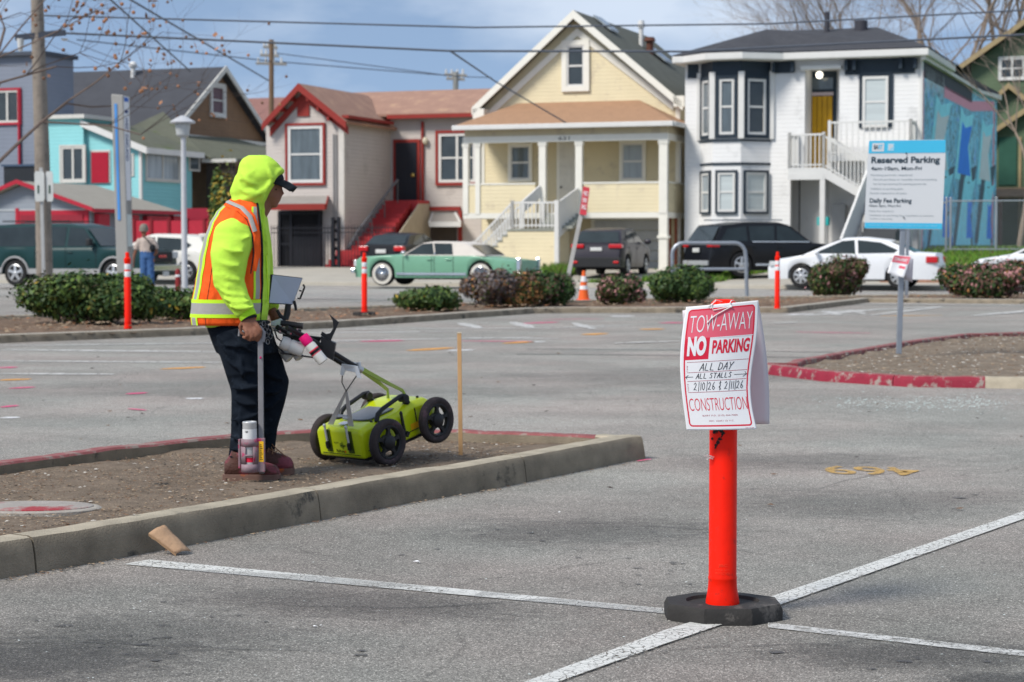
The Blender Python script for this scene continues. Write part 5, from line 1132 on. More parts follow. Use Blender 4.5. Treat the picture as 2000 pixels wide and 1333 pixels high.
# silver white sedan (heading left)
t = car('white_sedan', 'silver white four door sedan on the street behind the reserved parking sign', cpos(1674, 57.6, .09), HR, 2.42, 1.8,
    [(2.42, .4), (2.43, .62), (2.2, .8), (1.2, .96), (-1.6, 1.02), (-2.35, .98), (-2.45, .55), (-2.3, .28), (2.3, .25)],
    [(-1.85, .98), (-1.0, 1.38), (-.3, 1.46), (.25, 1.44), (1.45, .93)], (1.45, -1.33), .33, WCP2, None,
    [[(1.12, .98), (.3, 1.34), (-.05, 1.37), (-.1, .98)], [(-.18, .98), (-.14, 1.37), (-.8, 1.3), (-1.3, 1.08), (-1.2, 1.0)]], tw=.72, spokes=7,
    lights=[('tail_light', TAIL, ((-2.42, .55, .72), (-2.1, .9, .9))), ('headlight', HEAD, ((2.1, .6, .62), (2.38, .88, .76)))])
for s in (-1, 1):
    b = MB(); b.ell((.98, s*.98, 1.0), (.07, .12, .07)); b.build('mirror', WCP2, t)
# white car entering the right edge
t = car('white_hatchback', 'white car cut off by the right edge of the photo', cpos(2062, 55.5, .09), HR, 2.3, 1.8,
    [(2.3, .4), (2.3, .65), (2.0, .82), (1.0, .98), (-1.8, 1.02), (-2.25, .9), (-2.3, .5), (-2.2, .28), (2.2, .25)],
    [(-1.95, .98), (-1.4, 1.38), (-.5, 1.46), (.1, 1.44), (1.2, .94)], (1.4, -1.3), .33, WCP2, None,
    [[(.95, .99), (.2, 1.34), (-.1, 1.37), (-.15, .99)], [(-.25, .99), (-.2, 1.37), (-.9, 1.34), (-1.3, 1.05), (-1.2, .99)]], tw=.74)
# dark sedan in the beige house driveway, seen from behind
t = car('black_sedan', 'black sedan with red tail lights parked behind the mint green sedan', cpos(794, 72, .33), dr_, 2.3, 1.8,
    [(2.3, .4), (2.3, .65), (2.0, .82), (1.0, .95), (-1.6, 1.02), (-2.22, .98), (-2.3, .5), (-2.2, .28), (2.2, .25)],
    [(-1.95, .98), (-1.35, 1.36), (-.5, 1.44), (.1, 1.43), (1.2, .93)], (1.4, -1.3), .33, BKP, None,
    [[(.95, .99), (.2, 1.34), (-.1, 1.37), (-.15, .99)], [(-.25, .99), (-.2, 1.37), (-.9, 1.3), (-1.3, 1.05), (-1.2, .99)]], tw=.74,
    lights=[('tail_light', TAIL, ((-2.33, .5, .78), (-2.1, .86, .95))), ('number_plate', PLATE, ((-2.33, 0, .7), (-2.29, .2, .84)))])
# ---------------- plants ----------------
LG = [M('leaf_%s' % n, c, .55, var=.3, vs=6) for n, c in (('dark', (.03, .065, .018)), ('mid', (.06, .11, .025)), ('light', (.12, .19, .04)), ('yellow', (.38, .27, .04)))]
LP = [M('leaf_%s' % n, c, .6, var=.3, vs=6) for n, c in (('bronze', (.13, .07, .05)), ('grey', (.14, .12, .12)), ('dusty_pink', (.5, .24, .24)), ('olive', (.09, .11, .03)), ('orange', (.42, .2, .07)))]
TWIG = M('twig_bark', (.16, .12, .09), .9); BARK = M('pale_bark', (.24, .19, .15), .9, var=.3, vs=3)
def shrub(label, loc, rx, ry, h, n, mats, wts, leaf=.045, seed=1, group='shrubs in the kerbed strip', name='shrub', lumps=11, cat='shrub'):
    rnd = random.Random(seed); t = thing(name, label, cat, loc, 0, group)
    b = MB(); cl = []
    for k in range(lumps):
        a = rnd.random()*2*pi; q = rnd.uniform(.3, .85); cl.append((Vector((rx*q*cos(a), ry*q*sin(a), h*rnd.uniform(.3, .74))), rnd.uniform(.18, .38)))
    cl.append((Vector((0, 0, h*.5)), .5))
    cw = [[q*rnd.choice((.35, 1, 1, 2.2)) for q in wts] for _ in cl]
    for _ in range(int(n*1.5)):
        ci = rnd.randrange(len(cl)); c, s = cl[ci]; d = Vector((rnd.gauss(0, 1), rnd.gauss(0, 1), rnd.gauss(0, 1))).normalized(); q = rnd.uniform(.72, 1.06)
        if rnd.random() < .10: q *= rnd.uniform(1.03, 1.4)
        p = c+Vector((d.x*rx*s*1.25*q, d.y*ry*s*1.25*q, d.z*h*s*q))
        if p.z < .02: p.z = rnd.uniform(.02, h*.3)
        nn = (d+Vector((rnd.uniform(-.8, .8), rnd.uniform(-.8, .8), rnd.uniform(-.3, .9)))).normalized(); u = nn.orthogonal().normalized(); u.rotate(Matrix.Rotation(rnd.random()*6.3, 3, nn)); v = nn.cross(u); L = leaf*rnd.uniform(.35, 1.25)
        m = rnd.choices(range(len(mats)), cw[ci])[0]
        b.add([p-u*L, p-v*L*.5, p+u*L, p+v*L*.5], [(0, 1, 2, 3)], m)
    b.build('foliage', mats, t, smooth=0)
    b = MB()
    for k in range(34):
        a = rnd.random()*6.3; p, s = cl[k % len(cl)]; d = Vector((rnd.gauss(0, 1), rnd.gauss(0, 1), abs(rnd.gauss(0, 1)))).normalized(); e = p+Vector((d.x*rx*s*1.5, d.y*ry*s*1.5, d.z*h*s*1.35)); b.tube([(rx*.3*cos(a), ry*.3*sin(a), -.02), tuple(p*.8), tuple(e)], [.014, .009, .004], 4)
    b.build('stems', TWIG, t); return t
def at(px, py, z): p = G(px, py, z); return (p.x, p.y, z)
# (label, px centre, py base, half width px, top py, mats, weights, leaves, leaf size)
def place(label, px, base, hw, top, mats, wts, n, leaf, seed, depth=.7, **k):
    x, y, z = at(px, base, .1); y += 0; sc_ = F/y; shrub(label, (x, y+hw/sc_*depth*.8, z-.05), hw/sc_*1.08, hw/sc_*depth, (base-top)/sc_*1.13, n, mats, wts, leaf, seed, **k)
GMIX = LG+[LP[3]]
place('big dense green hedge with yellowing leaves on top behind the left orange post', 155, 633, 138, 536, GMIX, (6, 5, 2.2, .25, 2), 13000, .05, 1, .55, lumps=18)
place('lower green hedge between the orange post and the worker', 345, 625, 70, 565, GMIX, (6, 5, 2, .3, 1), 6500, .05, 2, .7, lumps=8)
place('flat creeping ivy mound left of the mint green sedan bush', 850, 607, 76, 562, GMIX, (5, 5, 3, .1, 2), 5500, .05, 3, .7, lumps=10)
place('grey leafless looking shrub in front of the mint green sedan', 948, 600, 56, 532, [LP[1], LP[0], TWIG, LP[4], LP[3]], (6, 3, 3, 1.2, 1), 5000, .045, 4, .7)
place('shrub with rusty orange leaves in front of the mint green car boot', 1012, 599, 52, 538, [LP[4], LP[0], LP[3], LG[0]], (3, 3, 3, 2), 4200, .045, 5, .8)
place('dark shrub with pink blossom beside the leaning red sign', 1066, 597, 52, 532, [LG[0], LG[1], LP[2], LP[0]], (6, 3, .7, 1), 5000, .045, 6, .8)
place('pinkish leaved shrub right of the traffic cone', 1220, 594, 54, 538, [LG[0], LP[2], LP[3], LP[0]], (4, 1.6, 3, 2), 5200, .045, 7, .8)
place('round dark green bush right of the cone in front of the bicycle rail', 1328, 592, 68, 522, GMIX, (6, 4, 2, 0, 1), 8500, .05, 8, .8, lumps=9)
place('bronze and green round shrub in front of the white sedan', 1648, 580, 60, 503, [LP[0], LG[0], LP[2], LP[3]], (4, 4, 1.3, 3), 8500, .055, 9, .8, lumps=9)
place('wide red and green shrub at the right edge below the white car', 1955, 583, 98, 512, [LG[0], LG[1], LP[2], LP[0], LP[4]], (5, 3, 1.2, 3, .4), 11000, .055, 10, .5, lumps=12)
# a clump of green leaves between the worker and the brown house
x, y, z = cpos(446, 76, .4); shrub('yellow green street tree foliage just behind the worker', (x, y, z), .7, .6, 3.9, 4500, GMIX, (1, 3, 6, 1, 1), .11, 11, None, 'small_tree', 8, 'tree')
def bare_tree(label, loc, h, seed, spread=.5, r0=.16, lean=0, depth=6, group=None, balls=0, name='bare_tree', t0=.35, mat=BARK, aim=None):
    rnd = random.Random(seed); t = thing(name, label, 'tree', loc, 0, group); b = MB(); tk = MB(); tips = []
    def br(p, d, L, r, k, mb):
        n = 4 if k < 2 else 3; pts = [p]; rr = [r]
        for i in range(n):
            d = (d+Vector((rnd.gauss(0, .13), rnd.gauss(0, .13), rnd.gauss(.05, .08)))).normalized(); p = p+d*L/n; pts.append(p); rr.append(r*(1-.28*(i+1)/n))
        mb.tube(pts, rr, 7 if k == 0 else 5 if k < 3 else 3, cap=False)
        tips.append(p)
        if k >= depth or rr[-1] < .0023: return
        for j in range(rnd.choice((2, 3, 3, 4) if k else (4, 5))):
            a = rnd.random()*6.3; q = d.orthogonal().normalized(); q.rotate(Matrix.Rotation(a, 3, d)); nd = (d*(1-spread*.7)+q*spread*rnd.uniform(.6, 1.3)+Vector((0, 0, .1))).normalized()
            if aim is not None: nd = (nd+aim*.25).normalized()
            br(pts[rnd.randint(max(1, n-1), n)], nd, L*rnd.uniform(.58, .85), rr[-1]*rnd.uniform(.58, .8), k+1, b)
    br(Vector((0, 0, -.2)), Vector((lean, 0, 1)).normalized(), h*t0, r0, 0, tk)
    tk.build('trunk', mat, t, smooth=60); cr_ = b.build('crown', mat, t, smooth=60)
    if balls:
        s = MB()
        for p in tips:
            if rnd.random() < balls:
                q = p+Vector((rnd.uniform(-.1, .1), 0, -.08)); s.ell(q, (.035, .035, .035), 6, 4, rnd.randrange(2))
                if rnd.random() < .5:
                    u = Vector((rnd.uniform(-1, 1), rnd.uniform(-1, 1), rnd.uniform(-1, 1)))*.08; v = Vector((rnd.uniform(-1, 1), rnd.uniform(-1, 1), rnd.uniform(-1, 1)))*.08; s.add([p, p+u, p+u+v, p+v], [(0, 1, 2, 3)], rnd.randrange(2))
        sbo = s.build('seed_balls', [M('seed_ball', (.2, .11, .07), .9), M('dry_leaf_rust', (.4, .19, .1), .9)], cr_, smooth=0); sbo['kind'] = 'stuff'
    return t
BRK2 = M('brown_grey_bark', (.16, .12, .1), .9, var=.3, vs=3)
x, y, z = cpos(-95, 34, 0); bare_tree('bare sycamore with hanging seed balls reaching in at the upper left', (x, y, z), 9.5, 5, .7, .1, .1, 6, balls=.4, aim=Vector((.6, 0, .05)), mat=BRK2)
x, y, z = cpos(-20, 42, 0); bare_tree('second bare sycamore with brown leaves behind the wooden pole', (x, y, z), 10.5, 12, .65, .1, .05, 6, balls=.4, aim=Vector((.35, 0, .05)), mat=BRK2)
RT = 'bare trees behind the white house'
for k, (px, Y, h, sd, r0) in enumerate(((1700, 118, 27, 21, .34), (1820, 112, 30, 22, .4), (1878, 110, 31, 23, .42), (1935, 104, 29, 25, .38), (1590, 125, 25, 27, .3))):
    x, y, z = cpos(px, Y, .5); lb = ('slim bare tree rising above the charcoal roof ridge', 'thick bare tree above the right roof corner of the white house', 'tall pale bare tree between the white and green houses', 'pale bare tree in front of the green gable', 'low bare tree top behind the roof vent pipe')[k]
    bare_tree(lb, (x, y, z), h, sd, .55, r0*.62, 0, 7, RT, t0=.3)
x, y, z = cpos(1990, 70, .9); bare_tree('bare forked tree in front of the green house at the right edge', (x, y, z), 11, 31, .4, .12, 0, 5, t0=.3)
# ---------------- posts, signs, poles ----------------
OPL = M('orange_red_plastic', (.88, .014, .002), .42, spec=.15, var=.1, vs=10, bump=.1, bs=40, c2=(.60, .02, .01), mix2=.38, s2=22, sub=0); RUB = M('black_rubber', (.034, .032, .03), .7, var=.35, vs=9, bump=.3, bs=60, c2=(.11, .1, .09), mix2=.4, s2=9)
WREF = M('white_reflective_band', (.75, .75, .75), .4)
def delineator(name, label, loc, group, bands=True, base=True, H=1.07, r=.0485, rot=0):
    t = thing(name, label, 'traffic post', loc, rot, group)
    if base:
        b = MB(); R8 = .2125; a0 = R(-22.5); prof = [(1.0, .0), (1.0, .038), (.955, .056)]
        rs = [[(R8*k*cos(a0+i*pi/4), R8*.86*k*sin(a0+i*pi/4)-.012, z) for i in range(8)] for k, z in prof]
        n = 32
        b.rings(rs, True, False)
        # top ring from octagon to recess, with a recessed dish
        oc = []
        for i in range(n):
            a = a0+2*pi*i/n; seg = pi/4; k = ((a-a0) % seg)-seg/2; oc.append((R8*.955*cos(seg/2)/cos(k)*cos(a), R8*.86*.955*cos(seg/2)/cos(k)*sin(a)-.012, .056))
        b.rings([oc]+[[(q*cos(a0+2*pi*i/n), q*.9*sin(a0+2*pi*i/n)-.006, z) for i in range(n)] for q, z in ((.127, .057), (.122, .046), (.03, .045))], True, False); b.lathe([(.03, .02), (.03, .0455)], n=12)
        b.build('base', RUB, t, smooth=30)
    b = MB(); z0 = .045 if base else 0
    prof = [(r*1.2, z0-.01), (r*1.19, z0+.008), (r*1.09, z0+.035), (r*1.02, z0+.06), (r*1.0, z0+.082), (r*1.02, z0+.086), (r*1.02, z0+.091), (r*.985, z0+.096)]
    if bands: prof += [(r*.98, H-.37), (r*.9, H-.365), (r*.9, H-.15), (r*1.0, H-.14), (r*1.02, H-.09), (r*.6, H-.075), (r*.6, H-.02), (r*.45, H)]
    else: prof += [(r*.97, H-.035), (r*.9, H-.012), (r*.62, H), (r*.1, H+.001)]
    b.lathe(prof, n=40); b.build('tube', OPL, t, smooth=50)
    if bands:
        for z in (H-.355, H-.25):
            b = MB(); b.lathe([(r*.915, z), (r*.94, z+.004), (r*.94, z+.076), (r*.915, z+.08)], n=32); b.build('reflective_band', WREF, t)
    return t
gp = 'orange traffic posts'
p0 = P(1411, 1190, 6.80); NP = (p0.x, 6.80, 0)
near = delineator('traffic_post', 'orange post on black octagonal base carrying the tow-away notice', NP, gp, bands=False, H=1.09)
fz = lambda px, base, z: (lambda p: (p.x, p.y, z))(G(px, base, z))
far0 = delineator('traffic_post', 'striped orange post standing in front of the big hedge', fz(250, 641, .1), gp, base=False, H=1.09)
def far(label, px, base_y, z, H=1.07, base=True):
    return delineator('traffic_post', label, fz(px, base_y, z), gp, base=base, H=H)
far('striped orange post with flat round base in front of the mint green sedan', 712, 616, .1)
far('striped orange post near the front of the white sedan', 1518, 602, .1, base=False)
# scuffs, sticker residue, raised maker's mark on the near post
def on_tube(a, z, r=.0492): return lambda x, y: (r*sin(a+x/r), -r*cos(a+x/r), z+y)
b = MB(); f_ = on_tube(-.18, .175, .0492)
fit_text(b, 'JBC', f_, -.012, .02, 0, .012, 0, .01); fit_text(b, 'WWW.JBC-SAFETY', f_, -.024, .028, -.013, -.006, 0, 0); fit_text(b, 'PROTECTION', f_, -.022, .03, -.024, -.016, 0, 0)
b.build('raised_lettering', M('orange_raised', (.86, .05, .02), .3), near, smooth=0)
b = MB(); rnd = random.Random(8); f_ = on_tube(-.75, .585)
BL = [(0, .1, .012), (.012, .078, .01), (.024, .062, .009), (.03, .05, .008), (.008, .06, .008), (-.004, .052, .007), (.002, .054, .006), (.02, .03, .008), (.012, .018, .008), (.004, .008, .007), (-.008, .09, .012), (.003, .0, .004), (-.002, .078, .008), (-.012, .03, .006)]
for x, y, s in BL:
    k = 7; pts = [f_(x+s*rnd.uniform(.5, 1.15)*cos(2*pi*i/k), y+s*rnd.uniform(.4, 1.3)*sin(2*pi*i/k)) for i in range(k)]; b.poly(pts)
for (x0, y0, x1, y1) in ((-.012, .1, .018, .085), (.018, .085, .032, .05), (.032, .05, .004, .0), (-.006, .06, .02, .062), (.0, .062, .0, .048), (.01, .062, .01, .05)):
    d = Vector((x1-x0, y1-y0)).normalized()*.0022; b.add([f_(x0-d.y, y0+d.x), f_(x0+d.y, y0-d.x), f_(x1+d.y, y1-d.x), f_(x1-d.y, y1+d.x)], [(0, 1, 2, 3)])
b.build('sticker_residue', M('black_residue', (.02, .012, .012), .7), near, smooth=0)
b = MB()
for k in range(9):
    a = rnd.uniform(-1.2, -.75); z = .548+rnd.uniform(-.006, .008); q = Vector(on_tube(0, 0)(a*.0492, z)); b.tube([q, q+Vector((-rnd.uniform(.006, .02), -.006, rnd.uniform(-.002, .007))), q+Vector((-rnd.uniform(.0, .03), -.01, rnd.uniform(-.006, .008)))], .0008, 4)
b.build('tape_shred', M('white_shred', (.7, .66, .64), .6), near)
# ---- tow-away notice: front sheet ----
def sheet_map(TL, TR, BR, BL, bow, nrm=Vector((0, -1, 0))):
    TL, TR, BR, BL = [Vector(p) for p in (TL, TR, BR, BL)]
    def S(u, v, off=0.):           # u across 0..1, v down 0..1
        p = TL.lerp(TR, u).lerp(BL.lerp(BR, u), v); return p+bow(u, v)+nrm*off
    return S
o3 = Vector(NP)
def L3(px, py, Y): return P(px, py, Y)-o3
Yf = 6.80-.052-.012
def bowf(u, v): return Vector((-.018*sin(pi*v*1.15)*(1-.3*u)+.010*sin(2*pi*v)*u, -.014*sin(pi*u)+.022*(u-.5)*sin(pi*v)-.02*v*v*.4, 0))
S1 = sheet_map(L3(1340, 600, Yf+.004), L3(1481, 587, Yf+.012), L3(1474, 838, Yf-.012), L3(1336, 840, Yf-.02), bowf)
PAP = M('notice_paper', (.78, .78, .79), .4, var=.02, vs=3); PRD = M('notice_red', (.66, .02, .05), .4, var=.1, vs=6); PRF = M('faded_notice_red', (.72, .12, .17), .4, var=.12, vs=6); INK = M('black_marker_ink', (.01, .01, .013), .4); PDK = M('dark_red_print', (.35, .03, .06), .5)
tn = thing('parking_notice', 'white and red TOW-AWAY NO PARKING notice tied to the near orange post', 'notice', NP, 0, None)
def grid(b, S, u0, u1, v0, v1, nu=14, nv=24, off=0., m=0):
    b.rings([[S(u0+(u1-u0)*i/nu, v0+(v1-v0)*j/nv, off) for i in range(nu+1)] for j in range(nv+1)], False, False, m)
b = MB(); grid(b, S1, 0, 1, 0, 1, 60, 80); b.build('front_sheet', PAP, tn, smooth=80, solid=.0008)
b = MB(); O = .0007
def px2uv(px, py):    # position on the sheet measured in the photograph
    u = (px-1338)/(1477-1338); return u, (py-(600-13*u))/(240+11*u)
def R1(u0, v0, u1, v1, m, off=O): grid(b, S1, u0, u1, v0, v1, 50, 24, off, m)
# border, rounded at the corners
mg, tk = .045, .02; ur, vr = .05, .03
def border():
    outer = []; inner = []
    for cx_, cy_, a0 in ((1-mg-ur, mg*.6+vr, -90), (1-mg-ur, 1-mg*.6-vr, 0), (mg+ur, 1-mg*.6-vr, 90), (mg+ur, mg*.6+vr, 180)):
        for k in range(6):
            a = R(a0+k*18); outer.append((cx_+ur*cos(a), cy_+vr*sin(a))); inner.append((cx_+(ur-tk)*cos(a), cy_+(vr-tk*.62)*sin(a)))
    # subdivide the long sides so that the band follows the bowed sheet
    def sub(L):
        o = []
        for i in range(len(L)):
            p, q = L[i], L[(i+1) % len(L)]; n = 10 if i % 6 == 5 else 1
            for k in range(n): o.append((p[0]+(q[0]-p[0])*k/n, p[1]+(q[1]-p[1])*k/n))
        return o
    A, B_ = sub(outer), sub(inner); n = len(A)
    vs = [S1(*p, O) for p in A]+[S1(*p, O) for p in B_]; b.add(vs, [(i, (i+1) % n, (i+1) % n+n, i+n) for i in range(n)], 0)
border()
R1(mg+tk*.5, mg*.6+.012, 1-mg-tk*.5, .262, 1, O*.8); R1(mg+tk*.5, .262, .375, .435, 0, O*.8)
T1 = lambda off: (lambda x, y: S1(x, y, off))
fit_text(b, 'TOW-AWAY', T1(O*2.2), .085, .925, .215, .078, 2, -.012)
fit_text(b, 'NO', T1(O*2.2), .085, .335, .405, .245, 2, .06)
fit_text(b, 'PARKING', T1(O*1.6), .415, .915, .395, .285, 0, .035)
R1(.385, .262, .945, .268, 2, O*1.6)
for v in (.452, .535, .605, .695): R1(.09, v, .93, v+.0035, 3)
fit_text(b, 'CONSTRUCTION', T1(O*1.4), .085, .93, .845, .745, 0, -.012)
fit_text(b, 'BART P.D. (510) 464-7000', T1(O), .255, .765, .895, .879, 3, 0)
fit_text(b, 'SEC. 22651 (I) V.C.', T1(O), .335, .70, .937, .922, 3, 0)
fit_text(b, 'TIME', lambda x, y: S1(.104-.016*y, .53-.05*x, O), 0, 1, 0, 1, 3)
fit_text(b, 'DATE', lambda x, y: S1(.104-.016*y, .685-.06*x, O), 0, 1, 0, 1, 3)
fit_text(b, 'FORM 100-2008', T1(O), .84, .965, .992, .985, 3)
b.build('printing', [PRD, PRF, PAP, PDK], tn, smooth=0)
# handwriting as pen strokes
STK = {'A': [[(0, 0), (.45, 1), (.62, 0)], [(.15, .38), (.65, .38)]], 'L': [[(.1, 1), (.02, .05), (.55, .0)]], 'D': [[(.15, 1), (.05, 0), (.5, .12), (.68, .5), (.5, .88), (.1, 1)]],
 'Y': [[(.05, 1), (.32, .5)], [(.7, 1), (.32, .5), (.15, 0)]], 'S': [[(.6, .92), (.3, 1), (.12, .75), (.5, .42), (.4, .05), (.0, .08)]], 'T': [[(0, 1), (.7, .96)], [(.35, .98), (.3, 0)]],
 '2': [[(.05, .8), (.3, 1), (.5, .78), (.3, .35), (.02, .05), (.25, .12), (.6, .02)]], '/': [[(.2, 1.1), (.15, -.15)]], '1': [[(.2, 1), (.18, 0)]], '0': [[(.3, 1), (.08, .7), (.1, .2), (.35, 0), (.58, .35), (.5, .85), (.3, 1)]],
 '6': [[(.4, 1), (.12, .6), (.08, .15), (.32, 0), (.55, .25), (.3, .48), (.1, .3)]], '&': [[(.5, .95), (.2, .85), (.42, .55), (.15, .3), (.5, .1), (.45, .0)], [(.35, 1.1), (.32, -.1)]],
 '<': [[(.9, .5), (0, .5)], [(.25, .9), (0, .5), (.22, .1)]], '>': [[(0, .5), (1.4, .5)], [(1.1, 1), (1.4, .5), (1.1, .05)]]}
def write(b, s, u0, u1, v0, v1, wd=.0009, slant=.18):
    adv = {'/': .42, '1': .42, ' ': .45, '<': 1.25, '>': 1.5}; tot = sum(adv.get(c, .85) for c in s); x = 0
    for c in s:
        for st in STK.get(c, []):
            pts = [S1(u0+(x+p+slant*q)/tot*(u1-u0), v1+(v0-v1)*q, O*1.5) for p, q in st]
            for p, q in zip(pts, pts[1:]):
                d = (q-p); 
                if d.length < 1e-6: continue
                nn = d.normalized().cross(Vector((0, -1, 0)))*wd; e = d.normalized()*wd*.6; b.add([p+nn-e, p-nn-e, q-nn+e, q+nn+e], [(0, 1, 2, 3)], 0)
        x += adv.get(c, .85)
b = MB(); write(b, 'ALL DAY', .26, .73, .468, .525, .0011); write(b, '<', .06, .2, .555, .59, .0009); write(b, 'ALL STALLS', .21, .72, .548, .588, .0010); write(b, '>', .74, .93, .55, .59, .0009); write(b, '2/10/26 & 2/11/26', .17, .9, .62, .68, .0009)
b.build('handwriting', INK, tn, smooth=0)
# string through the top edge and round the post
b = MB(); q = lambda u, v, o=.004: S1(u, v, o)
b.tube([q(.62, .028), q(.60, .0), q(.62, -.02, .0), Vector((.028, -.03, 1.085)), Vector((.03, .02, 1.088)), Vector((.038, .05, 1.06))], .0016, 6); b.tube([q(.34, .03), q(.30, .015), q(.36, -.01, 0), Vector((-.03, -.03, 1.085)), Vector((-.035, .03, 1.08))], .0014, 6)
b.tube([q(.62, .028), q(.5, .035), q(.38, .045), q(.34, .005), q(.4, -.035, 0), Vector((-.01, -.035, 1.083))], .0015, 6)
b.tube([q(.62, .028), q(.52, .055), q(.42, .085), q(.36, .11), q(.31, .145)], .0017, 6)
b.ell(q(.62, .028, .005), (.004, .004, .004), 8, 6); b.build('string', M('white_string', (.75, .73, .7), .6), tn)
# back sheet hanging behind the post
Yb = 6.80+.062
def bowb(u, v): return Vector((.014*sin(pi*v*.9)*u, .03*v+.02*(u)*v, 0))
S2 = sheet_map(L3(1333, 607, Yb), L3(1481, 587, Yb-.03), L3(1504, 831, Yb), L3(1345, 832, Yb+.03), bowb)
tb = thing('parking_notice', 'second notice sheet hanging behind the orange post, its blank back showing', 'notice', NP, 0, None)
mt = M('thin_paper_back', (.70, .66, .70), .6, var=.03); 
b = MB(); grid(b, S2, 0, 1, 0, 1); b.build('back_sheet', mt, tb, smooth=80, solid=.0008)
# ---- wooden stake ----
t = thing('wooden_stake', 'thin wooden survey stake standing in the dirt by the cart wheel', 'stake', fz(900, 889, .06))
b = MB(); b.rod((0, 0, -.05), (-.008, 0, .71), .024, .02); b.build('shaft', M('pine_wood', (.55, .33, .16), .7, var=.15, vs=8, c2=(.4, .2, .09), mix2=.36, s2=20), t, smooth=0, bevel=.002)
b = MB(); b.rod((-.008, 0, .708), (-.0082, 0, .714), .0245); b.build('end_grain', M('pale_end_grain', (.65, .55, .42), .8), t, smooth=0)
struct(MB().add([], []).build('x', PAP)) if 0 else None
# ---- utility cover ----
c0 = G(62, 988, .085); t = thing('utility_cover', 'round concrete utility cover smeared with red paint lying in the dirt', 'cover', (c0.x, c0.y, .06))
b = MB(); n = 40
el_ = lambda k, z: [(.32*k*cos(2*pi*i/n), .19*k*sin(2*pi*i/n), z) for i in range(n)]
b.rings([el_(1, -.02), el_(1, .014), el_(.97, .02), el_(.9, .021)], True, True); b.build('rim', M('cover_concrete', (.36, .33, .29), .9, var=.2, vs=12, bump=.5, bs=80), t)
b = MB(); b.rings([el_(.88, .01), el_(.88, .024), el_(.86, .027)], True, True); cv = b.build('lid', M('lid_concrete', (.34, .31, .28), .9, var=.2, vs=12, bump=.5, bs=80, c2=(.33, .05, .06), mix2=.45, s2=2.2), t)
# ---- brown paper bag against the kerb ----
KF = M('kraft_paper', (.42, .27, .165), .75, var=.12, vs=10, bump=.6, bs=30)
g0, g1, g2 = G(296, 1083), G(350, 1086), G(372, 1072)
a = P(290, 1042, g0.y-.01); b_ = P(322, 1026, g0.y+.045); c = P(373, 1076, g1.y+.05); d = P(344, 1083, g1.y)
t = thing('paper_bag', 'crumpled flat brown paper bag leaning against the grey kerb', 'bag', (d.x, d.y, 0)); o = Vector((d.x, d.y, 0))
a, b_, c, d = a-o, b_-o, c-o, Vector((0, 0, .008)); c.z = .012
b = MB(); n = 8; rs = []; nn = (b_-a).cross(d-a).normalized()
for j in range(n+1):
    r_ = []
    for i in range(n+1):
        u, v = i/n, j/n; p = a.lerp(b_, u).lerp(d.lerp(c, u), v); p += nn*(.012*sin(pi*u)+.006*noise.noise(Vector((u*4, v*5, 2))))*(1 if nn.z > 0 else -1); p.z = max(p.z, .004); r_.append(p)
    rs.append(r_)
b.rings(rs, False, False); b.build('front_face', KF, t, smooth=60, solid=.002)
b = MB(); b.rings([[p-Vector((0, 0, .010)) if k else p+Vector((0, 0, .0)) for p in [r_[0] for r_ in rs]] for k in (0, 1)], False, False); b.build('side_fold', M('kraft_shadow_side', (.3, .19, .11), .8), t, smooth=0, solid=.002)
# small dark scrap in the dirt
scatter('white_scraps', [M('white_scrap', (.8, .8, .8), .6)], 9, lambda r: (lambda p: (p.x, p.y))(r.choice([G(298, 1197), G(620, 1226), G(812, 1100), G(1093, 1003)])+Vector((r.gauss(0, .008), r.gauss(0, .01), 0))), .012, .002, seed=12)
scatter('dark_scraps', [CHIP[3]], 8, lambda r: (lambda p: (p.x, p.y))(G(320, 950, .07)+Vector((r.gauss(0, .02), r.gauss(0, .01), 0))), .022, .075, seed=13)
# ---- reserved parking sign ----
Ys = 22.0; q0 = P(1756, 688, Ys); t = thing('parking_sign', 'white RESERVED PARKING board with light blue bands on a leaning grey post', 'sign', (q0.x, q0.y, .05))
o = Vector((q0.x, q0.y, .05)); LS = lambda px, py, dy=0.: P(px, py, Ys+dy)-o
SGP = M('grey_steel_post', (.30, .33, .37), .45, .5, var=.15, vs=6)
b = MB(); b.rod(LS(1755.5, 692, .02), LS(1768, 276, .02), .055, .055); b.build('post', SGP, t, smooth=0, bevel=.006)
S3 = sheet_map(LS(1697, 275, -.02), LS(1848, 273, -.02), LS(1840, 449, -.02), LS(1688, 447, -.02), lambda u, v: Vector((0, 0, 0)))
BW = M('sign_white', (.68, .70, .71), .4, var=.02); BB = M('sign_sky_blue', (.07, .52, .78), .4, var=.03); BD = M('sign_charcoal', (.035, .06, .08), .5); BGY = M('sign_grey_text', (.28, .33, .35), .5)
b = MB(); cr_ = []
for cx_, cy_, a0 in ((.96, .035, -90), (.96, .965, 0), (.04, .965, 90), (.04, .035, 180)):
    for k in range(5): a = R(a0+k*22.5); cr_.append((cx_+.04*cos(a), cy_+.035*sin(a)))
b.slab([S3(*p) for p in cr_], (0, .012, 0)); b.build('board', BW, t, smooth=0)
b = MB(); O3 = .003
def rr(u0, v0, u1, v1, m, off=O3): b.add([S3(u0, v0, off), S3(u1, v0, off), S3(u1, v1, off), S3(u0, v1, off)], [(0, 1, 2, 3)], m)
rr(.004, .004, .996, .145, 0); rr(.004, .93, .996, .994, 0); rr(.045, .03, .2, .125, 1, O3*1.6); rr(.245, .035, .33, .12, 3, O3*1.6)
T3 = lambda off: (lambda x, y: S3(x, y, off))
fit_text(b, 'BA', T3(O3*2.2), .07, .125, .1, .05, 2, .03); fit_text(b, 'RT', T3(O3*2.2), .128, .18, .1, .05, 0, .03); fit_text(b, 'P', T3(O3*2.2), .262, .315, .11, .045, 1, .04)
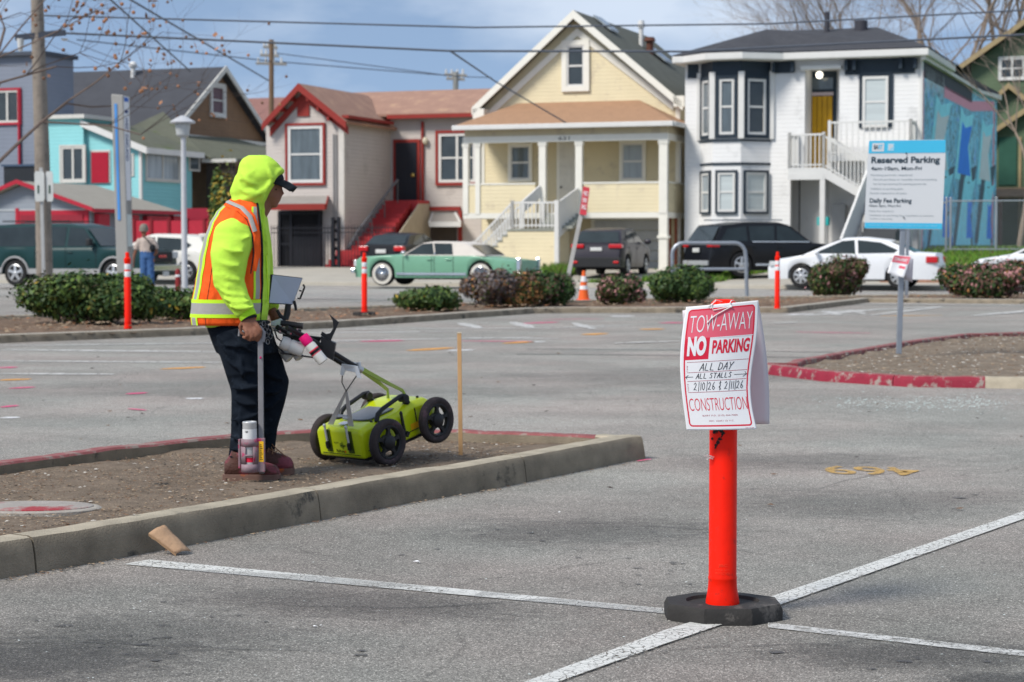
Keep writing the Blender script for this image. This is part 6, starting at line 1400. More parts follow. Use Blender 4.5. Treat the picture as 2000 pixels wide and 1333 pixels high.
fit_text(b, 'Reserved Parking', T3(O3), .045, .93, .28, .185, 2, .03); fit_text(b, '4am-10am, Mon-Fri', T3(O3), .045, .7, .345, .295, 2, .012)
for i, (s_, u0, u1) in enumerate((('Parking permit required', .05, .58), ('Permit purchase or monthly reserved parking', .085, .9), ('See bart.gov/parking for parking permit info', .085, .77), ('Validate at parking gate', .05, .47), ('Permit required at all times', .05, .52))):
    v = .385+.05*i+(0 if i < 3 else .005); fit_text(b, s_, T3(O3), u0, u1, v+.022, v-.003, 4, 0)
fit_text(b, 'Daily Fee Parking', T3(O3), .05, .59, .72, .655, 2, .02); fit_text(b, '10am-3pm, Mon-Fri', T3(O3), .05, .45, .76, .725, 2, 0)
fit_text(b, 'Daily fee required', T3(O3), .05, .36, .812, .79, 4); fit_text(b, 'Validate at parking fee machine in station', T3(O3), .05, .88, .86, .838, 4); fit_text(b, 'before leaving', T3(O3), .07, .35, .897, .878, 4)
fit_text(b, 'Vehicles without proper payment will be cited', T3(O3*2), .06, .93, .972, .95, 3, 0)
b.build('sign_face', [BB, BW, BD, M('sign_pale_blue', (.32, .68, .85), .4), BGY], t, smooth=0)
b = MB(); b.cyl(S3(.49, .148, 0), S3(.49, .148, .012), .008, n=8); b.cyl(S3(.5, .87, 0), S3(.5, .87, .012), .008, n=8); b.build('bolt', BD, t)
tt = thing('parking_notice', 'creased white and red notice tied low on the reserved parking sign post', 'notice', (q0.x, q0.y, .05))
b = MB(); S4 = sheet_map(LS(1746, 498, -.06), LS(1780, 501, -.06), LS(1764, 543, -.09), LS(1731, 533, -.08), lambda u, v: Vector((0, -.05*v*v+.02*sin(pi*u), 0)))
grid(b, S4, 0, 1, 0, 1, 6, 8); b.build('front_sheet', PAP, tt, smooth=60, solid=.001)
b = MB(); grid(b, S4, .03, .97, .03, .38, 6, 4, .003, 0); grid(b, S4, .55, .9, .5, .62, 4, 2, .003, 0); fit_text(b, 'TOW-AWAY', lambda x, y: S4(x, y, .006), .1, .9, .3, .12, 1, .02); b.build('printing', [PRF, PAP], tt, smooth=0)
b = MB(); S5 = sheet_map(LS(1768, 503, .04), LS(1784, 506, .06), LS(1782, 552, .09), LS(1765, 545, .06), lambda u, v: Vector((0, 0, 0))); grid(b, S5, 0, 1, 0, 1, 3, 4); b.build('rear_sheet', mt, tt, smooth=60, solid=.001)
# another grey post behind it
q1 = G(1770, 581, .1); t = thing('sign_post', 'plain grey post standing behind the reserved parking sign', 'post', (q1.x, q1.y, .05)); b = MB(); b.rod((0, 0, -.05), (.02, 0, 1.6), .07); b.build('shaft', SGP, t, smooth=0)
# leaning no parking sign
Yl = 42.; q2 = P(1104, 566, Yl); t = thing('street_sign', 'red and white no parking sign seen edge on, leaning to the right', 'sign', (q2.x, q2.y, .05)); o = Vector((q2.x, q2.y, .05)); LS2 = lambda px, py, dy=0.: P(px, py, Yl+dy)-o
b = MB(); b.rod(LS2(1103, 572), LS2(1146, 366), .085, .05); b.build('post', M('weathered_white_post', (.5, .49, .46), .6, var=.2), t, smooth=0)
b = MB(); b.slab([LS2(1139, 364, -.05), LS2(1152, 367, -.1), LS2(1145, 421, -.1), LS2(1132, 419, -.05)], (0, .02, 0)); b.build('plate', M('sign_plate_red', (.55, .05, .07), .5), t, smooth=0)
b = MB(); S6 = sheet_map(LS2(1139.6, 366, -.075), LS2(1151.4, 369, -.115), LS2(1144.6, 419.5, -.115), LS2(1132.6, 417.5, -.07), lambda u, v: Vector((0, 0, 0)))
for k, w_ in enumerate(('NO', 'PARK', 'ING')): fit_text(b, w_, lambda x, y: S6(x, y, .01), .15, .85, .3+.26*k, .12+.26*k, 0, .02)
b.build('plate_lettering', PAP, t, smooth=0)
# grey bicycle rail
Yr = 46.5; q3 = P(1385, 585, Yr); t = thing('bike_rack', 'grey tubular bicycle rail with rounded corners and a low cross bar', 'bike rack', (q3.x, q3.y, .05)); o = Vector((q3.x, q3.y, .05)); LR = lambda px, py, dy=0.: P(px, py, Yr+dy)-o
b = MB(); pts = [LR(1313, 590)]+[LR(1313, 500)]+[LR(1313+22*(1-cos(R(a))), 497-22*sin(R(a))) for a in (0, 20, 45, 70, 90)]+[LR(1436+20*sin(R(a)), 497-22*cos(R(a))) for a in (0, 20, 45, 70, 90)]+[LR(1457, 510), LR(1459, 588)]
b.tube(pts, .045, 10, up=(0, 1, 0)); b.build('frame', SGP, t)
b = MB(); b.cyl(LR(1313, 526), LR(1458, 526), .035); b.build('crossbar', SGP, t)
# traffic cone
t = thing('traffic_cone', 'orange traffic cone with two white bands between the pink shrubs', 'cone', (lambda p: (p.x, 46.5, .0))(P(1140, 586, 46.5)))
b = MB(); b.box((-.17, -.17, 0), (.17, .17, .035)); b.build('base', OPL, t, smooth=0, bevel=.015)
b = MB(); b.lathe([(.135, .03), (.125, .07), (.035, .7), (.02, .71)], n=24); b.build('cone_body', M('cone_orange', (.75, .12, .02), .5, var=.1), t)
for z0_, z1_ in ((.27, .36), (.45, .58)):
    b = MB(); rr_ = lambda z: .125-(z-.07)*.09/.63+.003; b.lathe([(rr_(z0_), z0_), (rr_(z1_), z1_)], n=24, cap=False); b.build('white_band', WREF, t)
# ---- station pylon, lamp post, poles on the left ----
Yp = 44.; q4 = P(240, 560, Yp); t = thing('station_pylon', 'tall grey station marker with a blue stripe and narrow white lettered side', 'pylon', (q4.x, q4.y, 0)); o = Vector((q4.x, q4.y, 0)); LP_ = lambda px, py, dy=0.: P(px, py, Yp+dy)-o
CG = M('warm_grey_metal', (.38, .37, .345), .5, var=.06)
b = MB(); b.slab([LP_(217, 184), LP_(240, 186), LP_(252, 575), LP_(229, 575)], (.02, .3, 0)); b.build('pillar', CG, t, smooth=0, bevel=.02)
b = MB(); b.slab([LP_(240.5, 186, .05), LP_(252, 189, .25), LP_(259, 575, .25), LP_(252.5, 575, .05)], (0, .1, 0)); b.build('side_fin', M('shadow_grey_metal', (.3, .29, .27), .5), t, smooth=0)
b = MB(); b.slab([LP_(223, 203, -.015), LP_(228, 203, -.015), LP_(235, 430, -.015), LP_(230, 430, -.015)], (0, .01, 0)); b.build('blue_stripe', M('stripe_blue', (.1, .33, .75), .4), t, smooth=0)
b = MB(); S7 = sheet_map(LP_(241, 188, .02), LP_(251.5, 190, .2), LP_(256, 392, .2), LP_(245, 392, .02), lambda u, v: Vector((0, 0, 0)), Vector((.3, -1, 0)))
b.slab([S7(0, 0, .01), S7(1, 0, .01), S7(1, 1, .01), S7(0, 1, .01)], (0, .01, 0), 0)
b.add([S7(.1, .01, .016), S7(.9, .01, .016), S7(.9, .05, .016), S7(.1, .05, .016)], [(0, 1, 2, 3)], 1); b.add([S7(.2, .13, .016), S7(.8, .13, .016), S7(.8, .16, .016), S7(.2, .16, .016)], [(0, 1, 2, 3)], 2)
fit_text(b, 'WEST OAKLAND', lambda x, y: S7(.25+.5*y, .2+.42*x, .016), 0, 1, 0, 1, 2, .02)
b.build('name_panel', [PAP, M('badge_blue', (.05, .15, .5), .4), M('navy_letters', (.05, .08, .2), .5)], t, smooth=0)
b = MB(); b.slab([LP_(246, 418, .0), LP_(257, 420, .15), LP_(259, 482, .15), LP_(248, 482, .0)], (0, .02, 0)); b.build('small_plate', M('pale_green_plate', (.6, .64, .6), .5), t, smooth=0)
Yq = 44.; q5 = P(361, 565, Yq); t = thing('lamp_post', 'white lamp post with a shallow cone cap', 'street lamp', (q5.x, q5.y, 0)); o = Vector((q5.x, q5.y, 0)); LQ = lambda px, py: P(px, py, Yq)-o
WPO = M('white_pole_paint', (.55, .56, .58), .5)
b = MB(); b.cyl(LQ(361, 575), LQ(358, 268), .07, .055); b.build('pole', WPO, t)
b = MB(); c = LQ(357, 268); b.lathe([(.09, 0), (.14, .04), (.17, .27), (.15, .3)], c=c, n=20); b.build('lamp', M('frosted_lamp', (.5, .52, .52), .3), t)
b = MB(); b.lathe([(.27, .3), (.28, .33), (.14, .42), (.03, .47)], c=c, n=24); b.build('cap', WPO, t)
# wooden utility pole with transformer arm
Yu = 47.; q6 = P(84, 560, Yu); t = thing('utility_pole', 'weathered grey wooden utility pole at the left with a short crossarm', 'utility pole', (q6.x, q6.y, 0)); o = Vector((q6.x, q6.y, 0)); LU = lambda px, py, dy=0.: P(px, py, Yu+dy)-o
b = MB(); b.tube([LU(88, 575), LU(82, 300), LU(74, 60), LU(71, -60)], [.2, .18, .155, .14], 14); b.build('shaft', M('weathered_pole', (.25, .215, .18), .9, var=.3, vs=4, bump=.8, bs=20, c2=(.14, .12, .1), mix2=.4, s2=6), t)
b = MB(); b.rod(LU(30, 74, -.1), LU(128, 64, -.1), .13, .1); b.build('crossarm', M('dark_arm', (.05, .06, .08), .7), t, smooth=0)
b = MB()
for px in (40, 126): b.cyl(LU(px, 76, -.1), LU(px, 100 if px == 40 else 80, -.1), .09, .05)
b.build('insulator', M('pale_insulator', (.6, .6, .58), .4), t)
Yv = 45.; q7 = P(84, 560, Yv); t = thing('sign_post', 'silver metal post with two white rounded signs in front of the wooden pole', 'sign', (q7.x-.02, q7.y, 0)); o = Vector((q7.x-.02, q7.y, 0)); LV = lambda px, py, dy=0.: P(px, py, Yv+dy)-o
b = MB(); b.rod(LV(86, 575), LV(80, 328), .07); b.build('post', M('silver_post', (.5, .5, .49), .5, .3), t, smooth=0)
for x0, x1, dy in ((67, 86, -.08), (89, 103, -.04)):
    b = MB(); b.slab([LV(x0+2, 335, dy), LV(x1-2, 335, dy), LV(x1, 340, dy), LV(x1+1, 388, dy), LV(x1-1, 394, dy), LV(x0+3, 394, dy), LV(x0+1, 388, dy), LV(x0, 340, dy)], (0, .02, 0)); pl = b.build('plate', M('white_plate', (.62, .64, .62), .45), t, smooth=0)
    b = MB(); b.add([LV(x0+6, 362, dy-.01), LV(x0+9, 362, dy-.01), LV(x0+9, 378, dy-.01), LV(x0+6, 378, dy-.01)], [(0, 1, 2, 3)]); b.build('plate_mark', M('dark_green_mark', (.04, .09, .06), .6), pl, smooth=0)
# poles far behind the roofs
def tpole(label, px, base, top, Y, arms, r=.16, mat=None):
    q = P(px, 482, Y); t = thing('utility_pole', label, 'utility pole', (q.x, Y, .5), 0, 'utility poles behind the houses'); o = Vector((q.x, Y, .5))
    b = MB(); b.cyl((0, 0, -.5), P(px, top, Y)-o, r, r*.8); b.build('shaft', mat or M('brown_pole', (.2, .13, .08), .9), t)
    for (x0, x1, y) in arms:
        b = MB(); b.rod(P(x0, y, Y)-o, P(x1, y+2, Y)-o, .14); b.build('crossarm', M('grey_arm', (.28, .27, .25), .8), t, smooth=0)
        for k in range(4):
            b = MB(); p = P(x0+(x1-x0)*(k+.3)/4, y, Y)-o; b.cyl(p, p+Vector((0, 0, .3)), .07, .05, 8); b.build('insulator', M('pale_insulator', (.6, .6, .58), .4), t)
tpole('brown utility pole with transformers above the red distant roof', 530, 200, 78, 108, [(500, 560, 124), (508, 545, 108), (514, 542, 92)])
b = MB(); q = P(518, 110, 108)
tpole('grey crossarm pole rising behind the beige house roof', 890, 180, 141, 116, [(868, 912, 146), (872, 908, 154)], .2, M('grey_pole', (.3, .3, .28), .8))
# wires
WIRE = M('black_cable', (.10, .115, .14), .7)
def wire(label, pts, r=.022, sag=0.):
    a = [P(px, py, Y) for px, py, Y in pts]; n = 10; out = []
    for i in range(len(a)-1):
        for k in range(n+(i == len(a)-2)): u = k/n; out.append(a[i].lerp(a[i+1], u)-Vector((0, 0, sag*4*u*(1-u))))
    o = out[0].copy(); b = MB(); b.tube([p-o for p in out], r, 6, up=(0, 0, 1)); ob = b.build('power_line', WIRE, None); ob.location = o
    return tag(ob, label, 'power line', 'overhead cables')
wire('thickest black overhead cable, lowest of the long ones crossing all houses', [(60, 62, 48), (880, 100, 48), (1340, 101, 48), (2080, 64, 48)], .028)
wire('thinner long cable running above the thickest one across the whole sky', [(60, 30, 48), (930, 54, 48), (1500, 47, 48), (2080, 16, 48)], .022)
wire('slanting cable dropping from the top left to the brown attic gable', [(205, -10, 60), (372, 140, 80)], .03)
wire('slanting cable dropping from the top left towards the distant pole', [(238, -10, 60), (525, 158, 100)], .032)
wire('service drop slanting from the thick cable to the cream gable', [(878, 99, 48), (965, 158, 70), (1105, 240, 72)], .024)
wire('faint cable between the two distant poles', [(150, 78, 90), (530, 120, 108), (900, 150, 116)], .03)
wire('faint thin cable running left from the brown distant pole', [(120, 75, 90), (318, 150, 90)], .02)
wire('thin cable just above the beige house roof', [(530, 103, 108), (890, 150, 116), (960, 152, 118)], .025)
# red bollard and litter beside the lamp post
x, y, z = cpos(347, 52, .0); t = thing('bollard', 'short dark red bollard beside the white lamp post', 'bollard', (x, y, 0)); b = MB(); b.lathe([(.07, 0), (.07, .62), (.05, .68), (.01, .7)], n=16); b.build('shaft', M('dark_red_bollard', (.22, .02, .02), .5), t)
b = MB(); b.lathe([(.072, .48), (.072, .54)], n=16, cap=False); b.build('band', WREF, t)
# ---------------- the worker ----------------
def loft(b, secs, n=28, e=.85, m=None, a0=None, a1=None, off=0.):
    """horizontal sections (cx, cy, z, rx, ry); superellipse; optional angular range"""
    def sg(v): return (abs(v)**e)*(1 if v >= 0 else -1)
    full = a0 is None; rs = []
    for cx, cy, z, rx, ry in secs:
        A = [2*pi*j/n for j in range(n)] if full else [a0+(a1-a0)*j/n for j in range(n+1)]
        rs.append([(cx+(rx+off)*sg(cos(a)), cy+(ry+off)*sg(sin(a)), z) for a in A])
    return b.rings(rs, full, full, m)
def interp(secs, z):
    s = sorted(secs, key=lambda q: q[2])
    if z <= s[0][2]: return s[0]
    for p, q in zip(s, s[1:]):
        if z <= q[2]: t = (z-p[2])/(q[2]-p[2]); t = t*t*(3-2*t)*.5+t*.5; return tuple(p[i]+(q[i]-p[i])*t for i in range(5))
    return s[-1]
YW_ = 10.4; wo = P(480, 935, YW_); WO = Vector((wo.x, YW_, .07))
def w(px, py, dy=0.): return P(px, py, YW_+dy)-WO
K = F/YW_
worker = thing('person', 'worker in lime hooded sweatshirt, orange reflective vest, dark trousers and black cap pushing the cart', 'person', WO)
SKIN = M('skin', (.24, .105, .065), .55, var=.12, vs=20, bump=.15, bs=120, c2=(.2, .075, .045), mix2=.35, s2=30); LIME = M('lime_fleece', (.52, .82, .075), .85, var=.1, vs=5, bump=.35, bs=160); ORG = M('orange_mesh', (.95, .115, .012), .75, var=.12, vs=7, bump=.4, bs=220)
NAVY_ = M('dark_navy_twill', (.008, .012, .019), .9, var=.35, vs=6, spec=.1, bump=.3, bs=200, c2=(.016, .023, .034), mix2=.4, s2=9); BOOT = M('brown_boot_leather', (.085, .036, .028), .6, var=.35, vs=18, bump=.5, bs=80, c2=(.2, .045, .06), mix2=.46, s2=9)
SOLE = M('boot_sole', (.17, .10, .08), .85, var=.3, vs=20, c2=(.42, .1, .03), mix2=.4, s2=9); BLKC = M('black_cotton', (.012, .014, .018), .8, var=.2)
GREYR = M('silver_reflective_tape', (.36, .35, .33), .45, var=.1, vs=20, bump=.2, bs=60); LTAPE = M('lime_tape', (.55, .88, .03), .6, var=.05)
def add_folds(m, scale, stretch, dist):
    nt = m.node_tree; p = nt.nodes['Principled BSDF']; tc = N(nt, 'ShaderNodeTexCoord'); mp_ = N(nt, 'ShaderNodeMapping', i={3: stretch}); mp_.inputs['Rotation'].default_value = (0, .5, .2)
    nz_ = N(nt, 'ShaderNodeTexNoise', i={'Scale': scale, 'Detail': 2, 'Roughness': .4, 'Distortion': .5}); b_ = N(nt, 'ShaderNodeBump', i={'Strength': 1., 'Distance': dist})
    nt.links.new(tc.outputs['Object'], mp_.inputs[0]); nt.links.new(mp_.outputs[0], nz_.inputs['Vector']); nt.links.new(nz_.outputs['Fac'], b_.inputs['Height'])
    old = p.inputs['Normal'].links[0].from_node; nt.links.new(b_.outputs[0], old.inputs['Normal'])
add_folds(LIME, 3.2, (1, 1, 2.2), .05); add_folds(NAVY_, 3.6, (1, 1, 2.), .05); add_folds(ORG, 5., (2, 2, 1), .04)
# -- body: one continuous surface (head, neck, core, arms with fingers, legs) --
b = MB()
hc = w(519, 362)
b.ell(hc, (.088, .07, .112), 20, 14)                              # skull
b.ell(w(528, 378), (.062, .058, .072), 16, 10)                    # face mass
b.tube([w(541, 362), w(546, 371), w(549.5, 378), w(544, 382)], [.012, .016, .017, .011], 8)     # nose
b.ell(w(541.5, 366), (.014, .046, .010), 12, 6)                   # brow
b.ell(w(541.5, 387.5), (.013, .024, .0065), 10, 6); b.ell(w(541, 391.5), (.012, .021, .006), 10, 6)    # lips
b.ell(w(536, 400), (.02, .026, .018), 10, 8)                      # chin
for s in (-1, 1): b.ell(w(513, 372)+Vector((0, s*.074, 0)), (.018, .01, .03), 10, 8); b.ell(w(536, 382)+Vector((0, s*.034, 0)), (.024, .022, .028), 10, 8)
b.tube([w(515, 390), w(500, 415), w(488, 440)], [.058, .062, .075], 12)
b.tube([w(486, 430), w(470, 500), w(462, 570), w(462, 640)], [.08, .1, .1, .08], 14, rb=[.1, .12, .11, .1])
for side, pts in ((-1, (w(462, 445, -.17), w(450, 500, -.22), w(447, 556, -.235), w(468, 596, -.25), w(484, 618, -.262))), (1, (w(488, 445, .17), w(500, 500, .23), w(506, 560, .25), w(522, 596, .23), w(534, 612, .2)))):
    b.tube(pts, [.055, .05, .043, .034, .028], 12)
# near hand: back of the hand towards us, fingers closed round the grip, forefinger lower on the trigger
hw_ = w(486, 622, -.262)
b.tube([w(484, 616, -.262), w(487, 630, -.266), w(491, 646, -.268)], [.029, .038, .036], 14, rb=[.02, .02, .018])
for k, (x0, y0, x1, y1, x2, y2, x3, y3) in enumerate(((503, 637, 509, 645, 508, 656, 503, 668), (499, 646, 502, 655, 499, 662, 493, 664), (491, 649, 493, 658, 489, 664, 483, 663), (482, 648, 483, 656, 479, 660, 474, 658))):
    b.tube([w(x0-6, y0-8, -.27), w(x0, y0, -.282), w(x1, y1, -.285), w(x2, y2, -.272), w(x3, y3, -.258)], [.0125, .0115, .011, .0102, .0085], 10)
b.tube([w(476, 628, -.255), w(470, 638, -.24), w(472, 650, -.235), w(480, 656, -.235)], [.014, .0135, .012, .0095], 10)
# far hand on the cart handle
b.tube([w(534, 612, .2), w(540, 624, .2), w(545, 632, .2)], [.028, .034, .03], 12, rb=[.02, .022, .02])
for k in range(4): b.tube([w(543, 628, .17+.022*k), w(551, 636, .17+.022*k), w(549, 645, .17+.022*k), w(541, 646, .17+.022*k)], [.011, .0105, .01, .008], 8)
b.tube([w(538, 622, .16), w(546, 622, .14), w(553, 630, .14)], [.012, .011, .009], 8)
# legs
b.tube([w(468, 640, -.08), w(478, 700, -.1), w(486, 762, -.1), w(480, 830, -.1), w(476, 915, -.1)], [.06, .06, .045, .04, .035], 12)
b.tube([w(488, 645, .08), w(515, 700, .1), w(537, 745, .1), w(528, 810, .1), w(520, 905, .1)], [.06, .06, .045, .04, .035], 12)
body = b.build('body', SKIN, worker); remesh(body, .0058, 3)
for s in (-1,):   # near eye, half hidden under the cap
    b = MB(); e_ = w(536.5, 371)+Vector((.006, s*.045, 0)); b.ell(e_, (.012, .008, .006), 10, 6); b.build('eye', M('eye', (.05, .03, .025), .2), body)
# -- sweatshirt --
TS = []   # torso sections from the silhouette: (left px, right px, y px, half depth)
for l, r_, y, ry in ((402, 520, 640, .155), (398, 523, 610, .165), (396, 526, 570, .17), (398, 527, 530, .175), (404, 527, 490, .185), (412, 525, 455, .195), (424, 522, 430, .185), (442, 518, 410, .14), (458, 514, 395, .09)):
    a, c = w(l, y), w(r_, y); TS.append(((a.x+c.x)/2, 0, a.z, (c.x-a.x)/2, ry))
b = MB(); loft(b, TS)
b.tube([w(466, 440, -.13), w(459, 458, -.175), w(448, 500, -.215), w(447, 552, -.232), w(463, 585, -.247), w(481, 611, -.258)], [.095, .108, .098, .08, .064, .052], 20, rb=[.07, .078, .075, .066, .056, .047])
b.tube([w(488, 440, .13), w(492, 460, .18), w(501, 505, .225), w(508, 556, .24), w(522, 590, .225), w(532, 606, .2)], [.09, .1, .09, .075, .06, .048], 18, rb=[.07, .075, .07, .062, .052, .045])
# hood
HS = []
for l, r_, y, ry in ((452, 522, 412, .105), (458, 520, 398, .108), (459, 531, 380, .118), (460, 542, 362, .125), (463, 549, 346, .127), (466, 551, 334, .124), (468, 546, 322, .112), (474, 534, 311, .088), (486, 522, 303.5, .045)):
    a, c = w(l, y), w(r_, y); HS.append(((a.x+c.x)/2, 0, a.z, (c.x-a.x)/2, ry))
loft(b, HS, 30, .8)
rim = []
for k in range(25):
    a = pi*k/24; t_ = (1-cos(a))/2; p = w(552-38*t_, 336+72*t_); rim.append(p+Vector((0.0, 0, 0)))
for sgn in (-1, 1):
    pts = []
    for k in range(15):
        t_ = k/14; px = 551-37*t_; py = 333+76*t_; pts.append(w(px-5*sin(pi*t_)-1, py)+Vector((0, sgn*.112*(sin(pi*min(1, t_*.86+.10)))**.55, 0)))
    b.tube(pts, .0125, 8)
b.tube([w(551, 333)+Vector((0, y, -.004*abs(y*10))) for y in (-.05, -.025, 0, .025, .05)], .012, 8)
for (a0_, c0_) in (((472, 330), (468, 392)),): b.tube([w(470, 345, -.05), w(464, 375, -.06), w(470, 402, -.08)], [.03, .045, .03], 10)
b.ell(w(468, 402), (.06, .12, .05), 16, 8); b.ell(w(498, 408), (.06, .10, .045), 16, 8)
def crease(b, x0, y0, x1, y1, d0, d1=None, r=.011, sag=.0, bulge=.0):
    d1 = d0 if d1 is None else d1; p, q = w(x0, y0, d0), w(x1, y1, d1); k = 7
    b.tube([p.lerp(q, i/(k-1))+Vector((0, -bulge*sin(pi*i/(k-1)), -sag*sin(pi*i/(k-1)))) for i in range(k)], [r*(.35+.65*sin(pi*(i+.2)/(k-.6))) for i in range(k)], 8)
for c_ in ((424, 528, 472, 548, -.27, -.28), (420, 545, 470, 566, -.27, -.28), (428, 566, 480, 577, -.285, -.29), (436, 583, 490, 588, -.295, -.295), (447, 598, 498, 598, -.30, -.30), (420, 505, 470, 520, -.265, -.28), (425, 470, 490, 462, -.235, -.235), (432, 480, 478, 492, -.27, -.27), (418, 560, 445, 545, -.25, -.27)):
    crease(b, *c_, r=.0125, sag=.012, bulge=.02)
for c_ in ((480, 315, 490, 345, -.095, -.125), (470, 340, 500, 362, -.115, -.13), (466, 368, 510, 380, -.11, -.125), (468, 392, 515, 372, -.105, -.12), (520, 318, 535, 350, -.10, -.115), (466, 352, 500, 330, -.11, -.12)):
    crease(b, *c_, r=.012, sag=.01, bulge=.006)
for c_ in ((518, 440, 522, 590, -.07, -.07), (521, 470, 524, 560, .0, .0), (515, 430, 524, 500, -.1, -.09)): crease(b, *c_, r=.012)
hd = b.build('hooded_sweatshirt', LIME, worker); remesh(hd, .0085, 5, .007, .16)
b = MB(); q = w(484, 617, -.26); q0_ = w(479, 608, -.257); b.tube([q0_, q, w(486, 621, -.262)], [.047, .046, .044], 18, rb=[.042, .041, .04]); cuff = b.build('cuff', M('ribbed_lime_cuff', (.44, .8, .03), .85, bump=.5, bs=90), hd)
b = MB(); b.tube([w(486, 620, -.262), w(487, 623.5, -.263)], [.043, .041], 18, rb=[.038, .036]); b.build('cuff_lining', BLKC, hd)
# drawstring
for dx, L_ in ((0, 595), (-4, 470)):
    b = MB(); b.tube([w(514+dx, 408, -.07), w(517+dx, 440, -.1), w(520+dx, 500, -.09), w(523+dx, 560, -.075), w(524+dx, L_, -.07)] if L_ > 500 else [w(512, 410, -.08), w(513, 440, -.11), w(515, 470, -.11)], .0032, 6); b.build('drawstring', M('lime_cord', (.6, .9, .05), .7), hd)
# -- vest --
VS = []
for l, r_, y, ry in ((379, 512, 634, .175), (377, 514, 620, .182), (380, 518, 590, .186), (387, 522, 550, .188), (394, 525, 510, .196), (403, 526, 470, .208), (414, 524, 440, .208), (428, 520, 415, .172), (446, 513, 397, .115), (456, 505, 388, .088)):
    a, c = w(l, y), w(r_, y); VS.append(((a.x+c.x)/2, 0, a.z, (c.x-a.x)/2, ry))
def vz(py): return w(480, py).z
def vfront(z):   # how far the front edge sits from straight ahead
    t_ = (z-vz(640))/(vz(395)-vz(640)); return .40+.40*max(0, t_)
def vpt(a, z, off=0.):
    cx, cy, zz, rx, ry = interp(VS, z)
    sg = lambda v: (abs(v)**.85)*(1 if v >= 0 else -1)
    wob = .0045*noise.noise(Vector((a*2.3, z*6, 1)))+.003*noise.noise(Vector((a*5, z*13, 5)))
    return Vector((cx+(rx+off+wob)*sg(cos(a)), cy+(ry+off+wob)*sg(sin(a)), z))
def patch(b, a0, a1, z0, z1, off, m=0, na=20, nz=16, front=False):
    rs = []
    for j in range(nz+1):
        z = z0+(z1-z0)*j/nz; r_ = []
        for i in range(na+1):
            f0, f1 = (vfront(z), 2*pi-vfront(z)) if front else ((a0(z) if callable(a0) else a0), (a1(z) if callable(a1) else a1))
            r_.append(vpt(f0+(f1-f0)*i/na, z, off))
        rs.append(r_)
    b.rings(rs, False, False, m)
b = MB(); patch(b, 0, 0, vz(634), vz(388), .008, 0, 72, 40, True); vest = b.build('safety_vest', ORG, worker, smooth=80, solid=.003)
# hem tape: lime - silver - lime, all the way round
b = MB()
for y0, y1, m in ((618, 611, 0), (611, 590, 1), (590, 583, 0)): patch(b, 0, 0, vz(y0+1), vz(y1+1), .0125, m, 72, 4, True)
b.build('reflective_band', [LTAPE, GREYR], vest, smooth=80)
# vertical back tape
b = MB()
for a0, a1, m in ((3.55, 3.66, 0), (3.66, 3.86, 1), (3.86, 3.97, 0)): patch(b, a0, a1, vz(584), vz(400), .0125, m, 3, 26)
for a0, a1, m in ((3.62, 3.70, 0), (3.70, 3.90, 1), (3.90, 3.98, 0)): patch(b, a0, a1, vz(634), vz(619), .013, m, 3, 4)
for a0, a1, m in ((2.55, 2.66, 0), (2.66, 2.86, 1), (2.86, 2.97, 0)): patch(b, a0, a1, vz(584), vz(400), .0125, m, 3, 26)
b.build('back_tape', [LTAPE, GREYR], vest, smooth=80)
b = MB()   # front tape beside the zip, near side
zf_ = lambda d: (lambda z: 2*pi-vfront(z)-d)
for d0, d1, m in ((.34, .26, 0), (.26, .10, 1)): patch(b, zf_(d0), zf_(d1), vz(583), vz(405), .0125, m, 3, 26)
b.build('front_tape', [LTAPE, GREYR], vest, smooth=80)
b = MB()
for s in (-1, 1):
    pts = [vpt(vfront(z) if s > 0 else 2*pi-vfront(z), z, .011) for z in [vz(634)+(vz(390)-vz(634))*k/24 for k in range(25)]]; b.tube(pts, .0065, 8)
pts = [vpt(4.28, vz(634)+(vz(500)-vz(634))*k/10, .009) for k in range(11)]; b.tube(pts, .002, 6)
b.build('black_binding', BLKC, vest)
# armhole binding and shoulder straps lying over the sleeve
b = MB(); arm = [w(462, 402, -.13), w(440, 412, -.185), w(424, 440, -.20)]
hole = []
for k in range(22):
    t_ = 2*pi*k/22
    hole.append((math.cos(t_), math.sin(t_)))
sh = [w(446, 396, -.09), w(455, 400, -.135), w(474, 408, -.175), w(490, 425, -.195), w(500, 455, -.2), (w(503, 490, -.2)), w(497, 530, -.21)]
b.tube(sh, [.03, .032, .03, .026, .022, .018, .01], 10, rb=[.006]*7, up=(0, -.75, .65)); b.build('shoulder_strap', ORG, vest)
b = MB(); sh2 = [p+Vector((-.012, -.003, -.012)) for p in sh[:6]]; b.tube([p+Vector((-.004, -.01, .006)) for p in sh[:5]], [.012]*5, 8, rb=[.0035]*5, up=(0, -.75, .65)); b.build('shoulder_tape', GREYR, vest)
b = MB(); b.tube([p+Vector((-.018, -.01, -.012)) for p in sh], .0035, 6); b.build('armhole_binding', BLKC, vest)
# pocket flap
b = MB(); b.tube([w(424, 585, -.19), w(432, 560, -.195), w(440, 545, -.2)], .002, 6); b.build('seam', BLKC, vest)
# -- cap --
b = MB(); b.ell(w(530, 350), (.066, .085, .05), 20, 10); cap = b.build('cap', BLKC, worker)
b = MB(); rs = []
for i in range(9):
    u = i/8; r_ = []
    for j in range(11):
        v = -1+2*j/10; fwd = u*.098*(1-.28*v*v); base = w(543, 350); r_.append(base+Vector((fwd-.03*v*v*(1-u), v*.078*(1-.12*u), -.015*u-.030*u*u-.022*v*v)))
    rs.append(r_)
b.rings(rs, False, False); b.build('brim', BLKC, cap, smooth=80, solid=.006)
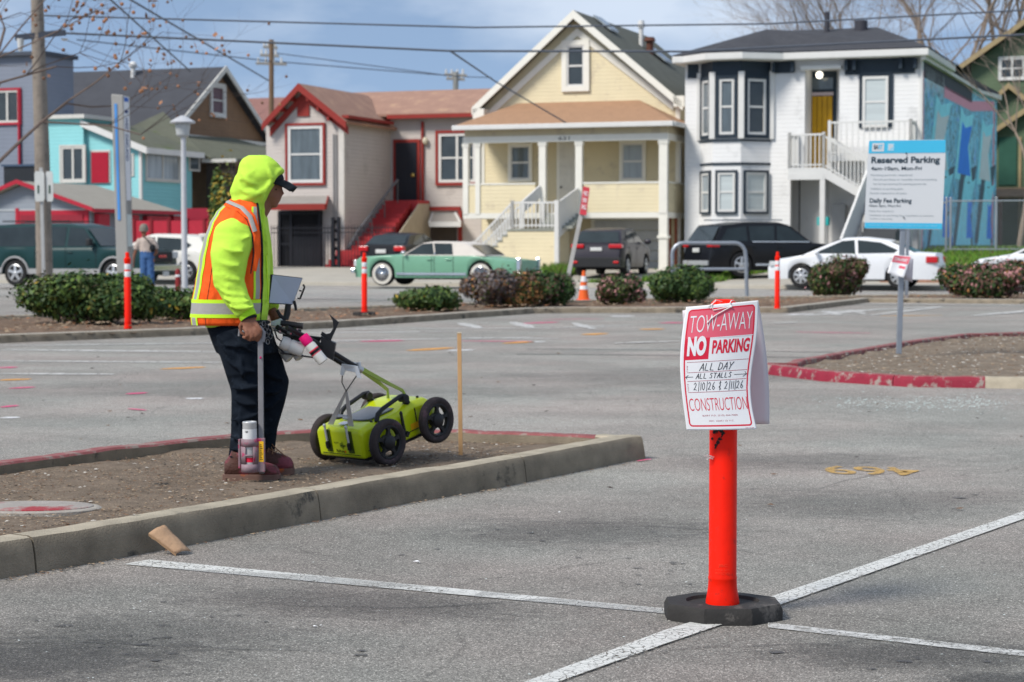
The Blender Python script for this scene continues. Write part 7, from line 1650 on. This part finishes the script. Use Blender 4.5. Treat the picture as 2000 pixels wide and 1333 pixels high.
# -- trousers --
b = MB(); PS = []
for l, r_, y, ry in ((412, 516, 620, .15), (405, 522, 640, .165), (414, 532, 665, .17), (424, 540, 690, .165)):
    a, c = w(l, y), w(r_, y); PS.append(((a.x+c.x)/2, 0, a.z, (c.x-a.x)/2, ry))
loft(b, PS, 24)
b.tube([w(463, 645, -.085), w(468, 680, -.095), w(476, 720, -.1), w(484, 762, -.1), w(482, 800, -.1), w(479, 850, -.1), w(475, 897, -.1)], [.122, .112, .100, .086, .079, .075, .078], 20, rb=[.095, .092, .085, .076, .072, .068, .07])
b.tube([w(488, 650, .08), w(502, 685, .095), w(520, 718, .1), w(533, 748, .1), w(529, 785, .1), w(517, 835, .1), w(513, 884, .1)], [.118, .112, .098, .088, .074, .064, .064], 20, rb=[.09, .088, .08, .074, .068, .06, .06])
for c_ in ((448, 745, 512, 760, -.175, -.175), (446, 758, 515, 748, -.175, -.18), (450, 775, 505, 790, -.175, -.17), (437, 700, 500, 728, -.19, -.18), (430, 672, 505, 668, -.19, -.185), (455, 650, 500, 690, -.185, -.185), (448, 820, 505, 808, -.17, -.17), (446, 850, 500, 862, -.165, -.165), (443, 876, 503, 870, -.165, -.165), (445, 890, 500, 893, -.165, -.165), (512, 720, 560, 742, .02, .03), (515, 765, 552, 758, .02, .03), (508, 800, 545, 780, .03, .03), (500, 850, 535, 835, .03, .03), (500, 872, 530, 868, .03, .03), (470, 700, 476, 740, -.19, -.19), (468, 800, 474, 870, -.175, -.17), (420, 655, 455, 700, -.16, -.185)):
    crease(b, *c_, r=.0125, sag=.014, bulge=.012)
tr = b.build('trousers', NAVY_, worker); remesh(tr, .009, 4, .010, .15)
b = MB(); b.tube([w(470, 633, -.17), w(490, 632, -.165), w(512, 630, -.1), w(522, 630, -.03)], .012, 6, rb=.018); b.build('belt', BLKC, tr)
for k, (x0, y0, x1, y1) in enumerate(((515, 632, 523, 668), (519, 634, 530, 662), (509, 636, 515, 660))):
    b = MB(); p, q = w(x0, y0, -.16), w(x1, y1, -.17)
    for i in range(7): c = p.lerp(q, i/6); b.tube([c+Vector((.009*cos(a), 0.004*(i % 2), .013*sin(a))) for a in [2*pi*j/8 for j in range(9)]], .0022, 5, m=(i+k) % 2)
    b.build('key_chain', [M('dull_chain', (.3, .3, .31), .3, .8), BLKC], tr)
# -- boots --
def boot(parent, px0, px1, pyb, pyt, dy, ank, ang=0):
    L_ = (px1-px0); B = lambda x, y, d=0.: w(px0+L_*x, pyb-(pyb-pyt)*y, dy+d)
    b = MB()
    sec = ((.03, .16, .85, .035), (.12, .14, 1.15, .042), (.3, .13, 1.2, .045), (.48, .12, 1.05, .046), (.66, .12, .86, .052), (.82, .12, .78, .054), (.94, .13, .66, .045), (.995, .15, .46, .026))
    rs = []
    for x, y0, y1, hw2 in sec:
        p0_, p1_ = B(x, y0), B(x, y1); c = (p0_+p1_)/2; hh = (p1_.z-p0_.z)/2; rs.append([c+Vector((0, hw2*(abs(cos(a))**.8)*(1 if cos(a) >= 0 else -1)*(1-.25*max(0, sin(a))), hh*sin(a))) for a in [2*pi*j/18 for j in range(18)]])
    b.rings(rs, True, True)
    b.tube([B(.27, .5), B(.27, .9), B(ank, 1.25)], [.058, .05, .048], 16, rb=[.046, .045, .045])
    bt = b.build('boot', BOOT, parent); remesh(bt, .006, 4)
    b = MB(); pts = []
    for s in (-1, 1):
        for x, hw2 in ((0, .03), (.1, .04), (.3, .04), (.5, .042), (.7, .052), (.86, .055), (.97, .042), (1.01, .015))[::s]: p = B(x, 0); pts.append((p.x, p.y+s*hw2, 0))
    zb, zt_ = B(0, 0).z, B(0, .3).z
    b.rings([[(p[0], p[1], z+(.01 if p[0] > B(.88, 0).x and z == zb else 0)) for p in pts] for z in (zb, zb+.012, zt_)], True, True); b.build('sole', SOLE, bt, smooth=40, bevel=.003)
    b = MB()
    for k in range(4):
        p = B(.36+.085*k, 1.12-.07*k, -.0); b.tube([p+Vector((0, -.05, -.012)), p+Vector((0, -.025, .004)), p+Vector((0, .025, .004))], .0032, 6)
    b.build('laces', M('brown_lace', (.25, .13, .07), .8), bt); return bt, B
b1, B1 = boot(worker, 436, 547, 939, 895, -.14, .3)
b2, B2 = boot(worker, 470, 574, 930, 876, .06, .36)
b = MB(); p = B2(.62, 1.05, -.05)
b.tube([w(531, 868, .06), w(541, 878, .05), w(552, 887, .04), w(560, 894, .04)], .003, 5); b.tube([w(529, 872, .06), w(536, 886, .05), w(541, 893, .04)], .003, 5); b.tube([w(524, 876, .05), w(536, 884, .04), (w(545, 880, .04))], .003, 5); b.build('loose_laces', M('brown_lace', (.25, .13, .07), .8), b2)
# ---------------- marking wand in his hand ----------------
wa = thing('marking_wand', 'grey paint marking wand held upright with a white can in its cradle', 'marking wand', WO)
GM = M('grey_powder_coat', (.23, .225, .235), .5, .2, var=.15, vs=9); GMR = M('paint_spattered_grey', (.24, .17, .19), .55, var=.25, vs=9, c2=(.4, .03, .1), mix2=.42, s2=22)
dW = -.255
b = MB(); b.rod(w(508.5, 652, dW), w(511, 925, dW), .027, .018); b.build('shaft', GM, wa, smooth=0, bevel=.003)
b = MB(); b.tube([w(467, 657, dW+.02), w(468, 646, dW+.02), w(480, 648, dW+.015), w(498, 652, dW+.01), w(509, 640, dW+.0), w(514, 650, dW), w(512, 668, dW)], [.007, .009, .011, .012, .012, .015, .015], 10, rb=[.006, .008, .01, .011, .011, .012, .01]); b.build('handle', GM, wa)
b = MB(); b.ell(w(509, 699, dW-.016), (.006, .003, .007), 10, 6); b.build('paint_spot', M('magenta_spot', (.45, .01, .12), .5), wa)
cc_ = w(488, 900, dW-.02)
b = MB()
A0, A1 = R(-250), R(70)
def shell(z0, z1, a0, a1, r_=.043, m=0): b.rings([[cc_+Vector((r_*cos(a0+(a1-a0)*i/16), r_*sin(a0+(a1-a0)*i/16), z)) for i in range(17)] for z in (z0, z1)], False, False, m)
zc = lambda py: w(488, py, dW-.02).z-cc_.z
shell(zc(872), zc(857), -pi, pi); shell(zc(922), zc(906), -pi, pi); shell(zc(906), zc(872), R(-60), R(180)); shell(zc(906), zc(872), R(-180), R(-112)); shell(zc(891), zc(887), R(-115), R(-60))
b.build('cradle', GMR, wa, smooth=60, solid=.004)
b = MB(); b.box(cc_+Vector((-.058, -.01, zc(915))), cc_+Vector((-.046, .012, zc(858)))); b.box(cc_+Vector((.04, -.012, zc(922))), cc_+Vector((.078, .012, zc(856)))); b.build('bracket', GMR, wa, smooth=0, bevel=.003)
b = MB(); p = cc_+Vector((.048, -.0135, zc(902))); q = cc_+Vector((.072, -.0135, zc(862))); b.add([p, (q.x, p.y, p.z), q, (p.x, p.y, q.z)], [(0, 1, 2, 3)]); wl = b.build('warning_label', M('yellow_label', (.85, .48, .02), .5), wa, smooth=0)
b = MB()
for k in range(9): z = p.z+(q.z-p.z)*(.1+.09*k); b.box((p.x+.005, p.y-.0012, z), (q.x-.005-(k % 3)*.003, p.y-.0006, z+.0035))
b.build('label_print', INK, wl, smooth=0)
can = thing('spray_can', 'white paint can upside down in the marking wand cradle', 'spray can', WO)
b = MB(); b.lathe([(.03, zc(918)), (.036, zc(915)), (.036, zc(829)), (.037, zc(828)), (.037, zc(825)), (.034, zc(823.5)), (.032, zc(826)), (.01, zc(826))], c=cc_, n=28); cb = b.build('can_body', M('can_pale_metal', (.55, .56, .56), .35, .3, var=.1, vs=15), can)
b = MB(); b.lathe([(.0367, zc(902)), (.0367, zc(893))], c=cc_, n=28, cap=False); b.build('colour_band', M('can_red', (.75, .02, .06), .4), can)
b = MB(); b.lathe([(.0366, zc(876)), (.0366, zc(838))], c=cc_, n=28, cap=False); b.build('can_label', M('can_label_white', (.66, .67, .66), .5), can)
b = MB(); fit_text(b, '180', lambda x, y: cc_+Vector((.0372*sin(x), -.0372*cos(x), zc(845)+y)), -.55, -.1, 0, .012, 0, .01); b.build('can_print', INK, can, smooth=0)
# ---------------- pedestrian in the street ----------------
Yd = 53.5; pp = P(284, 566, Yd); po = Vector((pp.x, Yd, .03)); pk = F/Yd
d = lambda px, py, dy=0.: P(px, py, Yd+dy)-po
ped = thing('person', 'pedestrian seen from behind in a beige shirt and blue jeans with a black shoulder bag', 'person', po)
b = MB(); b.ell(d(281, 449), (.095, .11, .13), 16, 10); b.tube([d(281, 457), d(282, 466)], .06, 10); b.tube([d(284, 466), d(287, 480), d(287, 500)], [.12, .15, .14], 12, rb=[.1, .11, .1])
for s, pts in ((-1, [d(272, 470), d(266, 487), d(262, 500), d(261, 508), d(260, 516)]), (1, [d(297, 470), d(304, 484), d(306, 494), d(300, 499), d(294, 499)])): b.tube(pts, [.06, .05, .04, .033, .03], 10)
for px in (279, 295): b.tube([d(px+1, 505), d(px, 530), d(px, 566)], [.09, .07, .045], 10)
for (px, py) in ((260, 519), (292, 500)):
    for k in range(4): b.tube([d(px-2+1.2*k, py-2), d(px-2+1.2*k, py+2), d(px-1+1.2*k, py+4)], .012, 5)
pb = b.build('body', SKIN, ped); remesh(pb, .014, 3)
b = MB(); b.tube([d(284, 463), d(285, 470), d(287, 485), d(287, 494)], [.12, .21, .2, .19], 16, rb=[.09, .13, .13, .13])
for pts in ([d(275, 468), d(268, 480), d(265, 488)], [d(296, 468), d(303, 480), d(305, 487)]): b.tube(pts, [.09, .085, .075], 12)
o_ = b.build('shirt', M('beige_check_shirt', (.48, .40, .35), .85, var=.25, vs=30), ped); remesh(o_, .018, 3, .02, .08)
b = MB(); b.tube([d(287, 491), d(287, 505)], [.19, .2], 14, rb=[.13, .14])
for x0, x1 in ((282, 279), (293, 296)): b.tube([d(x0, 503), d((x0+x1)/2, 530), d(x1, 563)], [.115, .1, .085], 12)
o_ = b.build('jeans', M('blue_denim', (.05, .12, .28), .8, var=.2, vs=10), ped); remesh(o_, .018, 3, .025, .09)
b = MB(); b.lathe([(.12, 0), (.115, .06), (.07, .12), (.02, .135)], c=d(281, 447), n=16); b.lathe([(.125, -.07), (.125, .01)], c=d(281, 447), n=16); b.build('cap', M('beige_cap', (.2, .18, .15), .8), ped)
for px in (279, 296): b = MB(); b.ell(d(px, 566)+Vector((0, -.03, .03)), (.05, .13, .045), 12, 6); b.build('shoe', BLKC, ped)
bag = thing('shoulder_bag', 'black shoulder bag hanging on the back of the pedestrian', 'bag', po); b = MB(); b.ell(d(298, 485, -.16), (.085, .06, .11), 14, 8, e=.7); b.build('pouch', BLKC, bag)
b = MB(); b.tube([d(296, 480, -.17), d(287, 468, -.16), d(279, 462, -.05)], .015, 6); b.build('strap', BLKC, bag)
# ---------------- ground radar cart ----------------
GRN = M('cart_lime_plastic', (.50, .59, .008), .32, var=.05, vs=6, coat=.25); TYR = M('dusty_tyre', (.045, .036, .036), .85, var=.35, vs=14, bump=.3, bs=120, c2=(.10, .06, .07), mix2=.4, s2=14); HUB = M('black_wheel_plastic', (.02, .02, .022), .45, var=.2)
ALM = M('brushed_aluminium', (.58, .59, .6), .4, .15, var=.06); GPL = M('lime_anodised', (.30, .38, .05), .4, .3)
fw = Vector((.66, .7513, 0)); rt = Vector((.7513, -.66, 0))       # forward and right (towards the camera)
nr = P(757, 866, 10.9); RAD = .131
ct = nr-rt*.235; ct.z = .065
cart = thing('ground_radar_cart', 'lime green four wheeled ground radar cart with its front wheels lifted', 'survey cart', ct, atan2(fw.y, fw.x))
C0 = ct.copy(); inv = Matrix.Rotation(-atan2(fw.y, fw.x), 4, 'Z') @ Matrix.Translation(-C0)
def W2(p): return inv @ Vector(p)                                  # world point to cart space
def c(px, py, Y): return W2(P(px, py, Y))
PIT = R(14); AX = Matrix.Translation((0, 0, RAD)) @ Matrix.Rotation(-PIT, 4, 'Y')
LB = .40
def cwheel(x, y, z):
    s = 1 if y > 0 else -1; b = MB()
    n = 40; ring = lambda r_, dy: [(x+r_*cos(2*pi*j/n), y+dy*s, z+r_*sin(2*pi*j/n)) for j in range(n)]
    b.rings([ring(.094, -.017), ring(.104, -.024), ring(.120, -.024), ring(.129, -.015), ring(.131, 0), ring(.129, .015), ring(.120, .024), ring(.104, .024), ring(.094, .017)], True, False)
    for k in range(56):
        a = 2*pi*k/56; p = Vector((x+.1315*cos(a), y, z+.1315*sin(a))); t_ = Vector((-sin(a), 0, cos(a)))*.0028; u = Vector((0, .012, 0)); b.add([p-t_-u, p+t_-u, p+t_+u, p-t_+u], [(0, 1, 2, 3)])
    w_ = b.build('wheel', TYR, cart, smooth=50)
    b = MB(); b.rings([ring(.0945, -.017), ring(.088, -.019), ring(.080, -.012), ring(.080, .012), ring(.088, .019), ring(.0945, .017)], True, False)
    b.rings([ring(.042, .0), ring(.040, .022), ring(.026, .034), ring(.004, .036)], True, True); b.rings([ring(.042, .0), ring(.04, -.02), ring(.004, -.022)], True, True)
    for k in range(5):
        a = 2*pi*k/5+.35; rs = []
        for q, wd in ((.035, .036), (.052, .019), (.064, .015), (.076, .021), (.084, .042)):
            cp = Vector((x+q*cos(a), y+.006*s, z+q*sin(a))); tt = Vector((-sin(a), 0, cos(a)))*wd/2*1.1; dd = Vector((0, .009, 0)); rs.append([cp-tt-dd, cp+tt-dd, cp+tt+dd, cp-tt+dd])
        b.rings(rs, True, True)
    b.build('rim', HUB, w_, smooth=40); return w_
fx_ = AX @ Vector((LB, 0, 0))
cwheel(0, -.235, RAD); cwheel(0, .235, RAD); cwheel(fx_.x, -.235, fx_.z); cwheel(fx_.x, .235, fx_.z)
b = MB(); b.T = AX; b.cyl((0, -.23, 0), (0, .23, 0), .011); b.cyl((LB, -.23, 0), (LB, .23, 0), .011); b.build('axle', HUB, cart)
# body shell
b = MB(); b.T = AX
def sec(x, z0, z1, hw2, ch): return [(x, -hw2, z0), (x, hw2, z0), (x, hw2, z1-ch), (x, hw2-ch, z1), (x, -hw2+ch, z1), (x, -hw2, z1-ch)]
b.rings([sec(-.135, -.055, .085, .172, .02), sec(-.125, -.06, .105, .178, .02), (sec(-.03, -.062, .118, .18, .03)), sec(.02, -.062, .105, .178, .035), sec(.2, -.06, .11, .178, .03), sec(.27, -.06, .135, .178, .03), sec(.42, -.055, .125, .176, .035), sec(.475, -.045, .085, .168, .03)], True, True)
bd = b.build('body', GRN, cart, smooth=50, bevel=.012, seg=3)
b = MB(); b.T = AX; b.box((-.1, -.16, -.08), (.44, .16, -.058)); b.build('skid_plate', HUB, cart, smooth=0)
b = MB(); b.T = AX; b.box((-.1, -.1805, -.022), (.44, -.1765, -.018)); b.box((-.1372, -.15, -.040), (-.1352, .15, -.037)); b.box((.3, -.1806, .02), (.306, -.1765, .1)); b.build('panel_seam', HUB, cart, smooth=0)
for x, y in ((.0, -.15), (.0, .15), (.28, -.14), (.28, .14), (.40, -.13), (.40, .13)):
    b = MB(); b.T = AX; zt_ = .118 if x < .2 else .137; b.cyl((x, y*.9, zt_-.03), (x, y*.9, zt_), .008, n=10); b.build('bolt', HUB, cart)
for y in (-.085, .085):      # latches in their slots on the end face
    b = MB(); b.T = AX; b.box((-.1385, y-.022, -.03), (-.1345, y+.022, .098)); lt = b.build('latch', M('slot_dark_plastic', (.06, .09, .008), .6), cart, smooth=0, bevel=.004)
    b = MB(); b.T = AX; b.cyl((-.147, y, -.01), (-.147, y, .125), .0055, n=10); b.cyl((-.15, y, -.005), (-.15, y, .03), .011, n=10); b.build('latch_pin', HUB, lt)
    b = MB(); b.T = AX; b.cyl((-.147, y, .035), (-.147, y, .118), .0062, n=10); b.ell((-.147, y, .125), (.01, .01, .01), 10, 6); b.build('latch_rod', ALM, lt)
b = MB(); b.T = AX; b.poly([(.03, -.10, .1155), (.03, .10, .1155), (.22, .10, .1175), (.22, -.10, .1175)]); b.poly([(.03, -.10, .1155), (-.02, -.07, .1235), (-.02, .07, .1235), (.03, .1, .1155)]); b.build('top_pad', M('grey_pad', (.17, .18, .2), .45, var=.1), cart, smooth=0, solid=.006)
def fT(y, z): return AX @ Vector((-.1368, y, z))
b = MB()
fit_text(b, 'PinPoint', lambda x, y: fT(-x, y), -.035, .028, -.032, -.014, 0, .015); fit_text(b, 'R', lambda x, y: fT(-x, y), .030, .042, -.031, -.016, 1, .05)
fit_text(b, 'impulse', lambda x, y: fT(-x, y), -.045, -.008, .018, .032, 0, 0); fit_text(b, 'RADAR', lambda x, y: fT(-x, y), .002, .044, .004, .015, 0, .03)
for k in range(4): r0_, r1_ = .012+.008*k, .016+.008*k; A_ = [R(-35+70*i/8) for i in range(9)]; b.add([fT(.012-(r0_*cos(a)), .012+r0_*sin(a)) for a in A_]+[fT(.012-(r1_*cos(a)), .012+r1_*sin(a)) for a in A_], [(i, i+1, i+10, i+9) for i in range(8)], 2)
b.build('end_lettering', [INK, M('orange_letter', (.8, .1, .01), .5), M('dark_lime_mark', (.12, .2, .01), .5)], bd, smooth=0)
b = MB(); b.T = AX; b.add([(.25, -.1795, .02), (.42, -.1785, .02), (.42, -.1785, -.015), (.25, -.1795, -.015)], [(0, 1, 2, 3)]); b.build('side_label', M('amber_label', (.8, .42, .01), .5), bd, smooth=0)
b = MB(); b.T = AX; b.add([(.1, -.13, .1165), (.16, -.15, .112), (.2, -.13, .116), (.14, -.11, .118)], [(0, 1, 2, 3)]) if 0 else b.add([(-.10, -.03, .1215), (-.10, .03, .1215), (-.05, .03, .1225), (-.05, -.03, .1225)], [(0, 1, 2, 3)]); b.build('silver_sticker', M('silver_sticker', (.55, .55, .58), .3), bd, smooth=0)
for s in (-1, 1):            # side grab bars
    b = MB(); b.T = AX; y = s*.145
    b.tube([(.03, y, .105), (.05, y, .14), (.09, y, .158), (.24, y, .185), (.27, y, .18), (.285, y, .13)], [.014, .014, .0125, .0125, .018, .02], 10, up=(0, 1, 0)); b.cyl((.265, y-.025, .165), (.265, y+.025, .165), .022); b.build('grab_bar', HUB, cart)
b = MB(); b.T = AX; b.rod((.185, -.19, -.01), (.18, -.192, .10), .012); b.ell((.18, -.192, .105), (.01, .01, .016), 10, 6); b.rod((.19, -.19, -.03), (.21, -.19, -.01), .02); b.build('side_lever', HUB, cart)
# A-frame bracket (antenna prop)
apx = c(683, 722, 10.62)
f1 = AX @ Vector((-.11, .078, .118)); f2 = AX @ Vector((-.11, -.085, .118))
b = MB(); mid = (f1+f2)/2; ap1 = mid.lerp(apx, .62)
for fxx in (f1, f2):
    d_ = Vector((0, .024 if fxx is f1 else -.024, 0)); b.slab([fxx-Vector((0, .022, 0)), fxx+Vector((0, .022, 0)), ap1+Vector((0, .008, 0)), ap1-Vector((0, .008, 0))], (.004, 0, .0))
q_ = mid.lerp(ap1, .28); b.slab([q_+Vector((0, -.055, -.006)), q_+Vector((0, .055, -.006)), q_+Vector((0, .055, .008)), q_+Vector((0, -.055, .008))], (.004, 0, 0))
b.build('prop_frame', ALM, cart, smooth=0)
b = MB(); t0_ = c(669, 727, 10.66); t1_ = c(700, 729, 10.62); b.tube([ap1, t0_.lerp(ap1, .55)+Vector((0, .02, 0)), t0_+Vector((0, 0, .0)), t0_+Vector((0, 0, .02))], .0035, 6); b.tube([ap1, t1_.lerp(ap1, .5), t1_, t1_+Vector((0, 0, .02))], .0035, 6); b.build('prop_wire', M('dark_steel', (.18, .18, .18), .4, .7), cart)
b = MB(); b.slab([c(664, 732, 10.62), c(667, 711, 10.62), c(698, 716, 10.58), c(705, 740, 10.58), c(697, 738, 10.58), c(694, 728, 10.58), c(674, 724, 10.62), c(670, 735, 10.62)], Vector((.02, .015, 0))); b.build('prop_hook', M('white_bracket', (.72, .73, .73), .35), cart, smooth=0, bevel=.002)
# handle arms and tube
for s, (p0_, p1_, p2_, p3_, Y0, Y1) in ((-1, ((797, 782), (786, 763), (762, 751), (697, 716), 11.12, 10.72)), (1, ((758, 778), (757, 762), (744, 751), (690, 712), 11.32, 10.9))):
    b = MB(); A_ = [c(*p0_, Y0), c(*p1_, Y0), c(*p2_, Y0*.65+Y1*.35), c(*p3_, Y1)]
    b.tube(A_, [.013, .013, .014, .019], 4, rb=[.004]*4, rot=pi/4, up=W2(C0+rt)-W2(C0)); b.build('handle_arm', GPL, cart, smooth=0)
hp = [c(704, 722, 10.72), c(652, 690, 10.55), c(600, 660, 10.42), c(560, 640, 10.32)]
b = MB(); b.tube(hp, .0135, 12); b.tube([p+W2(C0-rt)*.075-Vector((0, 0, 0)) for p in hp], .0135, 12); b.build('handle_tube', HUB, cart)
b = MB(); b.tube([c(707, 724, 10.72), c(694, 716, 10.7), c(690, 713, 10.69)], .018, 12); b.cyl(c(700, 708, 10.70), c(702, 722, 10.70), .012); b.build('clamp', M('silver_clamp', (.5, .5, .5), .3, .7), cart)
# curved black antenna holder and plates
Yh = 10.50
hold = [(643, 614), (662, 630), (646, 666), (626, 655), (629, 648), (637, 653), (645, 651), (651, 641), (650, 628)]
b = MB(); b.slab([c(x, y, Yh) for x, y in hold], W2(C0+Vector((0, .012, 0)))); b.build('curved_holder', HUB, cart, smooth=0)
b = MB(); b.slab([c(627, 657, Yh-.02), c(655, 671, Yh-.02), c(650, 705, Yh-.02), c(625, 690, Yh-.02)], W2(C0+Vector((0, .07, 0)))); b.slab([c(552, 650, Yh+.03), c(628, 659, Yh+.03), c(622, 672, Yh+.03), c(552, 664, Yh+.03)], W2(C0+Vector((0, .03, 0)))); b.build('bracket_plate', HUB, cart, smooth=0)
b = MB(); b.rod(c(548, 690, Yh-.05), c(622, 700, Yh-.05), .008, .02); b.rod(c(541, 676, Yh-.05), c(556, 691, Yh-.05), .006); b.build('can_rack', M('dark_grey_rack', (.07, .07, .075), .5), cart, smooth=0)
# handlebar with two grips
for (x0, y0, x1, y1, Y0) in ((548, 631, 592, 637, 10.36), (572, 643, 588, 650, 10.5)):
    b = MB(); b.tube([c(x0, y0, Y0), c(x0+3, y0+.3, Y0), c(x1-4, y1, Y0), c(x1, y1+.3, Y0)], [.0125, .015, .015, .0175], 14)
    for k in range(9): p = c(x0+(x1-x0)*(k+1)/10, y0+(y1-y0)*(k+1)/10, Y0); q = c(x0+(x1-x0)*(k+1.2)/10, y0+(y1-y0)*(k+1.2)/10, Y0); b.cyl(p, q, .0165, n=14)
    b.build('grip', HUB, cart)
b = MB(); b.slab([c(528, 629, 10.42), c(548, 622, 10.42), c(556, 632, 10.4), c(548, 638, 10.4), c(530, 637, 10.42)], W2(C0+Vector((0, .05, 0)))); b.slab([c(530, 640, 10.44), c(570, 645, 10.44), c(566, 655, 10.44), c(545, 652, 10.44)], W2(C0+Vector((0, .03, 0)))); b.build('handlebar_plate', ALM, cart, smooth=0, bevel=.003)
b = MB()
for x, y in ((541, 646), (552, 641), (562, 650), (575, 641)): b.tube([c(x, y, 10.38), c(x+6, y+2, 10.36)], .006, 8)
b.build('clamp_bolt', M('silver_clamp', (.5, .5, .5), .3, .7), cart)
b = MB(); b.tube([c(536, 645, 10.4), c(541, 660, 10.38), c(550, 668, 10.38), c(560, 660, 10.4), c(574, 655, 10.42)], .0045, 6); b.tube([c(566, 640, 10.45), c(580, 652, 10.45), c(610, 658, 10.5), c(625, 662, 10.52)], .004, 6); b.build('cable', HUB, cart)
# tablet on its mount
b = MB(); b.tube([c(563, 594, 10.46), c(561, 612, 10.46), c(558, 624, 10.45)], [.017, .02, .017], 8, rb=[.014]*3); b.tube([c(558, 624, 10.45), c(548, 618, 10.44), c(541, 606, 10.43)], [.012, .01, .009], 8); b.tube([c(574, 588, 10.5), c(577, 598, 10.5), c(578, 607, 10.5)], [.009, .008, .007], 6); b.build('tablet_mount', HUB, cart)
b = MB(); tb_ = [c(531, 536, 10.42), c(592, 543, 10.52), c(572, 596, 10.50), c(524, 593, 10.40)]; nv = (tb_[1]-tb_[0]).cross(tb_[3]-tb_[0]).normalized(); nv = nv if nv.dot(W2(C0+Vector((0, 1, 0)))) > 0 else -nv
b.slab([tb_[0], tb_[1], tb_[2], tb_[3]], nv*.022); tab = b.build('tablet', HUB, cart, smooth=0, bevel=.004)
cc2 = sum(tb_, Vector())/4
b = MB(); b.add([cc2+(p-cc2)*.95-nv*.0015 for p in tb_], [(0, 1, 2, 3)]); b.build('tablet_screen', M('glare_screen', (.40, .44, .53), .35, var=.08, vs=5, spec=.8), tab, smooth=0)
b = MB()
for x0, y0, x1, y1 in ((592, 556, 595, 561), (595, 561, 586, 584), (586, 584, 581, 583), (589, 569, 584, 568)): b.rod(c(x0, y0, 10.54), c(x1, y1, 10.54), .007)
b.build('tablet_bracket', HUB, cart, smooth=0)
# spray cans in the rack, each a thing of its own
def spray(label, p0, p1, r_, capc, Y0, Y1, bands=True, capL=.3):
    a, d_ = P(*p0, Y0), P(*p1, Y1); t = thing('spray_can', label, 'spray can', d_, 0, 'marking paint cans in the cart rack'); ax = (a-d_); L_ = ax.length; q_ = ax.to_track_quat('Z', 'Y').to_matrix().to_4x4()
    def mk(nm, prof, mt, cap=True): b = MB(); b.T = q_; b.lathe(prof, n=24, cap=cap); return b.build(nm, mt, t)
    mk('can_body', [(r_*.7, 0), (r_*.97, .004), (r_, .012), (r_, L_*(1-capL)-.012), (r_*.8, L_*(1-capL))], M('can_white', (.62, .61, .58), .35, var=.06))
    mk('cap', [(r_*.85, L_*(1-capL)-.002), (r_*1.0, L_*(1-capL)+.008), (r_*.98, L_-.012), (r_*.88, L_), (r_*.6, L_), (r_*.55, L_-.02)], capc)
    if bands:
        k = MB(); k.T = q_; k.lathe([(r_+.0004, L_*.36), (r_+.0004, L_*.45)], n=24, cap=False); k.build('dark_band', INK, t); k = MB(); k.T = q_; k.lathe([(r_+.0005, L_*.45), (r_+.0005, L_*.49)], n=24, cap=False); k.lathe([(r_+.0005, L_*.33), (r_+.0005, L_*.355)], n=24, cap=False, m=0); k.build('red_band', M('can_red', (.75, .02, .06), .4), t)
    k = MB(); k.T = q_; fit_text(k, 'K9', lambda x, y: Vector((r_*1.01*sin(x), -r_*1.01*cos(x), y)), -.5, .4, L_*.12, L_*.26, 0, .03); fit_text(k, 'MARK', lambda x, y: Vector((r_*1.01*sin(x), -r_*1.01*cos(x), y)), -.6, .5, L_*.53, L_*.62, 0, .03) if 0 else None; k.build('can_print', INK, t, smooth=0); return t
PKC = M('hot_pink_cap', (.95, .012, .2), .4); WHC = M('white_cap', (.68, .66, .62), .4)
spray('marking paint can with a hot pink cap lying slanted in the cart rack', (591, 656), (632, 708), .029, PKC, 10.36, 10.36, True, .3)
spray('largest white capped paint can beside the pink capped one', (549, 668), (592, 686), .036, WHC, 10.37, 10.39, False, .35)
spray('white paint can bottom hanging lowest under the cart rack', (548, 682), (566, 703), .026, WHC, 10.50, 10.48, False)
spray('white paint can bottom under the middle of the cart rack', (572, 680), (586, 701), .026, WHC, 10.50, 10.48, False)
